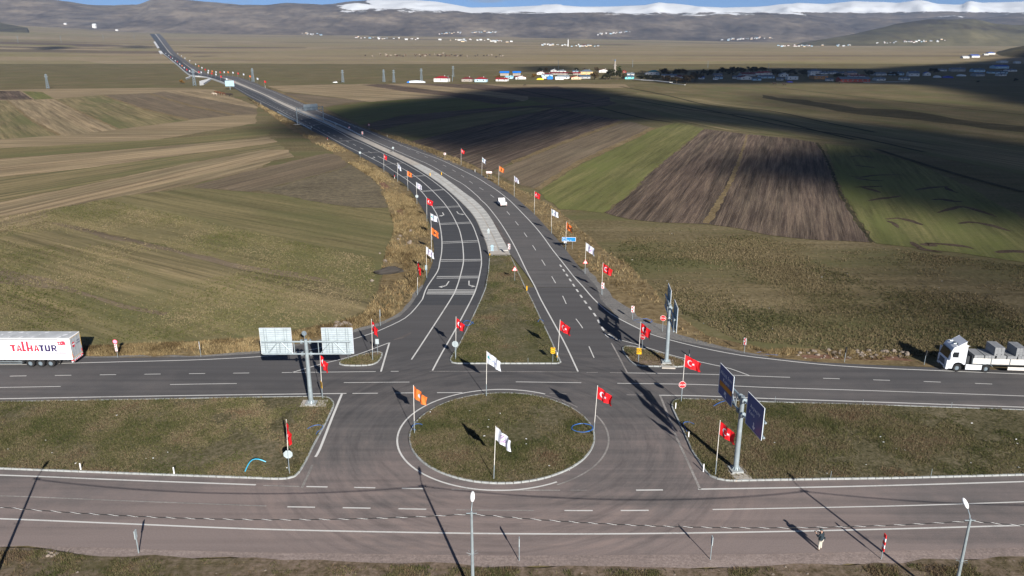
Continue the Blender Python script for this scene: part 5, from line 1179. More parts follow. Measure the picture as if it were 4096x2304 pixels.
def onside(s, size, x, z, mat, sx=1, sp=1.0, al='LEFT', name='lettering'): return text_mesh(s, size, mat, tr, Matrix.Translation((x, YS-.003, z)) @ Matrix.Rotation(PI/2, 4, 'X'), .006, al, sp, name, sx)
def glyph(name, prims, mat):
    m = MB()
    for p in prims: m.prism(p, 'y', YS-.012, YS+.002)
    return m.build(name, mat, tr)
zb = 2.20; w1 = .17
def Rc(x0, z0, x1, z1): return [(x0, z0), (x1, z0), (x1, z1), (x0, z1)]
glyph('letter', [Rc(8.98, zb, 9.28, zb+.86), Rc(8.72, zb+.70, 9.42, zb+.90)], 'truck_red')
def letter_a(x, mat='truck_red'): return glyph('letter', [[(x, zb), (x+.24, zb), (x+.34, zb+.80), (x+.24, zb+.88)], [(x+.46, zb), (x+.72, zb), (x+.46, zb+.88), (x+.34, zb+.80)], Rc(x+.20, zb+.18, x+.54, zb+.32), [(x+.24, zb+.86), (x+.46, zb+.86), (x+.36, zb+.92), (x+.33, zb+.92)]], mat)
letter_a(9.52)
glyph('letter', [Rc(10.26, zb+.02, 10.55, zb+1.38), Rc(10.30, zb, 10.74, zb+.22)], 'truck_red')
glyph('letter', [Rc(10.84, zb, 11.11, zb+1.38), Rc(11.34, zb, 11.60, zb+.86), Rc(11.08, zb+.34, 11.38, zb+.54)], 'truck_red')
letter_a(11.72)
glyph('letter', [Rc(12.60, zb, 12.88, zb+.84), Rc(12.38, zb+.68, 13.04, zb+.88)], 'ink_navy')
glyph('letter', [Rc(13.14, zb+.12, 13.38, zb+.88), Rc(13.58, zb+.12, 13.82, zb+.88), [(13.14, zb+.14), (13.24, zb), (13.72, zb), (13.82, zb+.14), (13.70, zb+.22), (13.26, zb+.22)]], 'ink_navy')
glyph('letter', [Rc(13.96, zb, 14.20, zb+.88), [(14.18, zb+.88), (14.46, zb+.88), (14.62, zb+.76), (14.44, zb+.70), (14.18, zb+.70)], [(14.18, zb+.34), (14.46, zb+.34), (14.62, zb+.48), (14.44, zb+.52), (14.18, zb+.52)], Rc(14.44, zb+.46, 14.64, zb+.78), [(14.22, zb+.36), (14.44, zb+.36), (14.74, zb), (14.46, zb)]], 'ink_navy')
onside('Aşk ile Yürüyen Sırtında Dünyayı Taşır', .215, 11.15, 3.24, 'ink_navy', .88); onside('www.talhatur.com', .15, 14.62, 2.06, 'ink_navy', .95)
f = MB(); nu, nv = 30, 18; vs = []; ms = []; fs = []
for j in range(nv+1):
    for i in range(nu+1): u = i/nu; v = j/nv; vs.append((14.82+u*.98+.10*v, YS-.004, 3.62-v*.52-.05*math.sin(u*6)-.06*u))
for j in range(nv):
    for i in range(nu): a = j*(nu+1)+i; fs.append((a, a+1, a+nu+2, a+nu+1)); ms.append(design('red', (i+.5)/nu*FL, (j+.5)/nv*FH))
f.v, f.f, f.m = vs, fs, ms; f.build('printed_flag', ['truck_red', 'tarp_white'], tr)
MB().tube([(6.9, YS-.01, 2.34), (8.32, YS-.01, 2.36), (8.34, YS-.01, 2.62), (8.22, YS-.01, 2.86), (7.98, YS-.01, 2.95), (7.75, YS-.01, 2.96), (7.66, YS-.01, 3.15), (7.50, YS-.01, 3.30), (7.30, YS-.01, 3.28), (7.3, YS-.01, 2.95), (6.9, YS-.01, 2.9)], .022, 4).build('outline_drawing', 'ink_navy', tr)
XR = 16.405
for s, (y0, y1) in enumerate(((-1.18, -.01), (.01, 1.18))):
    dr = MB().box((XR+.01, (y0+y1)/2, 2.55), (.03, y1-y0, 2.72)).build('rear_door', 'tarp_grey', tr)
    for zz in (1.24, 3.86): MB().box((XR+.03, (y0+y1)/2, zz), (.012, y1-y0-.08, .05)).build('reflective_tape', 'yellow', dr)
    ye = y0+.04 if s == 0 else y1-.04
    MB().box((XR+.03, ye, 2.9 if s else 1.8), (.012, .05, 1.5 if s else .9)).build('reflective_tape', 'yellow', dr)
    MB().box((XR+.03, ye*.93, 1.55), (.02, .12, .42)).build('marker_board', 'sign_red', dr)
    for yy in (.3, .85): MB().tube([(XR+.05, (y0 if s == 0 else .01)+yy, 1.2), (XR+.05, (y0 if s == 0 else .01)+yy, 3.9)], .018, 6).build('lock_rod', 'galvanised', dr)
em = MB().disc((XR+.035, -.55, 2.9), .36, 'x', .01, 24).build('emblem', 'truck_red', tr); MB().box((XR+.042, -.55, 2.95), (.01, .66, .16)).build('emblem_band', 'tarp_white', tr)
def onrear(s, size, y, z, mat): return text_mesh(s, size, mat, tr, Matrix.Translation((XR+.04, y, z)) @ Matrix.Rotation(PI/2, 4, 'Z') @ Matrix.Rotation(PI/2, 4, 'X'), .004, 'CENTER', 1.0)
onrear('DENİZ', .24, .55, 3.05, 'ink_navy'); onrear('DALMAN', .24, .55, 2.72, 'ink_navy')
bevel(MB().box((16.3, 0, .80), (.16, 2.4, .22)).build('rear_bumper', 'truck_white', tr), .02)
for k in range(5): MB().prism([(-1.0+k*.42, .72), (-.80+k*.42, .72), (-.70+k*.42, .88), (-.90+k*.42, .88)], 'x', 16.385, 16.392).build('bumper_stripe', 'sign_red', tr)
for s in (-1, 1): MB().box((16.33, s*1.08, .96), (.14, .28, .14)).build('tail_light', 'sign_red', tr)
for x in (10.85, 12.15, 13.45):
    for s in (-1, 1): wheel(tr, x, s*1.02, .52, .42, -s)
    MB().tube([(x, -1.0, .52), (x, 1.0, .52)], .09, 8).build('axle', 'dark_metal', tr)
for s in (-1, 1):
    MB().box((9.5, s*.5, .92), (12.5, .12, .26)).build('chassis_rail', 'dark_metal', tr)
    for z in (.55, .80): MB().box((7.6, s*1.15, z), (4.4, .05, .07)).build('side_guard', 'galvanised', tr)
    MB().box((14.35, s*1.0, .72), (.05, .5, .55)).build('mud_flap', 'rubber', tr)
MB().box((9.55, -.75, .75), (.7, .6, .5)).build('tool_box', 'dark_metal', tr)
# --- right: flatbed with stacks of concrete blocks
tb = thing('flatbed_truck', 'white flatbed articulated truck loaded with grey concrete block stacks', 'truck', (54.75, 90.95, ZR), R(-4.6))
tractor(tb, True)
MB().box((9.8, 0, 1.12), (13.6, 2.46, .14)).build('deck', 'dark_metal', tb)
for s in (-1, 1):
    for k in range(6):
        x0 = 3.1+k*2.24
        bd = bevel(MB().box((x0+1.09, s*1.24, 1.56), (2.12, .05, .74)).build('side_board', 'off_white', tb), .015)
        for kk in range(9): MB().box((x0+.2+kk*.22, s*1.27, 1.86), (.04, .012, .03)).build('rivet', 'galvanised_dark', bd) if s < 0 and k < 4 else None
        MB().box((x0-.03, s*1.24, 1.55), (.07, .09, .80)).build('stake', 'galvanised_dark', tb)
    MB().box((8.9, s*1.12, .62), (2.8, .06, .42)).build('side_skirt', 'off_white', tb); MB().box((9.8, s*.5, .92), (12.6, .12, .22)).build('chassis_rail', 'dark_metal', tb)
    for x in (12.2, 13.5, 14.8): wheel(tb, x, s*1.02, .52, .42, -s)
MB().box((3.0, 0, 1.75), (.08, 2.46, 1.1)).build('headboard', 'dark_metal', tb)
blk = bevel(MB().box((0, 0, 0), (.37, 2.24, .262)).build('block', 'block_grey'), .008, 1); bm_ = blk.data; bpy.data.objects.remove(blk)
cel = MB().box((0, 0, 0), (.09, .02, .10)).mesh('pallet_gap', 'black')
RT = Matrix.Rotation(R(-4.6), 4, 'Z')
def stack(x, z, label, n=4):
    p = Vector((54.75, 90.95, ZR))+(RT @ Vector((x, 0, 0))); t = thing('block_stack', label, 'block stack', (p.x, p.y, ZR+z), R(-4.6), 'stacks of concrete blocks on the flatbed')
    for r in range(n):
        for k in range(3): link('block', bm_, t, ((k-1)*.385+random.uniform(-.01, .01), random.uniform(-.02, .02), .135+r*.272))
    for k in (-.28, .28): link('pallet_gap', cel, t, (k, -1.135, .17))
ordn = ['first', 'second', 'third', 'fourth', 'fifth', 'sixth', 'seventh', 'eighth', 'ninth']
for i in range(9): stack(3.85+i*1.28+(.1 if i > 1 else 0), 1.20, f'grey block stack standing on the flatbed deck, {ordn[i]} behind the cab')
for i in range(4): stack(6.15+i*2.58, 2.30, f'grey block stack of the upper layer, {ordn[i]} behind the cab')
# --- white pickup on the right carriageway
a = G(2014.5, 828, ZR); d = (G(1990, 805, ZR)-G(2060, 876, ZR)).normalized(); ang = math.atan2(d.y, d.x)+PI
pk = thing('pickup_truck', 'small white pickup with an open bed driving away up the highway', 'pickup', a+d*4.0, ang)
M('car_white', (.72, .73, .74), .35, 0, .03, 1, .5)
bevel(MB().prism([(0, .32), (0, .78), (.12, .92), (.48, 1.55), (.70, 1.78), (1.62, 1.80), (1.90, .95), (1.90, .32)], 'y', -.80, .80).build('cab', 'car_white', pk), .04, 2)
MB().add([(.135, -.68, .98), (.135, .68, .98), (.46, .62, 1.52), (.46, -.62, 1.52)], [(0, 1, 2, 3)]).build('windscreen', 'glass_dark', pk)
for y in (-.45, 0, .45): MB().add([(1.71, y-.17, 1.55), (1.71, y+.17, 1.55), (1.79, y+.17, 1.27), (1.79, y-.17, 1.27)], [(0, 1, 2, 3)]).build('rear_window', 'sign_back', pk)
for s in (-1, 1):
    MB().prism([(.40, 1.02), (.66, 1.60), (1.35, 1.60), (1.42, 1.02)], 'y', s*.80-.012, s*.80+.012).build('side_window', 'glass_dark', pk)
    MB().box((.52, s*.95, 1.12), (.08, .2, .26)).beam((.56, s*.80, 1.05), (.52, s*.9, 1.1), .03).build('mirror', 'dark_metal', pk)
    MB().box((3.05, s*.80, .92), (2.2, .05, .40)).build('bed_side', 'car_white', pk); wheel(pk, .75, s*.70, .30, .2, -s); wheel(pk, 3.35, s*.70, .30, .2, -s)
    MB().box((4.17, s*.66, .58), (.05, .2, .12)).build('tail_light', 'sign_red', pk)
MB().box((3.05, 0, .68), (2.25, 1.6, .1)).build('bed_floor', 'galvanised', pk); bevel(MB().box((4.16, 0, .92), (.06, 1.64, .42)).build('tailgate', 'car_white', pk), .02)
MB().box((4.195, 0, .78), (.012, 1.0, .05)).build('red_line', 'sign_red', pk); bevel(MB().box((4.12, 0, .52), (.14, 1.6, .20)).build('bumper', 'off_white', pk), .03)
MB().box((2.2, 0, .45), (4.0, 1.1, .14)).build('chassis', 'dark_metal', pk); MB().box((1.25, 0, 1.81), (.25, 1.0, .03)).build('roof_vent', 'dark_metal', pk)
# --- white car on the field track
a = G(1341, 332); ca = thing('car', 'white car on the field track left of the village', 'car', a, 0)
bevel(MB().prism([(-2.1, .3), (-2.1, .85), (-1.2, .98), (-.6, 1.45), (.9, 1.5), (1.6, 1.05), (2.15, .9), (2.15, .3)], 'y', -.85, .85).build('body', 'car_white', ca), .06)
MB().prism([(-1.1, 1.0), (-.55, 1.38), (.8, 1.42), (1.35, 1.04)], 'y', -.865, .865).build('window_band', 'glass_dark', ca)
for x in (-1.3, 1.35):
    for s in (-1, 1): wheel(ca, x, s*.78, .32, .2, -s)

# ================================================================== PERSON
def skinned(name, joints, edges, parent, mat, sub=2, root=0):
    me = bpy.data.meshes.new(name); me.from_pydata([j[:3] for j in joints], edges, []); o = bpy.data.objects.new(name, me)
    md = o.modifiers.new('skin', 'SKIN'); md.use_smooth_shade = True
    for i, j in enumerate(joints):
        v = me.skin_vertices[0].data[i]; r = j[3]; v.radius = r if isinstance(r, tuple) else (r, r); v.use_root = (i == root)
    o.modifiers.new('sub', 'SUBSURF').levels = sub; o.modifiers['sub'].render_levels = sub
    m2 = baked(o); bpy.data.objects.remove(o)
    m2.materials.clear(); m2.materials.append(MATS[mat]); m2.polygons.foreach_set('use_smooth', [True]*len(m2.polygons))
    return link(name, m2, parent)
pb = G(3278, 2199, ZR)
pe = thing('person', 'person in dark jacket, beige trousers and cap raising a camera at the roadside', 'person', pb, R(40)); pe.scale = (1.06, 1.06, 1.06)
# local: facing +y, right hand +x; height 1.86 m
J = [(0, 0, .98, .10), (0, 0, 1.18, .10), (0, .01, 1.38, .12), (0, .01, 1.52, .07), (0, .03, 1.60, .055),      # pelvis..neck
     (0, .04, 1.70, .095), (0, .05, 1.78, .085),
     (-.19, .0, 1.46, .075), (-.27, .12, 1.24, .055), (-.16, .36, 1.36, .045), (-.10, .44, 1.42, .04),         # left arm raised to the front
     (.19, .0, 1.46, .075), (.28, .10, 1.24, .055), (.18, .35, 1.36, .045), (.12, .43, 1.42, .04),
     (-.09, 0, .90, .08), (-.13, .02, .50, .075), (-.14, -.02, .10, .05), (-.145, .10, .045, .045),
     (.09, 0, .90, .08), (.13, .02, .50, .075), (.14, -.02, .10, .05), (.145, .10, .045, .045)]
E = [(0, 1), (1, 2), (2, 3), (3, 4), (4, 5), (5, 6), (2, 7), (7, 8), (8, 9), (9, 10), (2, 11), (11, 12), (12, 13), (13, 14), (0, 15), (15, 16), (16, 17), (17, 18), (0, 19), (19, 20), (20, 21), (21, 22)]
skinned('body', J, E, pe, 'skin')
JK = [(0, 0, .80, (.25, .19)), (0, 0, 1.10, (.25, .19)), (0, .0, 1.38, (.25, .18)), (0, .0, 1.50, (.10, .09)), (-.20, .0, 1.46, .098), (-.29, .11, 1.24, .078), (-.18, .33, 1.35, .062), (.20, .0, 1.46, .098), (.30, .09, 1.24, .078), (.20, .32, 1.35, .062)]
skinned('jacket', JK, [(0, 1), (1, 2), (2, 3), (2, 4), (4, 5), (5, 6), (2, 7), (7, 8), (8, 9)], pe, 'jacket')
TRS = [(0, 0, .96, (.165, .13)), (-.10, 0, .86, .125), (-.13, .02, .50, .095), (-.14, -.02, .10, .078), (.10, 0, .86, .125), (.13, .02, .50, .095), (.14, -.02, .10, .078)]
skinned('trousers', TRS, [(0, 1), (1, 2), (2, 3), (0, 4), (4, 5), (5, 6)], pe, 'trousers')
for s in (-1, 1): skinned('boot', [(s*.145, -.06, .06, .055), (s*.145, .06, .05, .055), (s*.15, .18, .04, .04)], [(0, 1), (1, 2)], pe, 'boot', 1)
MB().ball((0, .045, 1.80), (.118, .125, .085), 14, 8).prism([(-.09, .12), (.09, .12), (.07, .24), (-.07, .24)], 'z', 1.775, 1.79).build('cap', 'cap_grey', pe, True)
for s in (-1, 1):
    MB().ball((s*.10, .03, 1.70), (.015, .03, .04), 8, 5).build('ear', 'skin', pe, True)
    for k in range(4): skinned('finger', [(s*(.105-.01*k), .45, 1.43+.02*k-.02, .011), (s*(.085-.01*k), .49, 1.435+.02*k-.02, .010), (s*(.055-.008*k), .50, 1.43+.02*k-.02, .009)], [(0, 1), (1, 2)], pe, 'skin', 1)
    skinned('thumb', [(s*.09, .42, 1.42, .013), (s*.06, .42, 1.45, .011), (s*.04, .44, 1.46, .010)], [(0, 1), (1, 2)], pe, 'skin', 1)
MB().ball((0, .142, 1.685), (.018, .022, .03), 8, 5).build('nose', 'skin', pe, True)
skinned('hood', [(-.08, -.08, 1.52, .05), (0, -.11, 1.53, .06), (.10, -.08, 1.54, .055)], [(0, 1), (1, 2)], pe, 'jacket', 1)
rm = Matrix.Rotation(R(40), 4, 'Z')
t = thing('camera', 'small grey camera held up by the person on the near verge', 'camera', pb+(rm @ Vector((0, .50, 1.40))), R(40))
bevel(MB().box((0, 0, .06), (.15, .06, .11)).build('body', 'sign_back_blue', t), .01); MB().tube([(0, .03, .06), (0, .13, .06)], .04, 12).build('lens', 'black', t, True); MB().box((.03, 0, .135), (.05, .05, .05)).build('viewfinder', 'black', t)
t = thing('shoulder_bag', 'dark shoulder bag hanging at the hip of the person', 'bag', pb+(rm @ Vector((.30, -.06, .88))), R(40))
bevel(MB().box((0, 0, .13), (.14, .30, .28)).build('pouch', 'jacket', t), .05, 3); MB().tube([(-.02, 0, .26), (-.10, -.08, .56), (-.26, -.06, .66)], .016, 6).build('strap', 'black', t, True)

# ================================================================== VILLAGE
from mathutils.bvhtree import BVHTree
RIDGES = []
for n in ('grassy_slope', 'grassy_hills', 'brown_hills', 'green_foothill'):
    me = bpy.data.objects[n].data; RIDGES.append(BVHTree.FromPolygons([v.co for v in me.vertices], [tuple(p.vertices) for p in me.polygons]))
def GS(px, py):
    d = ray(px, py); best = G(px, py); o = Vector((0, 0, CAM_H))
    for r in RIDGES:
        p = r.ray_cast(o, d.normalized())[0]
        if p is not None and p.y < best.y: best = p
    return best
WALLC = {'w': (.62, .62, .60), 's': (.30, .27, .24), 'b': (.38, .55, .66), 'p': (.62, .47, .30), 'y': (.58, .42, .20), 't': (.16, .52, .52), 'o': (.42, .20, .07), 'k': (.36, .07, .05), 'g': (.36, .37, .37), 'm': (.55, .38, .32)}
ROOFC = {'r': (.26, .018, .025), 'd': (.14, .02, .025), 'b': (.02, .08, .36), 'g': (.22, .27, .31), 'n': (.06, .10, .15), 'w': (.52, .55, .57), 'c': (.25, .50, .62), 't': (.04, .18, .22), 's': (.10, .14, .20)}
for k, v in WALLC.items(): M('wall_'+k, v, .9, 0, .1, .5)
for k, v in ROOFC.items(): M('roof_'+k, v, .7, 0, .12, .4)
WN = {'w': 'white', 's': 'stone grey', 'b': 'pale blue', 'p': 'peach', 'y': 'ochre yellow', 't': 'turquoise', 'o': 'orange brick', 'k': 'brick red', 'g': 'grey', 'm': 'pinkish'}
RN = {'r': 'red', 'd': 'dark red', 'b': 'bright blue', 'g': 'grey', 'n': 'dark blue', 'w': 'whitish', 'c': 'pale cyan', 't': 'teal', 's': 'slate blue'}
used = {}
GV = 'houses of the nearby village'
def house(x, y, wpx, hpx, wall, roof, kind='hip', rot=0, place='', lit=True, label=None, cat='house'):
    b = GS(x, y); pm = pxm(b, 3); W = wpx/pm; H = max(3.0, min(14, hpx/pm*.95)); D = max(5, W*.75) if W < 20 else W*.35
    eave = H*(.62 if kind != 'flat' else 1)
    t = thing('house', label or f'{WN[wall]} walled house with {RN[roof]} {kind if kind != "hip" else "hipped"} roof {place}', cat, b, R(rot), GV)
    c0 = Vector((0, D/2, 0))
    MB().box((0, D/2, eave/2-.3), (W, D, eave+.6)).build('wall', 'wall_'+wall, t)
    e = .45; x0, x1, y0, y1 = -W/2-e, W/2+e, -e, D+e
    if kind == 'hip':
        k = min(W, D)/2*.95; rd = [(x0+k+e, D/2, H), (x1-k-e, D/2, H)] if W >= D else [(0, y0+k, H), (0, y1-k, H)]
        P = [(x0, y0, eave), (x1, y0, eave), (x1, y1, eave), (x0, y1, eave)]+rd
        F = [(0, 1, 5, 4), (1, 2, 5), (2, 3, 4, 5), (3, 0, 4), (3, 2, 1, 0)] if W >= D else [(0, 1, 4), (1, 2, 5, 4), (2, 3, 5), (3, 0, 4, 5), (3, 2, 1, 0)]
        m = MB().add(P, F)
    elif kind == 'gable':                                  # ridge runs across the view, gables at the sides
        m = MB().prism([(y0, eave), (D/2, H), (y1, eave), (y1, eave-.15), (D/2, H-.18), (y0, eave-.15)], 'x', x0, x1)
        for s in (-1, 1): MB().prism([(0, eave), (D, eave), (D/2, H-.15)], 'x', s*W/2-.1, s*W/2+.1).build('gable', 'wall_'+wall, t)
    elif kind == 'front gable':                            # gable faces the road
        m = MB().prism([(x0, eave), (0, H), (x1, eave), (x1, eave-.15), (0, H-.18), (x0, eave-.15)], 'y', y0, y1)
        MB().prism([(-W/2, eave), (W/2, eave), (0, H-.15)], 'y', -.05, .15).build('gable', 'wall_'+wall, t)
    else: m = MB().box((0, D/2, H+.12), (W+.5, D+.5, .25))
    m.build('roof', 'roof_'+roof, t)
    nw = max(1, int(W/4.5)); st = 2 if eave > 5.2 else 1
    for s in range(st):
        for i in range(nw):
            xx = -W/2+W*(i+.5)/nw; zc = eave*(s+.55)/st
            wn = MB().box((xx, -.03, zc), (1.25, .08, 1.3)).build('window', 'white_paint', t)
            MB().box((xx, -.08, zc), (1.0, .04, 1.05)).build('pane', 'glass_dark', wn)
    if kind != 'flat' and W > 7: MB().box((W*.2, D*.55, H), (.6, .6, 1.4)).build('chimney', 'wall_g', t)
    return t
LITH = [(1762.6, 327.6, 57, 23.5, 'w', 'r', 'hip', -10, 'standing alone left of the village'), (1867, 326.6, 42, 18, 's', 'd', 'hip', -8, 'between the white and the blue house'), (1922, 328, 48, 19, 'b', 'r', 'hip', -8, 'right of the stone house'),
        (2005.5, 325, 46, 14, 'w', 'r', 'gable', -12, 'at the edge of the field'), (2038, 315, 30, 12, 'b', 'c', 'gable', 5, 'behind the blue sheds'), (2083, 317, 42, 14, 'w', 'r', 'front gable', 10, 'right of the cyan roof'),
        (2163, 299, 31, 14, 'w', 'd', 'front gable', -5, 'in the middle of the village row'), (2215, 288, 25, 12, 'w', 'n', 'front gable', 5, 'at the back of the village'), (2246, 290.6, 37, 11, 'w', 'g', 'hip', 0, 'beside the back row'),
        (2236, 299, 76, 11, 's', 'd', 'gable', 0, 'long and low in the middle row'), (2188, 306.5, 44, 14, 'b', 'd', 'hip', -6, 'behind the blue tarpaulin'), (2299, 299, 47, 9, 's', 'r', 'gable', 0, 'long and low below the school'),
        (2255, 315.5, 46, 14, 'w', 'g', 'gable', 8, 'in the front row'), (2238, 318.6, 34, 8, 'w', 'g', 'flat', 0, 'low at the very front'), (2305, 317.5, 40, 13, 'p', 'r', 'front gable', 8, 'in the front row'), (2340, 314.5, 43, 14, 'g', 'n', 'gable', 6, 'right of the peach house'),
        (2347, 298, 50, 19, 'y', 's', 'hip', -4, 'with two storeys above the front row'), (2302, 290.6, 22, 9, 'b', 'n', 'gable', 0, 'left of the ochre house'), (2415, 290, 38, 14, 'w', 'd', 'front gable', 0, 'left of the minaret'), (2497, 291, 17, 10, 'k', 'r', 'hip', 0, 'right of the minaret'),
        (2523, 302, 28, 9, 'w', 'g', 'gable', 0, 'behind the turquoise house'), (2518, 316.5, 38, 16, 't', 'n', 'gable', 12, 'behind the white garden wall'), (2616, 299.5, 43, 19, 'w', 't', 'hip', -4, 'with two storeys right of centre'), (2590, 300, 16, 7, 'w', 'w', 'front gable', 0, 'small beside the two-storey house'),
        (2680, 308, 56, 9, 'w', 's', 'gable', 0, 'long among the dark trees'), (2723, 313, 40, 11, 'g', 'd', 'hip', 0, 'among the dark trees')]
for h_ in LITH: house(*h_)
SHH = [(2808, 317, 20, 10, 'w', 'b', 'gable'), (2873, 306, 34, 12, 's', 's', 'gable'), (2878, 316, 26, 10, 'b', 's', 'gable'), (2945, 315, 28, 12, 'w', 's', 'gable'), (2986, 319, 48, 17, 'w', 'd', 'front gable'), (2995, 305, 55, 15, 'g', 'd', 'gable'), (3029, 322, 32, 13, 'b', 'n', 'gable'), (3040, 301, 30, 15, 'w', 'r', 'hip'),
       (3068, 299, 46, 14, 'w', 'r', 'hip'), (3070, 313, 56, 12, 'b', 's', 'gable'), (3137, 307, 32, 16, 'w', 's', 'front gable'), (3171, 319, 42, 11, 'w', 'w', 'flat'), (3264, 295, 44, 18, 'w', 's', 'hip'), (3284, 317, 58, 14, 'o', 'g', 'flat'), (3297, 297, 26, 10, 'w', 's', 'gable'), (3337, 296.5, 36, 12, 'w', 's', 'gable'), (3372, 299, 32, 12, 'g', 's', 'hip'), (3409, 301, 38, 16, 'm', 's', 'gable'), (3432, 311, 56, 12, 'w', 'd', 'gable'),
       (3421, 329, 122, 22, 'k', 's', 'gable'), (3525, 301.5, 48, 12, 'w', 's', 'gable'), (3525, 322, 40, 12, 'w', 's', 'gable'), (3595, 301, 46, 14, 'b', 'n', 'gable'), (3657, 305, 40, 20, 'w', 's', 'gable'), (3710, 303, 24, 16, 'w', 'b', 'front gable'), (3622, 321, 35, 10, 'w', 's', 'gable'), (3768, 285, 40, 10, 'w', 's', 'gable'), (3833, 286, 52, 15, 'g', 's', 'gable'), (3918, 288, 44, 15, 'b', 'n', 'gable'), (3921, 305, 40, 14, 'g', 's', 'gable'),
       (3992, 294, 70, 9, 'b', 'n', 'gable'), (4012, 304, 32, 9, 'w', 's', 'gable'), (4009, 274, 54, 14, 'b', 'b', 'gable'), (4018, 252, 34, 9, 'w', 'w', 'gable'), (4050, 286, 38, 9, 'w', 's', 'gable'), (4073, 254, 22, 8, 'w', 'w', 'gable'), (3250, 306, 24, 8, 'w', 'w', 'flat'), (3320, 324, 26, 8, 'w', 's', 'gable'), (3120, 322, 26, 7, 'g', 's', 'gable')]
PLC = ['in the shaded part of the village left of the brick barn', 'in the shaded part of the village right of the brick barn']
for i, h_ in enumerate(SHH):
    if h_[2] > 100: house(*h_, 4, '', label='long brick red barn with slate blue roof at the village edge', cat='barn'); continue
    k = (h_[4], h_[5], h_[6]); n = used.get(k, 0); used[k] = n+1
    near = min((o for j, o in enumerate(SHH) if j != i and o[2] <= 100), key=lambda o: abs(o[0]-h_[0])+abs(o[1]-h_[1])*2)
    sz = "small" if h_[2] < 33 else "wide" if h_[2] > 47 else "mid-sized"; rel = ("lower " if h_[1] > near[1]+4 else "higher " if h_[1] < near[1]-4 else "")+("right" if h_[0] > near[0] else "left")
    house(*h_, random.uniform(-14, 14), '', label=f'{sz} shaded {WN[h_[4]]} house, {RN[h_[5]]} roof, {rel} of {RN[near[5]]}-roofed {WN[near[4]]} one')
house(3865, 233, 26, 9, 'w', 'w', 'gable', 5, 'on the sunny slope, lower left of the hill group'); house(3903, 230, 34, 12, 'w', 'b', 'gable', 5, 'on the sunny slope, middle of the hill group'); house(3967, 218, 28, 10, 'w', 'b', 'hip', 0, 'highest on the sunny slope'); house(3946, 221, 18, 6, 'w', 'w', 'gable', 0, 'small on the sunny slope below the highest house')
def dome(name, label, cat, x, y, wpx, hpx, mats, group=None):
    b = G(x, y); pm = pxm(b); W = wpx/pm; H = hpx/pm; L = 5; m = MB(); n = 12
    prof = [(-math.cos(PI*k/n)*W/2, math.sin(PI*k/n)**.8*H) for k in range(n+1)]
    t = thing(name, label, cat, b, 0, group); m.prism(prof, 'y', 0, L); m.build('cover', mats[0], t)
    m = MB().prism([(p[0]*1.01, p[1]*1.01) for p in prof[:4]]+[(prof[3][0]*1.01, 0)], 'y', -.05, L+.05); m.build('end_sheet', mats[1], t)
M('tarp_blue', (.01, .17, .62), .5, 0, .1, 1); M('tarp_yellow', (.72, .52, .02), .5, 0, .1, 1); M('tarp_pale', (.55, .60, .63), .5, 0, .1, .5); M('tarp_navy', (.03, .04, .30), .5, 0, .1, 1)
dome('hay_cover', 'long whitish tarpaulin cover with a blue end at the field edge', 'tarpaulin', 1664, 331, 74, 8.4, ['tarp_pale', 'tarp_blue']); dome('hay_cover', 'bright blue tarpaulin heap in front of the village', 'tarpaulin', 2201, 317, 24, 13, ['tarp_blue', 'tarp_blue'])
dome('hay_cover', 'yellow tarpaulin heap at the front of the village', 'tarpaulin', 2161, 319, 29, 6, ['tarp_yellow', 'tarp_yellow']); dome('hay_cover', 'white tarpaulin heap left of the blue one', 'tarpaulin', 2177, 314, 18, 7, ['tarp_pale', 'tarp_pale'])
dome('hay_cover', 'navy tarpaulin heap in the shaded meadow left of the barn', 'tarpaulin', 3162, 330, 22, 5, ['tarp_navy', 'tarp_navy']); dome('hay_cover', 'pale tarpaulin heap right of the barn in the shade', 'tarpaulin', 3753, 311, 25, 8, ['tarp_pale', 'tarp_pale']); dome('hay_cover', 'navy tarpaulin heap far right in the shade', 'tarpaulin', 3795, 312, 38, 8, ['tarp_navy', 'tarp_navy']); dome('hay_cover', 'pale tarpaulin heap right of the navy one in the shade', 'tarpaulin', 3850, 305, 30, 7, ['tarp_pale', 'tarp_pale'])
for lb, x, y, wq in (('open shed with bright blue roof at the left end of the village', 2018, 303, 38), ('open shed with bright blue roof right of the first shed', 2067, 303, 34)):
    b = G(x, y); pm = pxm(b); W = wq/pm; t = thing('shed', lb, 'shed', b, 0, 'open sheds with blue roofs')
    MB().box((0, 4, 1.6), (W*.9, 7, 3.4)).build('wall', 'wall_s', t); MB().prism([(-.5, 3.2), (4, 5.0), (8.5, 3.2)], 'x', -W/2, W/2).build('roof', 'tarp_blue', t)
b = G(2458, 303); t = thing('minaret', 'slender stone minaret rising above the village trees', 'minaret', b); H = hgt(b, 235)
MB().box((0, 0, 3), (3.4, 3.4, 7)).build('base', 'wall_s', t); MB().tube([(0, 0, 6), (0, 0, H*.62)], [1.25, 1.05], 12).build('shaft', 'wall_s', t, True); MB().disc((0, 0, H*.62), 1.9, 'z', .9, 14).build('balcony', 'wall_s', t); MB().tube([(0, 0, H*.62), (0, 0, H*.86)], .85, 10).build('upper_shaft', 'wall_s', t, True); MB().tube([(0, 0, H*.86), (0, 0, H)], [1.1, .05], 10).build('spire', 'roof_s', t, True); MB().beam((-4, 0, H*.93), (1, 0, H*.93), .15).build('loudspeaker_arm', 'galvanised_dark', t)
P = [G(*p) for p in [(2536, 322), (2570, 325), (2620, 328), (2684, 335)]]; m = MB()
for a, b in zip(P, P[1:]): m.beam(a+Vector((0, 0, 1.3)), b+Vector((0, 0, 1.3)), 3.4, .5)
tag(m.build('garden_wall', 'white_concrete'), 'long white garden wall in front of the dark trees', 'wall')
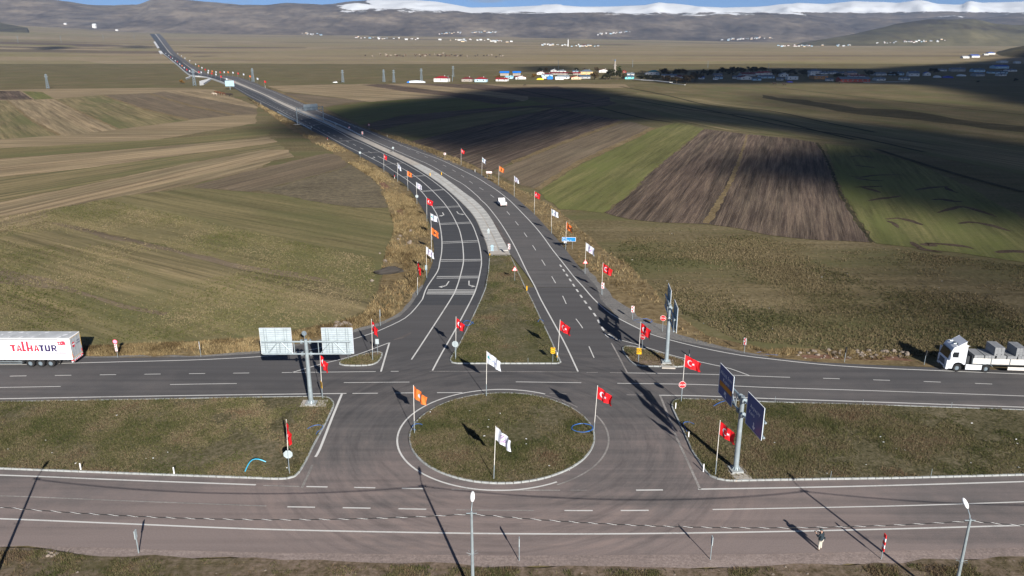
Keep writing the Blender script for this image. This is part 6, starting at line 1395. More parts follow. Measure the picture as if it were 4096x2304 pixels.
P = [G(*p) for p in [(2686, 336), (2740, 341)]]; tag(MB().beam(P[0]+Vector((0, 0, .4)), P[1]+Vector((0, 0, .4)), 1.4, .4).build('garden_wall', 'slab_concrete'), 'low grey wall running on right of the white garden wall', 'wall')
P = [G(*p) for p in [(3455, 331), (3632, 329)]]; tag(MB().beam(P[0]+Vector((0, 0, .5)), P[1]+Vector((0, 0, .5)), 1.6, .4).build('garden_wall', 'slab_concrete'), 'low pale wall right of the brick barn', 'wall')
b = G(2862, 320); t = thing('van', 'white van parked at the shaded edge of the village', 'van', b); bevel(MB().box((0, 0, 1.3), (5.0, 2, 1.9)).build('body', 'car_white', t), .2); MB().box((0, -1.01, 1.7), (4.2, .04, .5)).build('window_band', 'glass_dark', t)
for x in (-1.6, 1.6): wheel(t, x, -.9, .35, .2, 1); wheel(t, x, .9, .35, .2, -1)
# far villages: hamlets kilometres away, a roof and white walls each
FH = []
for wl, rf_ in (('w', 'g'), ('w', 'd'), ('b', 's'), ('w', 'w'), ('p', 'g'), ('g', 's')):
    FH.append((MB().box((0, 0, 1.5), (9, 7, 4)).mesh('wall', 'wall_'+wl), MB().prism([(-4, 3.4), (0, 5.6), (4, 3.4)], 'x', -5, 5).mesh('roof', 'roof_'+rf_)))
def hamlet(label, group, x0, x1, f0, f1, n, sc=1.0):
    for i in range(n):
        x = random.uniform(x0, x1); u = (x-x0)/(x1-x0); y = f0+(f1-f0)*u+random.gauss(0, 1)*2.0
        b = GS(x, y); t = thing('house', label, 'house', b, random.uniform(-.5, .5), group); wm, rm_ = random.choice(FH)
        s = sc*random.uniform(.6, 1.25); t.scale = (s*random.uniform(.8, 1.5), s, s); link('wall', wm, t); link('roof', rm_, t)
hamlet('tiny pale house in the long hamlet at the foot of the hills', 'houses of the long hamlet', 1412, 2060, 151, 167, 52, 1.2)
hamlet('tiny pale house in the hamlet climbing the middle slope', 'houses of the middle slope hamlet', 1745, 1985, 134, 128, 34, 1.2)
hamlet('tiny pale house in the cluster left of centre under the hill', 'houses of the left cluster', 1195, 1285, 136, 140, 10, 1.3)
hamlet('tiny white house in the cluster on the open plain', 'houses of the plain cluster', 2157, 2392, 180, 186, 36, .9)
hamlet('tiny pale house in the hamlet below the snowy range', 'houses of the snowy range hamlet', 2388, 2522, 138, 128, 26, 1.2)
hamlet('tiny pale house in the wide hamlet right of centre', 'houses of the wide hamlet', 2862, 3100, 160, 150, 36, 1.3)
hamlet('tiny pale house in the row on the plain at right', 'houses of the right row', 3112, 3410, 184, 183, 30, .9)
hamlet('tiny pale house at the foot of the grassy hill', 'houses of the grassy hill hamlet', 3500, 3780, 172, 163, 30, .9)
b = G(2272, 186); t = thing('minaret', 'tiny white minaret in the cluster on the open plain', 'minaret', b); MB().tube([(0, 0, 0), (0, 0, 24), (0, 0, 32)], [2, 1.6, .2], 8).build('shaft', 'white_paint', t)
for lb, p, s in (('tiny pale tower-like building left of the far highway', (379, 112), 3.0), ('tiny low building left of the far highway', (468, 123), 2.0), ('tiny white building under the left hill', (262, 98), 2.2)):
    t = thing('building', lb, 'building', GS(*p)); t.scale = (s, s, s*(2 if 'tower' in lb else 1)); link('wall', FH[3][0], t); link('roof', FH[3][1], t)

# ================================================================== TREES
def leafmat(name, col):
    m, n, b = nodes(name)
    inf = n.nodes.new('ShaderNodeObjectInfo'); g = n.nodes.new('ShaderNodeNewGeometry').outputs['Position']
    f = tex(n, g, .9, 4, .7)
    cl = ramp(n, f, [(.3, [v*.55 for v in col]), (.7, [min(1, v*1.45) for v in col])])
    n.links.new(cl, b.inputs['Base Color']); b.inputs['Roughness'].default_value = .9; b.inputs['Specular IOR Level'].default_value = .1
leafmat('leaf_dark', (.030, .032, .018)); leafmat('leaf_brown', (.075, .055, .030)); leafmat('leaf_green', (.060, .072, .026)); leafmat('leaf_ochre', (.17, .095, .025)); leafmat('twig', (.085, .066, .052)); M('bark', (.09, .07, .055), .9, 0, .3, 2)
def tree_parts(kind, seed):
    r = random.Random(seed); t = MB(); t.tube([(0, 0, -.4), (.1, 0, 2.2), (.0, .1, 5)], [.34, .26, .14], 8); tips = []
    for k in range(7):
        a = 2*PI*k/7+r.uniform(-.3, .3); z0 = 1.8+r.uniform(0, 2.4); rr = r.uniform(1.6, 2.8)
        p = (math.cos(a)*rr, math.sin(a)*rr, z0+r.uniform(1.4, 2.6)); t.tube([(0, 0, z0), (p[0]*.5, p[1]*.5, z0+.9), p], [.13, .08, .03], 5); tips.append(p)
    m = MB(); tall = kind == 'poplar'; n = {'bush': 620, 'poplar': 520, 'bare': 260}[kind]
    cl = [(r.gauss(0, 1.5), r.gauss(0, 1.3), 4.4+r.gauss(0, 1.1), r.uniform(.7, 1.5)) for _ in range(16)] if not tall else [(r.gauss(0, .45), r.gauss(0, .45), 1.5+k*.62, .85-abs(k-6)*.05) for k in range(16)]
    for i in range(n):
        cx, cy, cz, rad = r.choice(cl); d = Vector((r.gauss(0, 1), r.gauss(0, 1), r.gauss(0, 1))).normalized()*rad*r.uniform(.5, 1.05); p = Vector((cx, cy, cz))+d
        s = r.uniform(.22, .5) if kind != 'bare' else r.uniform(.5, 1.0); w = s if kind != 'bare' else .05
        qn = Quaternion((r.gauss(0, 1), r.gauss(0, 1), r.gauss(0, 1), r.gauss(0, 1))).normalized().to_matrix()
        m.add([p+qn @ Vector(v) for v in ((-w, -s, 0), (w, -s*.4, .1*s), (w*.6, s, 0), (-w, s*.5, .1*s))], [(0, 1, 2, 3)])
    return t.mesh('trunk', 'bark', True), m
TP = {}
for kind, mats in (('bush', ('leaf_dark', 'leaf_brown', 'leaf_green', 'leaf_ochre')), ('poplar', ('leaf_dark', 'leaf_green')), ('bare', ('twig',))):
    for mt in mats:
        for s in range(2): tk, cm = tree_parts(kind, s+len(kind)*7); TP[(kind, mt, s)] = (tk, cm.mesh('crown', mt))
TREES = [(2377, 318, 36, 28, 'bush', 'leaf_brown', 'rounded olive-brown tree at the right end of the front row'), (2440, 317, 40, 34, 'bush', 'leaf_dark', 'big dark tree left of the minaret foot'), (2468, 316, 34, 30, 'bush', 'leaf_dark', 'big dark tree below the minaret'), (2477, 300, 20, 34, 'poplar', 'leaf_green', 'tall green tree beside the minaret'),
         (2425, 318, 30, 22, 'bush', 'leaf_dark', 'dark tree in the gap left of the turquoise house'), (2495, 317, 22, 18, 'bush', 'leaf_brown', 'brown bush left of the turquoise house'), (2160, 287, 22, 14, 'bush', 'leaf_dark', 'dark tree behind the village row, left one'), (2186, 286, 16, 12, 'bush', 'leaf_brown', 'brown tree behind the village row, beside the dark one'),
         (2282, 302, 26, 12, 'bush', 'leaf_brown', 'brown bush in the middle of the village'), (2386, 287, 20, 16, 'bush', 'leaf_brown', 'brown tree left of the dark red gable'), (2338, 282, 22, 12, 'bare', 'twig', 'bare tree above the ochre house'), (2135, 312, 22, 14, 'bush', 'leaf_ochre', 'ochre bush at the left of the village'), (1990, 313, 24, 9, 'bush', 'leaf_ochre', 'ochre hedge left of the village'), (2306, 283, 18, 10, 'bush', 'leaf_dark', 'dark tree left of the ochre house'),
         (2560, 318, 30, 16, 'bush', 'leaf_dark', 'dark shrub behind the white wall, left'), (2590, 320, 34, 18, 'bush', 'leaf_dark', 'dark shrub behind the white wall, middle'), (2622, 322, 34, 20, 'bush', 'leaf_dark', 'dark shrub behind the white wall, right'), (2658, 300, 44, 22, 'bush', 'leaf_brown', 'broad brown tree right of the two-storey house'), (2570, 294, 30, 12, 'bare', 'twig', 'bare tree left of the two-storey house'),
         (2706, 302, 34, 22, 'bush', 'leaf_dark', 'dark tree above the long slate roof, left'), (2732, 302, 38, 24, 'bush', 'leaf_brown', 'brown tree above the long slate roof, right'), (2665, 328, 44, 22, 'bush', 'leaf_brown', 'brown thicket at the right end of the white wall'), (2705, 334, 50, 24, 'bush', 'leaf_brown', 'brown thicket just right of the white wall'), (2745, 334, 54, 28, 'bush', 'leaf_brown', 'brown thicket in front of the red hipped roof'), (2780, 326, 54, 34, 'bush', 'leaf_brown', 'brown thicket left of the shaded houses'),
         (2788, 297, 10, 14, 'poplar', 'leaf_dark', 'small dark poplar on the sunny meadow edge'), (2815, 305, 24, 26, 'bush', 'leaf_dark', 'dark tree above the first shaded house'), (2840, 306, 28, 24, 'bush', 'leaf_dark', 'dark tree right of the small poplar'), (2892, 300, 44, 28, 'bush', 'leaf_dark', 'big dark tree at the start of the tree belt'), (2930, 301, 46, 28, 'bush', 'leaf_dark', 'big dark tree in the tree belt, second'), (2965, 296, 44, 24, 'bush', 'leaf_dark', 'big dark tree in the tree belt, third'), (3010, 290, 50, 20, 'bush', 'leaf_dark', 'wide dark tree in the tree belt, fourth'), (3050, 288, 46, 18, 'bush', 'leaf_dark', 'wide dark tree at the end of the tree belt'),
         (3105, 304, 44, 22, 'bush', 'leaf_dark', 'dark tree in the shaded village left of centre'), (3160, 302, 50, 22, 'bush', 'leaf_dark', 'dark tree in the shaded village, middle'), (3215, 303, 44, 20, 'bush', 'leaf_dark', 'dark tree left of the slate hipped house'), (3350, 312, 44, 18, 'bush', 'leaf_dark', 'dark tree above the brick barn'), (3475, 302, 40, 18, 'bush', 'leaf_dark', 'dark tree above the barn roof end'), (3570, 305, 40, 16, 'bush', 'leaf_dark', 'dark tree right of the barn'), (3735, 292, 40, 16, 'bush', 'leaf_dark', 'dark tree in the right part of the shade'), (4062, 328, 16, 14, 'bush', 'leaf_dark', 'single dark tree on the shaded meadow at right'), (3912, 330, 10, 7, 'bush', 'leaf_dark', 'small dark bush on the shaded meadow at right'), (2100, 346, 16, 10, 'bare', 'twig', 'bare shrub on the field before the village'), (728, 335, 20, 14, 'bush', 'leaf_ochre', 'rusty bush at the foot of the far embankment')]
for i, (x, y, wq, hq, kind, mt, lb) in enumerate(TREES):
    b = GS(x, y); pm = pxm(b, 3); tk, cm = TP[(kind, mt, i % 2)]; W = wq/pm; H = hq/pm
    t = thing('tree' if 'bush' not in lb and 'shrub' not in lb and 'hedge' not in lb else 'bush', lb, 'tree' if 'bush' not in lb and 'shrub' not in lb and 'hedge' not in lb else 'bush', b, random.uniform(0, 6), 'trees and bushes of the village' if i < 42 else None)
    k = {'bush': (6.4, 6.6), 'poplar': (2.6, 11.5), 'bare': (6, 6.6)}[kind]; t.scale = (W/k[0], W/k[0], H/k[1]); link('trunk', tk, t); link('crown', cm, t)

# ================================================================== CATTLE, PYLONS, POLES
cm = MB().ball((0, 0, 1.0), (.95, .34, .38), 12, 8).ball((-.65, 0, 1.08), (.42, .32, .40), 10, 6)
cow_body = cm.tube([(-.9, 0, 1.15), (-1.2, 0, 1.30), (-1.35, 0, 1.28)], [.22, .17, .14], 8).tube([(-1.3, 0, 1.32), (-1.66, 0, 1.08)], [.15, .09], 8)
for x in (-.62, .68):
    for s in (-1, 1): cow_body.tube([(x, s*.2, .85), (x+(.06 if x > 0 else 0), s*.2, .45), (x, s*.2, 0)], [.13, .075, .06], 6)
cow_body.tube([(.92, 0, 1.18), (1.05, 0, .8), (1.03, 0, .5)], [.04, .03, .05], 5)
for s in (-1, 1): cow_body.tube([(-1.33, s*.12, 1.40), (-1.36, s*.26, 1.52)], [.03, .015], 5)
M('hide_brown', (.10, .040, .018), .9, 0, .3, 1); M('hide_dark', (.03, .022, .018), .9, 0, .3, 1); M('hide_pale', (.38, .32, .26), .9, 0, .3, 1)
COWM = [cow_body.mesh('cow', h_, True) for h_ in ('hide_brown', 'hide_dark', 'hide_pale')]
for i, (x, y, k, lb) in enumerate([(2165, 955, 2, 'pale cow leftmost in the small herd below the far highway'), (2199, 950, 0, 'large brown cow second in the small herd below the far highway'), (2253, 952, 0, 'brown cow in the middle of the small herd below the far highway'), (2295, 960, 1, 'dark cow second from right in the small herd below the far highway'), (2322, 963, 1, 'dark cow rightmost in the small herd below the far highway')]):
    o = link('cow', COWM[k], None, G(x/2.5156, (y+8)/2.5156), random.uniform(-.5, .5)); o.scale = [1.5, 2.1, 1.6, 1.6, 1.7][i:i+1]*3; tag(o, lb, 'cow', 'small herd below the highway')
for i in range(64):
    x = random.uniform(1460, 2010); y = 222+(x-1460)*.006+random.gauss(0, 3.2)
    o = link('cow', random.choice(COWM), None, G(x, y), random.uniform(0, 6)); o.scale = (2.2, 2.2, 2.2); tag(o, 'tiny cow grazing in the scattered herd on the far plain', 'cow', 'far herd on the plain')
for i in range(3):
    o = link('cow', COWM[1], None, G([3098, 3137, 3362][i], [340, 342, 335][i])); tag(o, ['dark cow on the meadow left of the barn, left one', 'dark cow on the meadow left of the barn, right one', 'dark cow on the meadow in front of the barn'][i], 'cow', 'dark cows on the shaded meadow'); o.scale = (1.6,)*3
def pylon(label, base, top):
    b = G(*base); h = max(12, min(40, hgt(b, top))); t = thing('pylon', label, 'pylon', b, random.uniform(-.3, .3), 'lattice power pylons'); m = MB(); w0, w1 = h*.085, h*.025; n = 7; L = lambda f: w0+(w1-w0)*f
    for sx in (-1, 1):
        for sy in (-1, 1): m.beam((sx*w0, sy*w0, 0), (sx*w1, sy*w1, h), .22)
    for k in range(n):
        a, c2 = k/n, (k+1)/n; p, r_ = L(a), L(c2)
        for s in (-1, 1): m.beam((-p, s*p, h*a), (r_, s*r_, h*c2), .11); m.beam((p, s*p, h*a), (-r_, s*r_, h*c2), .11); m.beam((s*p, -p, h*a), (s*r_, r_, h*c2), .11)
    m.build('lattice', 'galvanised_dark', t); am = MB()
    for f_, l in ((.80, .13), (.93, .10)): am.beam((-h*l, 0, h*f_), (h*l, 0, h*f_), .2); am.beam((-h*l, 0, h*f_), (0, 0, h*(f_+.05)), .1); am.beam((h*l, 0, h*f_), (0, 0, h*(f_+.05)), .1)
    am.build('crossarm', 'galvanised', t)
pylon('lattice pylon beside the embankment of the far highway', (778.6, 342.5), 275); pylon('lattice pylon just right of the far highway', (1013, 327), 273); pylon('lattice pylon alone on the left plain', (192, 353.8), 296); pylon('thin lattice pylon left of the isolated houses', (1372, 330), 282); pylon('thin lattice pylon right of the white car', (1576, 330), 296)
pylon('faint lattice pylon behind the tarpaulin cover', (1536, 328), 283); pylon('faint lattice pylon behind the white house', (1686, 322), 283); pylon('faint lattice pylon behind the pale blue house', (1813, 308), 268)
for lb, p, ty in (('wooden pole beside the white house, left one', (1793, 328), 304), ('wooden pole beside the white house, right one', (1810, 326), 301), ('tall thin mast behind the village at left', (2233, 278), 239), ('tall thin mast behind the village at right', (3074, 275), 252), ('wooden pole by the blue sheds', (2076, 318), 289), ('faint mast on the plain right of the minaret', (2530, 268), 240), ('faint mast on the plain above the dark trees', (2831, 270), 245)):
    b = G(*p); h = max(6, min(40, hgt(b, ty))); t = thing('utility_pole', lb, 'pole', b, 0, 'poles and masts of the village'); MB().tube([(0, 0, 0), (0, 0, h)], [.28, .18], 6).build('pole', 'galvanised_dark', t); MB().box((0, 0, h-.5), (2.2, .15, .15)).build('crossarm', 'galvanised_dark', t)
for i, x in enumerate([73, 245, 414, 538]):
    b = G(x, [172, 170, 161, 160][i]); t = thing('utility_pole', 'tiny dark pole in the line across the left plain', 'pole', b, 0, 'pole line across the left plain'); MB().tube([(0, 0, 0), (0, 0, 26)], .5, 5).build('pole', 'galvanised_dark', t); MB().box((0, 0, 25), (8, .4, .4)).build('crossarm', 'galvanised_dark', t)

# ================================================================== HOSES, STONES, LITTER
def hose(label, pts, r=.035, mat='hose_blue', zs=None, z=ZR+KH, coil=1):
    P = [G(p[0], p[1], z) for p in pts]; P = spline(P, .25); n = len(P)
    for i, p in enumerate(P): p.z = z+r+(zs(i/(n-1)) if zs else random.uniform(0, .03))
    return tag(MB().tube(P, r, 7).build('hose', mat, None, True), label, 'hose', 'blue plastic hoses')
def ring_px(cx, cy, rx, ry, turns=2.2, jit=.06): return [(cx+math.cos(a)*rx*(1+random.uniform(-jit, jit)), cy+math.sin(a)*ry*(1+random.uniform(-jit, jit))) for a in np.linspace(0, 2*PI*turns, int(14*turns))]
hose('blue hose coiled in a ring on the right of the round island', ring_px(2330, 1712.8, 43, 17))
hose('blue hose loop at the foot of the orange flag', c(1024, 1200, [(1675, 1258), (1640, 1248), (1600, 1255), (1572, 1275), (1575, 1300), (1605, 1312)]))
hose('blue hose arcs at the right edge of the left median', c(1024, 1200, [(520, 1300), (560, 1275), (620, 1262), (675, 1270), (660, 1300), (620, 1330), (608, 1352)]))
hose('blue hose loops at the left kerb of the triangular lawn', c(1024, 1200, [(2190, 240), (2150, 215), (2110, 212), (2085, 235), (2110, 255), (2150, 255), (2185, 222)]))
hose('tangled blue hose on the gravel by the right slip road', ring_px(2575, 1285, 34, 8, 3.2, .2), z=.02)
hose('blue hose bow on the left kerb of the right median', c(2048, 1200, [(1830, 1252), (1790, 1232), (1740, 1232), (1722, 1250), (1740, 1290), (1758, 1325)]))
hose('pale blue hose strands at the upper kerb of the right median', c(2048, 1200, [(2030, 1070), (2080, 1040), (2140, 1020), (2190, 1015), (2240, 1010)]))
hose('short blue hose arc at the right kerb of the triangular lawn', c(2048, 1200, [(262, 222), (270, 205), (290, 198), (318, 215)]))
hose('blue hose lying by the stones along the far slip road', c(3072, 1200, [(-120, 535), (-60, 525), (0, 532), (60, 540), (100, 560), (20, 552), (-80, 548)]), z=.02)
hose('cyan and black pipe standing in an arch on the left median', [(980, 1888), (995, 1872), (1012, 1859), (1036, 1851), (1064, 1849)], .05, 'hose_cyan', lambda t: .5*math.sin(PI*t))
def stone_mesh(seed):
    r = random.Random(seed); m = MB().ball((0, 0, .2), (.5, .4, .32), 8, 5); m.v = [(x*(1+r.uniform(-.25, .25)), y*(1+r.uniform(-.25, .25)), z*(1+r.uniform(-.2, .2))) for x, y, z in m.v]; return m
STM = [stone_mesh(s).mesh('stone', 'stone') for s in range(4)]
def stones(label, group, pts, smin, smax, spread, z=0):
    for x, y in pts:
        o = link('stone', random.choice(STM), None, G(x+random.uniform(-spread, spread), y+random.uniform(-spread, spread)*.5, z), random.uniform(0, 6)); s = random.uniform(smin, smax); o.scale = (s, s, s); tag(o, label, 'stone', group)
stones('rough stone in the row along the far slip road', 'stones along the far slip road', [(3190+random.random()**.8*440, 1404+random.uniform(0, 34)) for k in range(80)], .2, .75, 8)
stones('pale stone heaped beside the left slip road', 'stones beside the left slip road', [(1340+random.uniform(0, 70), 1310-random.uniform(0, 14)) for _ in range(22)], .4, 1.0, 8)
stones('pale stone in the weeds left of the highway', 'stones in the weeds left of the highway', c(1024, 576, [(1560, 885), (1570, 890), (1430, 970), (1500, 1030), (1540, 1010), (1555, 990), (1390, 1090), (1300, 1190), (1450, 930), (1170, 1385), (1250, 1105)]), .5, 1.2, 2)
stones('reddish stone in the small heap on the near left verge', 'stones on the near left verge', c(0, 1728, [(480, 1215), (500, 1235), (530, 1225), (560, 1250), (520, 1260), (490, 1255), (540, 1210), (575, 1235)]), .25, .45, 3)
stones('loose stone on the near verge', 'loose stones on the near verge', [(random.uniform(0, 4096), random.uniform(2240, 2300)) for _ in range(60)], .10, .32, 5)
b = G(1558, 1095); o = link('rock', stone_mesh(9).mesh('rock', 'stone_dark'), None, b, .3); o.scale = (5.0, 2.2, 2.4); tag(o, 'large dark flat rock in the weeds left of the highway', 'rock')
LM = MB().box((0, 0, .02), (.28, .18, .04)).mesh('litter', 'white_paint')
for k in range(70):
    x, y = random.choice([(random.uniform(0, 1250), random.uniform(1610, 1880)), (random.uniform(2760, 4090), random.uniform(1640, 1900)), (random.uniform(1720, 2300), random.uniform(1600, 1900)), (random.uniform(0, 1400), random.uniform(900, 1330)), (random.uniform(2200, 3800), random.uniform(900, 1380)), (random.uniform(0, 4096), random.uniform(2250, 2303))])
    o = link('litter', LM, None, G(x, y, ZR+KH if y > 1500 and y < 2000 else .04), random.uniform(0, 6)); s = random.uniform(.3, .75); o.scale = (s, s, s); tag(o, 'small white scrap of litter lying on the grass', 'litter', 'scraps of litter')

# ================================================================== GRASS AND WEEDS
def tuftmat(name):
    m, n, b = nodes(name); a = n.nodes.new('ShaderNodeAttribute'); a.attribute_name = 'tint'
    n.links.new(a.outputs['Color'], b.inputs['Base Color']); b.inputs['Roughness'].default_value = .95; b.inputs['Specular IOR Level'].default_value = .05
tuftmat('blades')
def tufts(name, label, poly, n, hmin, hmax, spread, blades, cols, z=0.0, width=.05, patch=.12, seed=1, bias=None, lean=.35):
    """n tufts of thin blades spread over a ground polygon; each blade one triangle with its own colour."""
    rng = np.random.default_rng(seed); A = np.array([(p[0], p[1]) for p in poly]); lo, hi = A.min(0), A.max(0)
    px = rng.uniform(lo[0], hi[0], n*4); py = rng.uniform(lo[1], hi[1], n*4); k = inside(poly, px, py)
    if bias is not None: k &= rng.uniform(0, 1, n*4) < np.clip((fbm(px*bias[0], py*bias[0], 4, seed)-bias[1])*bias[2], 0.02, 1)
    px, py = px[k][:n], py[k][:n]; m = len(px)
    if m == 0: return
    B = blades; hx = rng.uniform(hmin, hmax, m)*(.55+.9*fbm(px*patch, py*patch, 4, seed+3))
    a = rng.uniform(0, 2*PI, (m, B)); rr = rng.uniform(0, spread, (m, B)); bx = px[:, None]+np.cos(a)*rr; by = py[:, None]+np.sin(a)*rr
    h = hx[:, None]*rng.uniform(.55, 1.1, (m, B)); wd = width*rng.uniform(.6, 1.4, (m, B)); o = rng.uniform(0, PI, (m, B)); lx = rng.normal(0, lean, (m, B))*h; ly = rng.normal(0, lean, (m, B))*h
    V = np.stack([np.stack([bx-np.cos(o)*wd, by-np.sin(o)*wd, np.full_like(h, z-.01)], -1), np.stack([bx+np.cos(o)*wd, by+np.sin(o)*wd, np.full_like(h, z-.01)], -1), np.stack([bx+lx, by+ly, z+h], -1)], 2).reshape(-1, 3)
    nt_ = m*B; me = bpy.data.meshes.new(name); me.vertices.add(nt_*3); me.vertices.foreach_set('co', V.astype(np.float32).ravel())
    me.loops.add(nt_*3); me.loops.foreach_set('vertex_index', np.arange(nt_*3, dtype=np.int32)); me.polygons.add(nt_); me.polygons.foreach_set('loop_start', np.arange(0, nt_*3, 3, dtype=np.int32))
    me.update(calc_edges=True)
    C = np.array(cols); f = np.clip(fbm(px*patch*2, py*patch*2, 5, seed+5)*1.5-.25+rng.normal(0, .16, m), 0, .999); ci = C[(f*len(C)).astype(int)]
    col = ci[:, None, :]*rng.uniform(.65, 1.4, (m, B))[..., None]; col = np.repeat(col.reshape(-1, 3), 3, 0); col = np.concatenate([col, np.ones((len(col), 1))], 1)
    at = me.color_attributes.new('tint', 'FLOAT_COLOR', 'POINT'); at.data.foreach_set('color', col.astype(np.float32).ravel())
    me.materials.append(MATS['blades']); o = link(name, me); tag(o, label, 'grass', None, 'stuff'); return o
LAWN = [(.050, .058, .022), (.072, .074, .030), (.095, .088, .042), (.125, .108, .060), (.155, .125, .078), (.105, .072, .045)]
DRY = [(.085, .060, .030), (.130, .095, .048), (.19, .145, .075), (.25, .195, .105), (.215, .150, .075), (.10, .085, .048)]
ZI = ZR+KH-.03
NT = [26000, 52000, 52000, 15000, 1800, 2600]
for i, poly in enumerate(ISL):
    xs = [p for p in poly]
    tufts('grass', 'short olive grass on a kerbed island', xs, NT[i], .05, .22, .12, 4, LAWN, ZI, .026, .16, 10+i, (.22, .30, 5))
w_ = lambda pts: [tuple(G(*p)[:2]) for p in pts]
tufts('dry_grass', 'tall dry grass on the slope left of the highway', w_([(1398, 655), (1481, 707), (1521, 747), (1557, 830), (1580, 914), (1537, 1037), (1517, 1152), (1500, 1200), (1473, 1236), (1440, 1265), (1370, 1290), (1262, 1312), (1262, 1350), (1421, 1318), (1560, 1268), (1640, 1190), (1690, 1120), (1722, 1010), (1715, 940), (1690, 860), (1650, 800), (1590, 740), (1499, 675)]), 21000, .35, .95, .35, 6, DRY, 0, .05, .10, 31, (.09, .32, 4))
tufts('dry_grass', 'dry grass along the slope left of the far highway', w_([(1000, 395), (1035, 425), (1090, 463), (1145, 502), (1205, 540), (1265, 575), (1354, 624), (1398, 655), (1499, 668), (1318, 565), (1190, 500), (1110, 456), (1049, 424)]), 9000, .4, 1.0, .6, 5, DRY, 0, .12, .04, 32, (.04, .3, 4))
tufts('dry_grass', 'dry grass along the edge of the far carriageway at left', w_([(-300, 1404), (0, 1398), (358, 1391), (556, 1379), (755, 1375), (914, 1359), (1024, 1352), (1175, 1335), (1262, 1312), (1262, 1350), (1143, 1388), (1024, 1408), (803, 1421), (346, 1425), (-300, 1436)]), 9000, .25, .75, .3, 6, DRY, 0, .045, .15, 33, (.16, .3, 4))
tufts('dry_grass', 'dry grass on the bank right of the highway', w_(VR[:18]+[(2883, 1392), (2740, 1352), (2640, 1300), (2560, 1230), (2450, 1140), (2380, 1090), (2290, 1015), (2230, 935), (2120, 838), (2030, 762), (1912, 700), (1777, 640), (1618, 578), (1480, 524)]), 17000, .3, .8, .35, 6, DRY, 0, .05, .10, 34, (.08, .33, 4))
tufts('dry_grass', 'dry grass between the stones along the far slip road', w_([(2942, 1371), (3072, 1405), (3231, 1396), (3430, 1408), (3608, 1421), (3640, 1440), (3430, 1442), (3231, 1428), (3072, 1418)]), 2200, .25, .7, .3, 6, DRY, 0, .045, .15, 35, (.2, .36, 4))
tufts('grass', 'patchy grass and weeds on the near verge', w_([(-300, 2212), (200, 2206), (400, 2238), (1024, 2246), (1500, 2268), (2048, 2282), (2700, 2286), (3072, 2280), (3500, 2268), (4096, 2246), (4500, 2250), (4600, 2420), (-500, 2420)]), 26000, .08, .34, .14, 5, LAWN[:4]+[(.14, .10, .06), (.10, .075, .05)], .05, .026, .3, 36, (.45, .42, 5))
tufts('grass', 'low tussocks on the pasture right of the highway', w_([(2430, 1000), (2600, 905), (2900, 925), (3200, 975), (3600, 1000), (4150, 1070), (4150, 1460), (3700, 1430), (3200, 1385), (2950, 1360), (2740, 1260), (2600, 1130)]), 26000, .10, .32, .25, 4, [(.045, .048, .020), (.075, .070, .034), (.115, .095, .052), (.15, .120, .070), (.10, .080, .045)], .06, .06, .05, 37, (.06, .3, 4))
tufts('grass', 'low grass on the field left of the junction', w_([(-200, 900), (430, 800), (1500, 1035), (1500, 1180), (1340, 1290), (1000, 1340), (300, 1380), (-200, 1395)]), 30000, .08, .22, .25, 4, [(.060, .064, .022), (.090, .086, .038), (.13, .112, .060), (.155, .125, .075)], .06, .06, .05, 38, (.05, .3, 4))

# ================================================================== CLOUD (out of the picture, towards the sun) AND HAZE
def poly_sdf(poly, X, Y):
    ins = inside(poly, X, Y); d = np.full(X.shape, 1e9)
    for (x1, y1), (x2, y2) in zip(poly, poly[1:]+poly[:1]):
        dx, dy = x2-x1, y2-y1; L = dx*dx+dy*dy+1e-9; t = np.clip(((X-x1)*dx+(Y-y1)*dy)/L, 0, 1); d = np.minimum(d, np.hypot(X-x1-t*dx, Y-y1-t*dy))
    return np.where(ins, d, -d)
SHADE = [  # ground outline (photo points), strength, softness in metres
    ([(1000, 522), (1180, 470), (1290, 432), (1450, 412), (1640, 392), (1830, 372), (1960, 356), (2100, 348), (2366, 348), (2480, 372), (2640, 400), (2900, 432), (3250, 468), (3700, 515), (4096, 560), (4700, 640), (4700, 1010), (4096, 935), (3900, 895), (3700, 870), (3560, 850), (3430, 815), (3300, 760), (3180, 735), (3050, 735), (2900, 715), (2800, 690), (2880, 640), (3060, 615), (3300, 600), (3300, 575), (3000, 528), (2800, 500), (2620, 480), (2400, 500), (2250, 540), (2060, 590), (1900, 612), (1740, 602), (1560, 572), (1420, 548), (1250, 560), (1100, 560)], .98, 15),
    ([(2520, 292), (2700, 280), (3072, 272), (3469, 274), (3748, 258), (3907, 246), (4020, 232), (4096, 215), (4300, 206), (4500, 480), (4096, 430), (3800, 372), (3640, 338), (3300, 334), (2900, 336), (2700, 334), (2600, 318)], .98, 22),
    ([(3000, 372), (3300, 392), (3700, 408), (4096, 430), (4700, 480), (4700, 660), (4096, 590), (3700, 540), (3300, 470), (3000, 428)], .62, 26),
    ([(3640, 990), (4096, 985), (4600, 980), (4700, 1470), (4096, 1430), (3760, 1390), (3560, 1330), (3520, 1180)], .62, 20),
    ([(2080, 268), (2250, 262), (2330, 277), (2240, 288), (2080, 286)], .8, 25),
    ([(130, 196), (200, 184), (290, 186), (285, 194), (180, 200)], .9, 40), ([(480, 186), (560, 180), (620, 186), (600, 194), (500, 193)], .7, 40), ([(780, 224), (850, 222), (860, 227), (790, 229)], .6, 40)]
CZ = 880.0
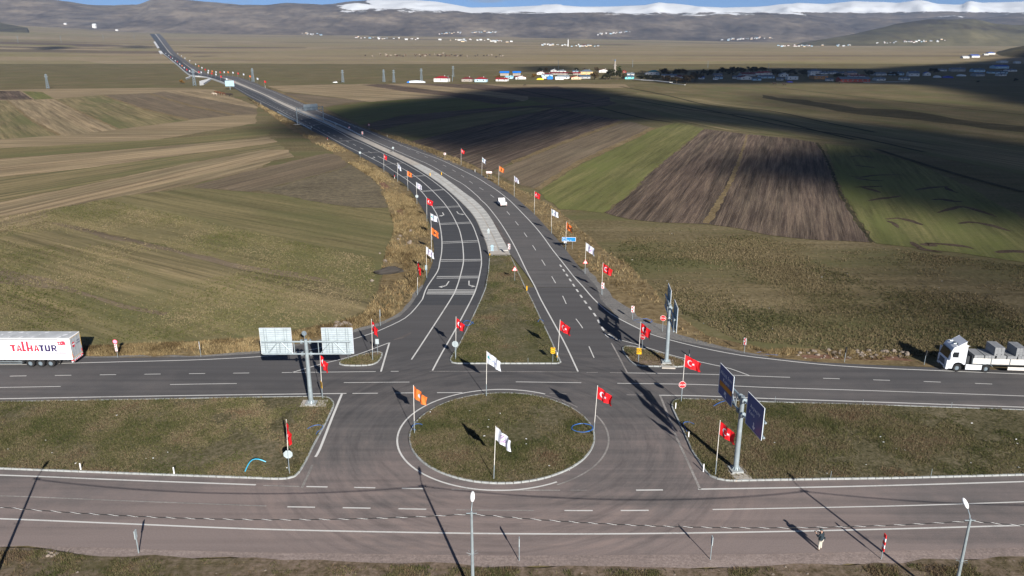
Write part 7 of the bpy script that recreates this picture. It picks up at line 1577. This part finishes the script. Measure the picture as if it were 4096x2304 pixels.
def cloud(name, polys, label):
    V = []; 
    pts = [G(*p) for pl, _, _ in polys for p in pl]; lo = Vector((min(p.x for p in pts), min(p.y for p in pts))); hi = Vector((max(p.x for p in pts), max(p.y for p in pts)))
    pad = 110
    sx = max(8.0, (hi.x-lo.x+2*pad)/260); sy = max(8.0, (hi.y-lo.y+2*pad)/260)
    xs = np.arange(lo.x-pad, hi.x+pad, sx); ys = np.arange(lo.y-pad, hi.y+pad, sy); X, Y = np.meshgrid(xs, ys); D = np.zeros_like(X)
    wx = (fbm(X/70, Y/70, 5, 3)-.5)*34; wy = (fbm(X/70, Y/70, 5, 8)-.5)*34
    for pl, st_, soft in polys:
        P = [tuple(G(*p)[:2]) for p in pl]; s = poly_sdf(P, X+wx, Y+wy); u = np.clip(s/soft*.5+.5, 0, 1); D = np.maximum(D, st_*u*u*(3-2*u))
    D = np.clip(D-.9*D*(1-D)*(fbm(X/55, Y/55, 5, 17)-.42), 0, 1)
    off = SUN*(CZ/SUN.z); keep = D > .015; idx = -np.ones(D.shape, int); vs = []; op = []
    th = 10+60*D*(.6+.8*fbm(X/120, Y/120, 4, 5))
    for layer in (0, 1):
        for j in range(D.shape[0]):
            for i in range(D.shape[1]):
                if keep[j, i]:
                    if layer == 0: idx[j, i] = len(vs)
                    z = CZ+(th[j, i]*.5 if layer else -th[j, i]*.5); k = z/CZ
                    vs.append((X[j, i]+off.x*k, Y[j, i]+off.y*k, z)); op.append(1-(1-D[j, i])**.5)
    n = len(vs)//2; fs = []
    for j in range(D.shape[0]-1):
        for i in range(D.shape[1]-1):
            q4 = (idx[j, i], idx[j, i+1], idx[j+1, i+1], idx[j+1, i])
            if min(q4) >= 0: fs.append(q4); fs.append(tuple(n+v for v in reversed(q4)))
    me = bpy.data.meshes.new(name); me.from_pydata(vs, [], fs); a = me.color_attributes.new('thickness', 'FLOAT_COLOR', 'POINT'); a.data.foreach_set('color', np.repeat(np.array(op, np.float32), 4)); me.materials.append(MATS['cloud'])
    o = link(name, me); tag(o, label, 'cloud', None, 'stuff')
m, n, b = nodes('cloud'); at = n.nodes.new('ShaderNodeAttribute'); at.attribute_name = 'thickness'; tr_ = n.nodes.new('ShaderNodeBsdfTransparent'); ms = n.nodes.new('ShaderNodeMixShader')
b.inputs['Base Color'].default_value = (.8, .8, .82, 1); b.inputs['Roughness'].default_value = 1; b.inputs['Specular IOR Level'].default_value = 0
n.links.new(at.outputs['Color'], ms.inputs[0]); n.links.new(tr_.outputs[0], ms.inputs[1]); n.links.new(b.outputs[0], ms.inputs[2]); n.links.new(ms.outputs[0], n.nodes['Material Output'].inputs[0])
cloud('cloud', SHADE[:4], 'large ragged cloud that shades the village and the fields at right'); cloud('cloud', SHADE[4:5], 'small cloud shading the ground behind the village')
cloud('cloud', SHADE[5:6], 'small cloud shading the far left plain'); cloud('cloud', SHADE[6:7], 'small thin cloud shading the plain left of the far highway'); cloud('cloud', SHADE[7:8], 'small thin cloud shading the plain right of the far highway')
HZ = bpy.data.materials.new('haze'); HZ.use_nodes = True; n = HZ.node_tree; n.nodes.clear(); o_ = n.nodes.new('ShaderNodeOutputMaterial'); pv = n.nodes.new('ShaderNodeVolumePrincipled')
pv.inputs['Color'].default_value = (.50, .70, 1.0, 1); pv.inputs['Density'].default_value = 5.5e-5; pv.inputs['Anisotropy'].default_value = .25; n.links.new(pv.outputs[0], o_.inputs['Volume'])
MATS['haze'] = HZ
tag(MB().box((0, 3400, 325), (19600, 17600, 652)).build('haze', 'haze'), kind='stuff')

bpy.data.scenes.remove(TMP)
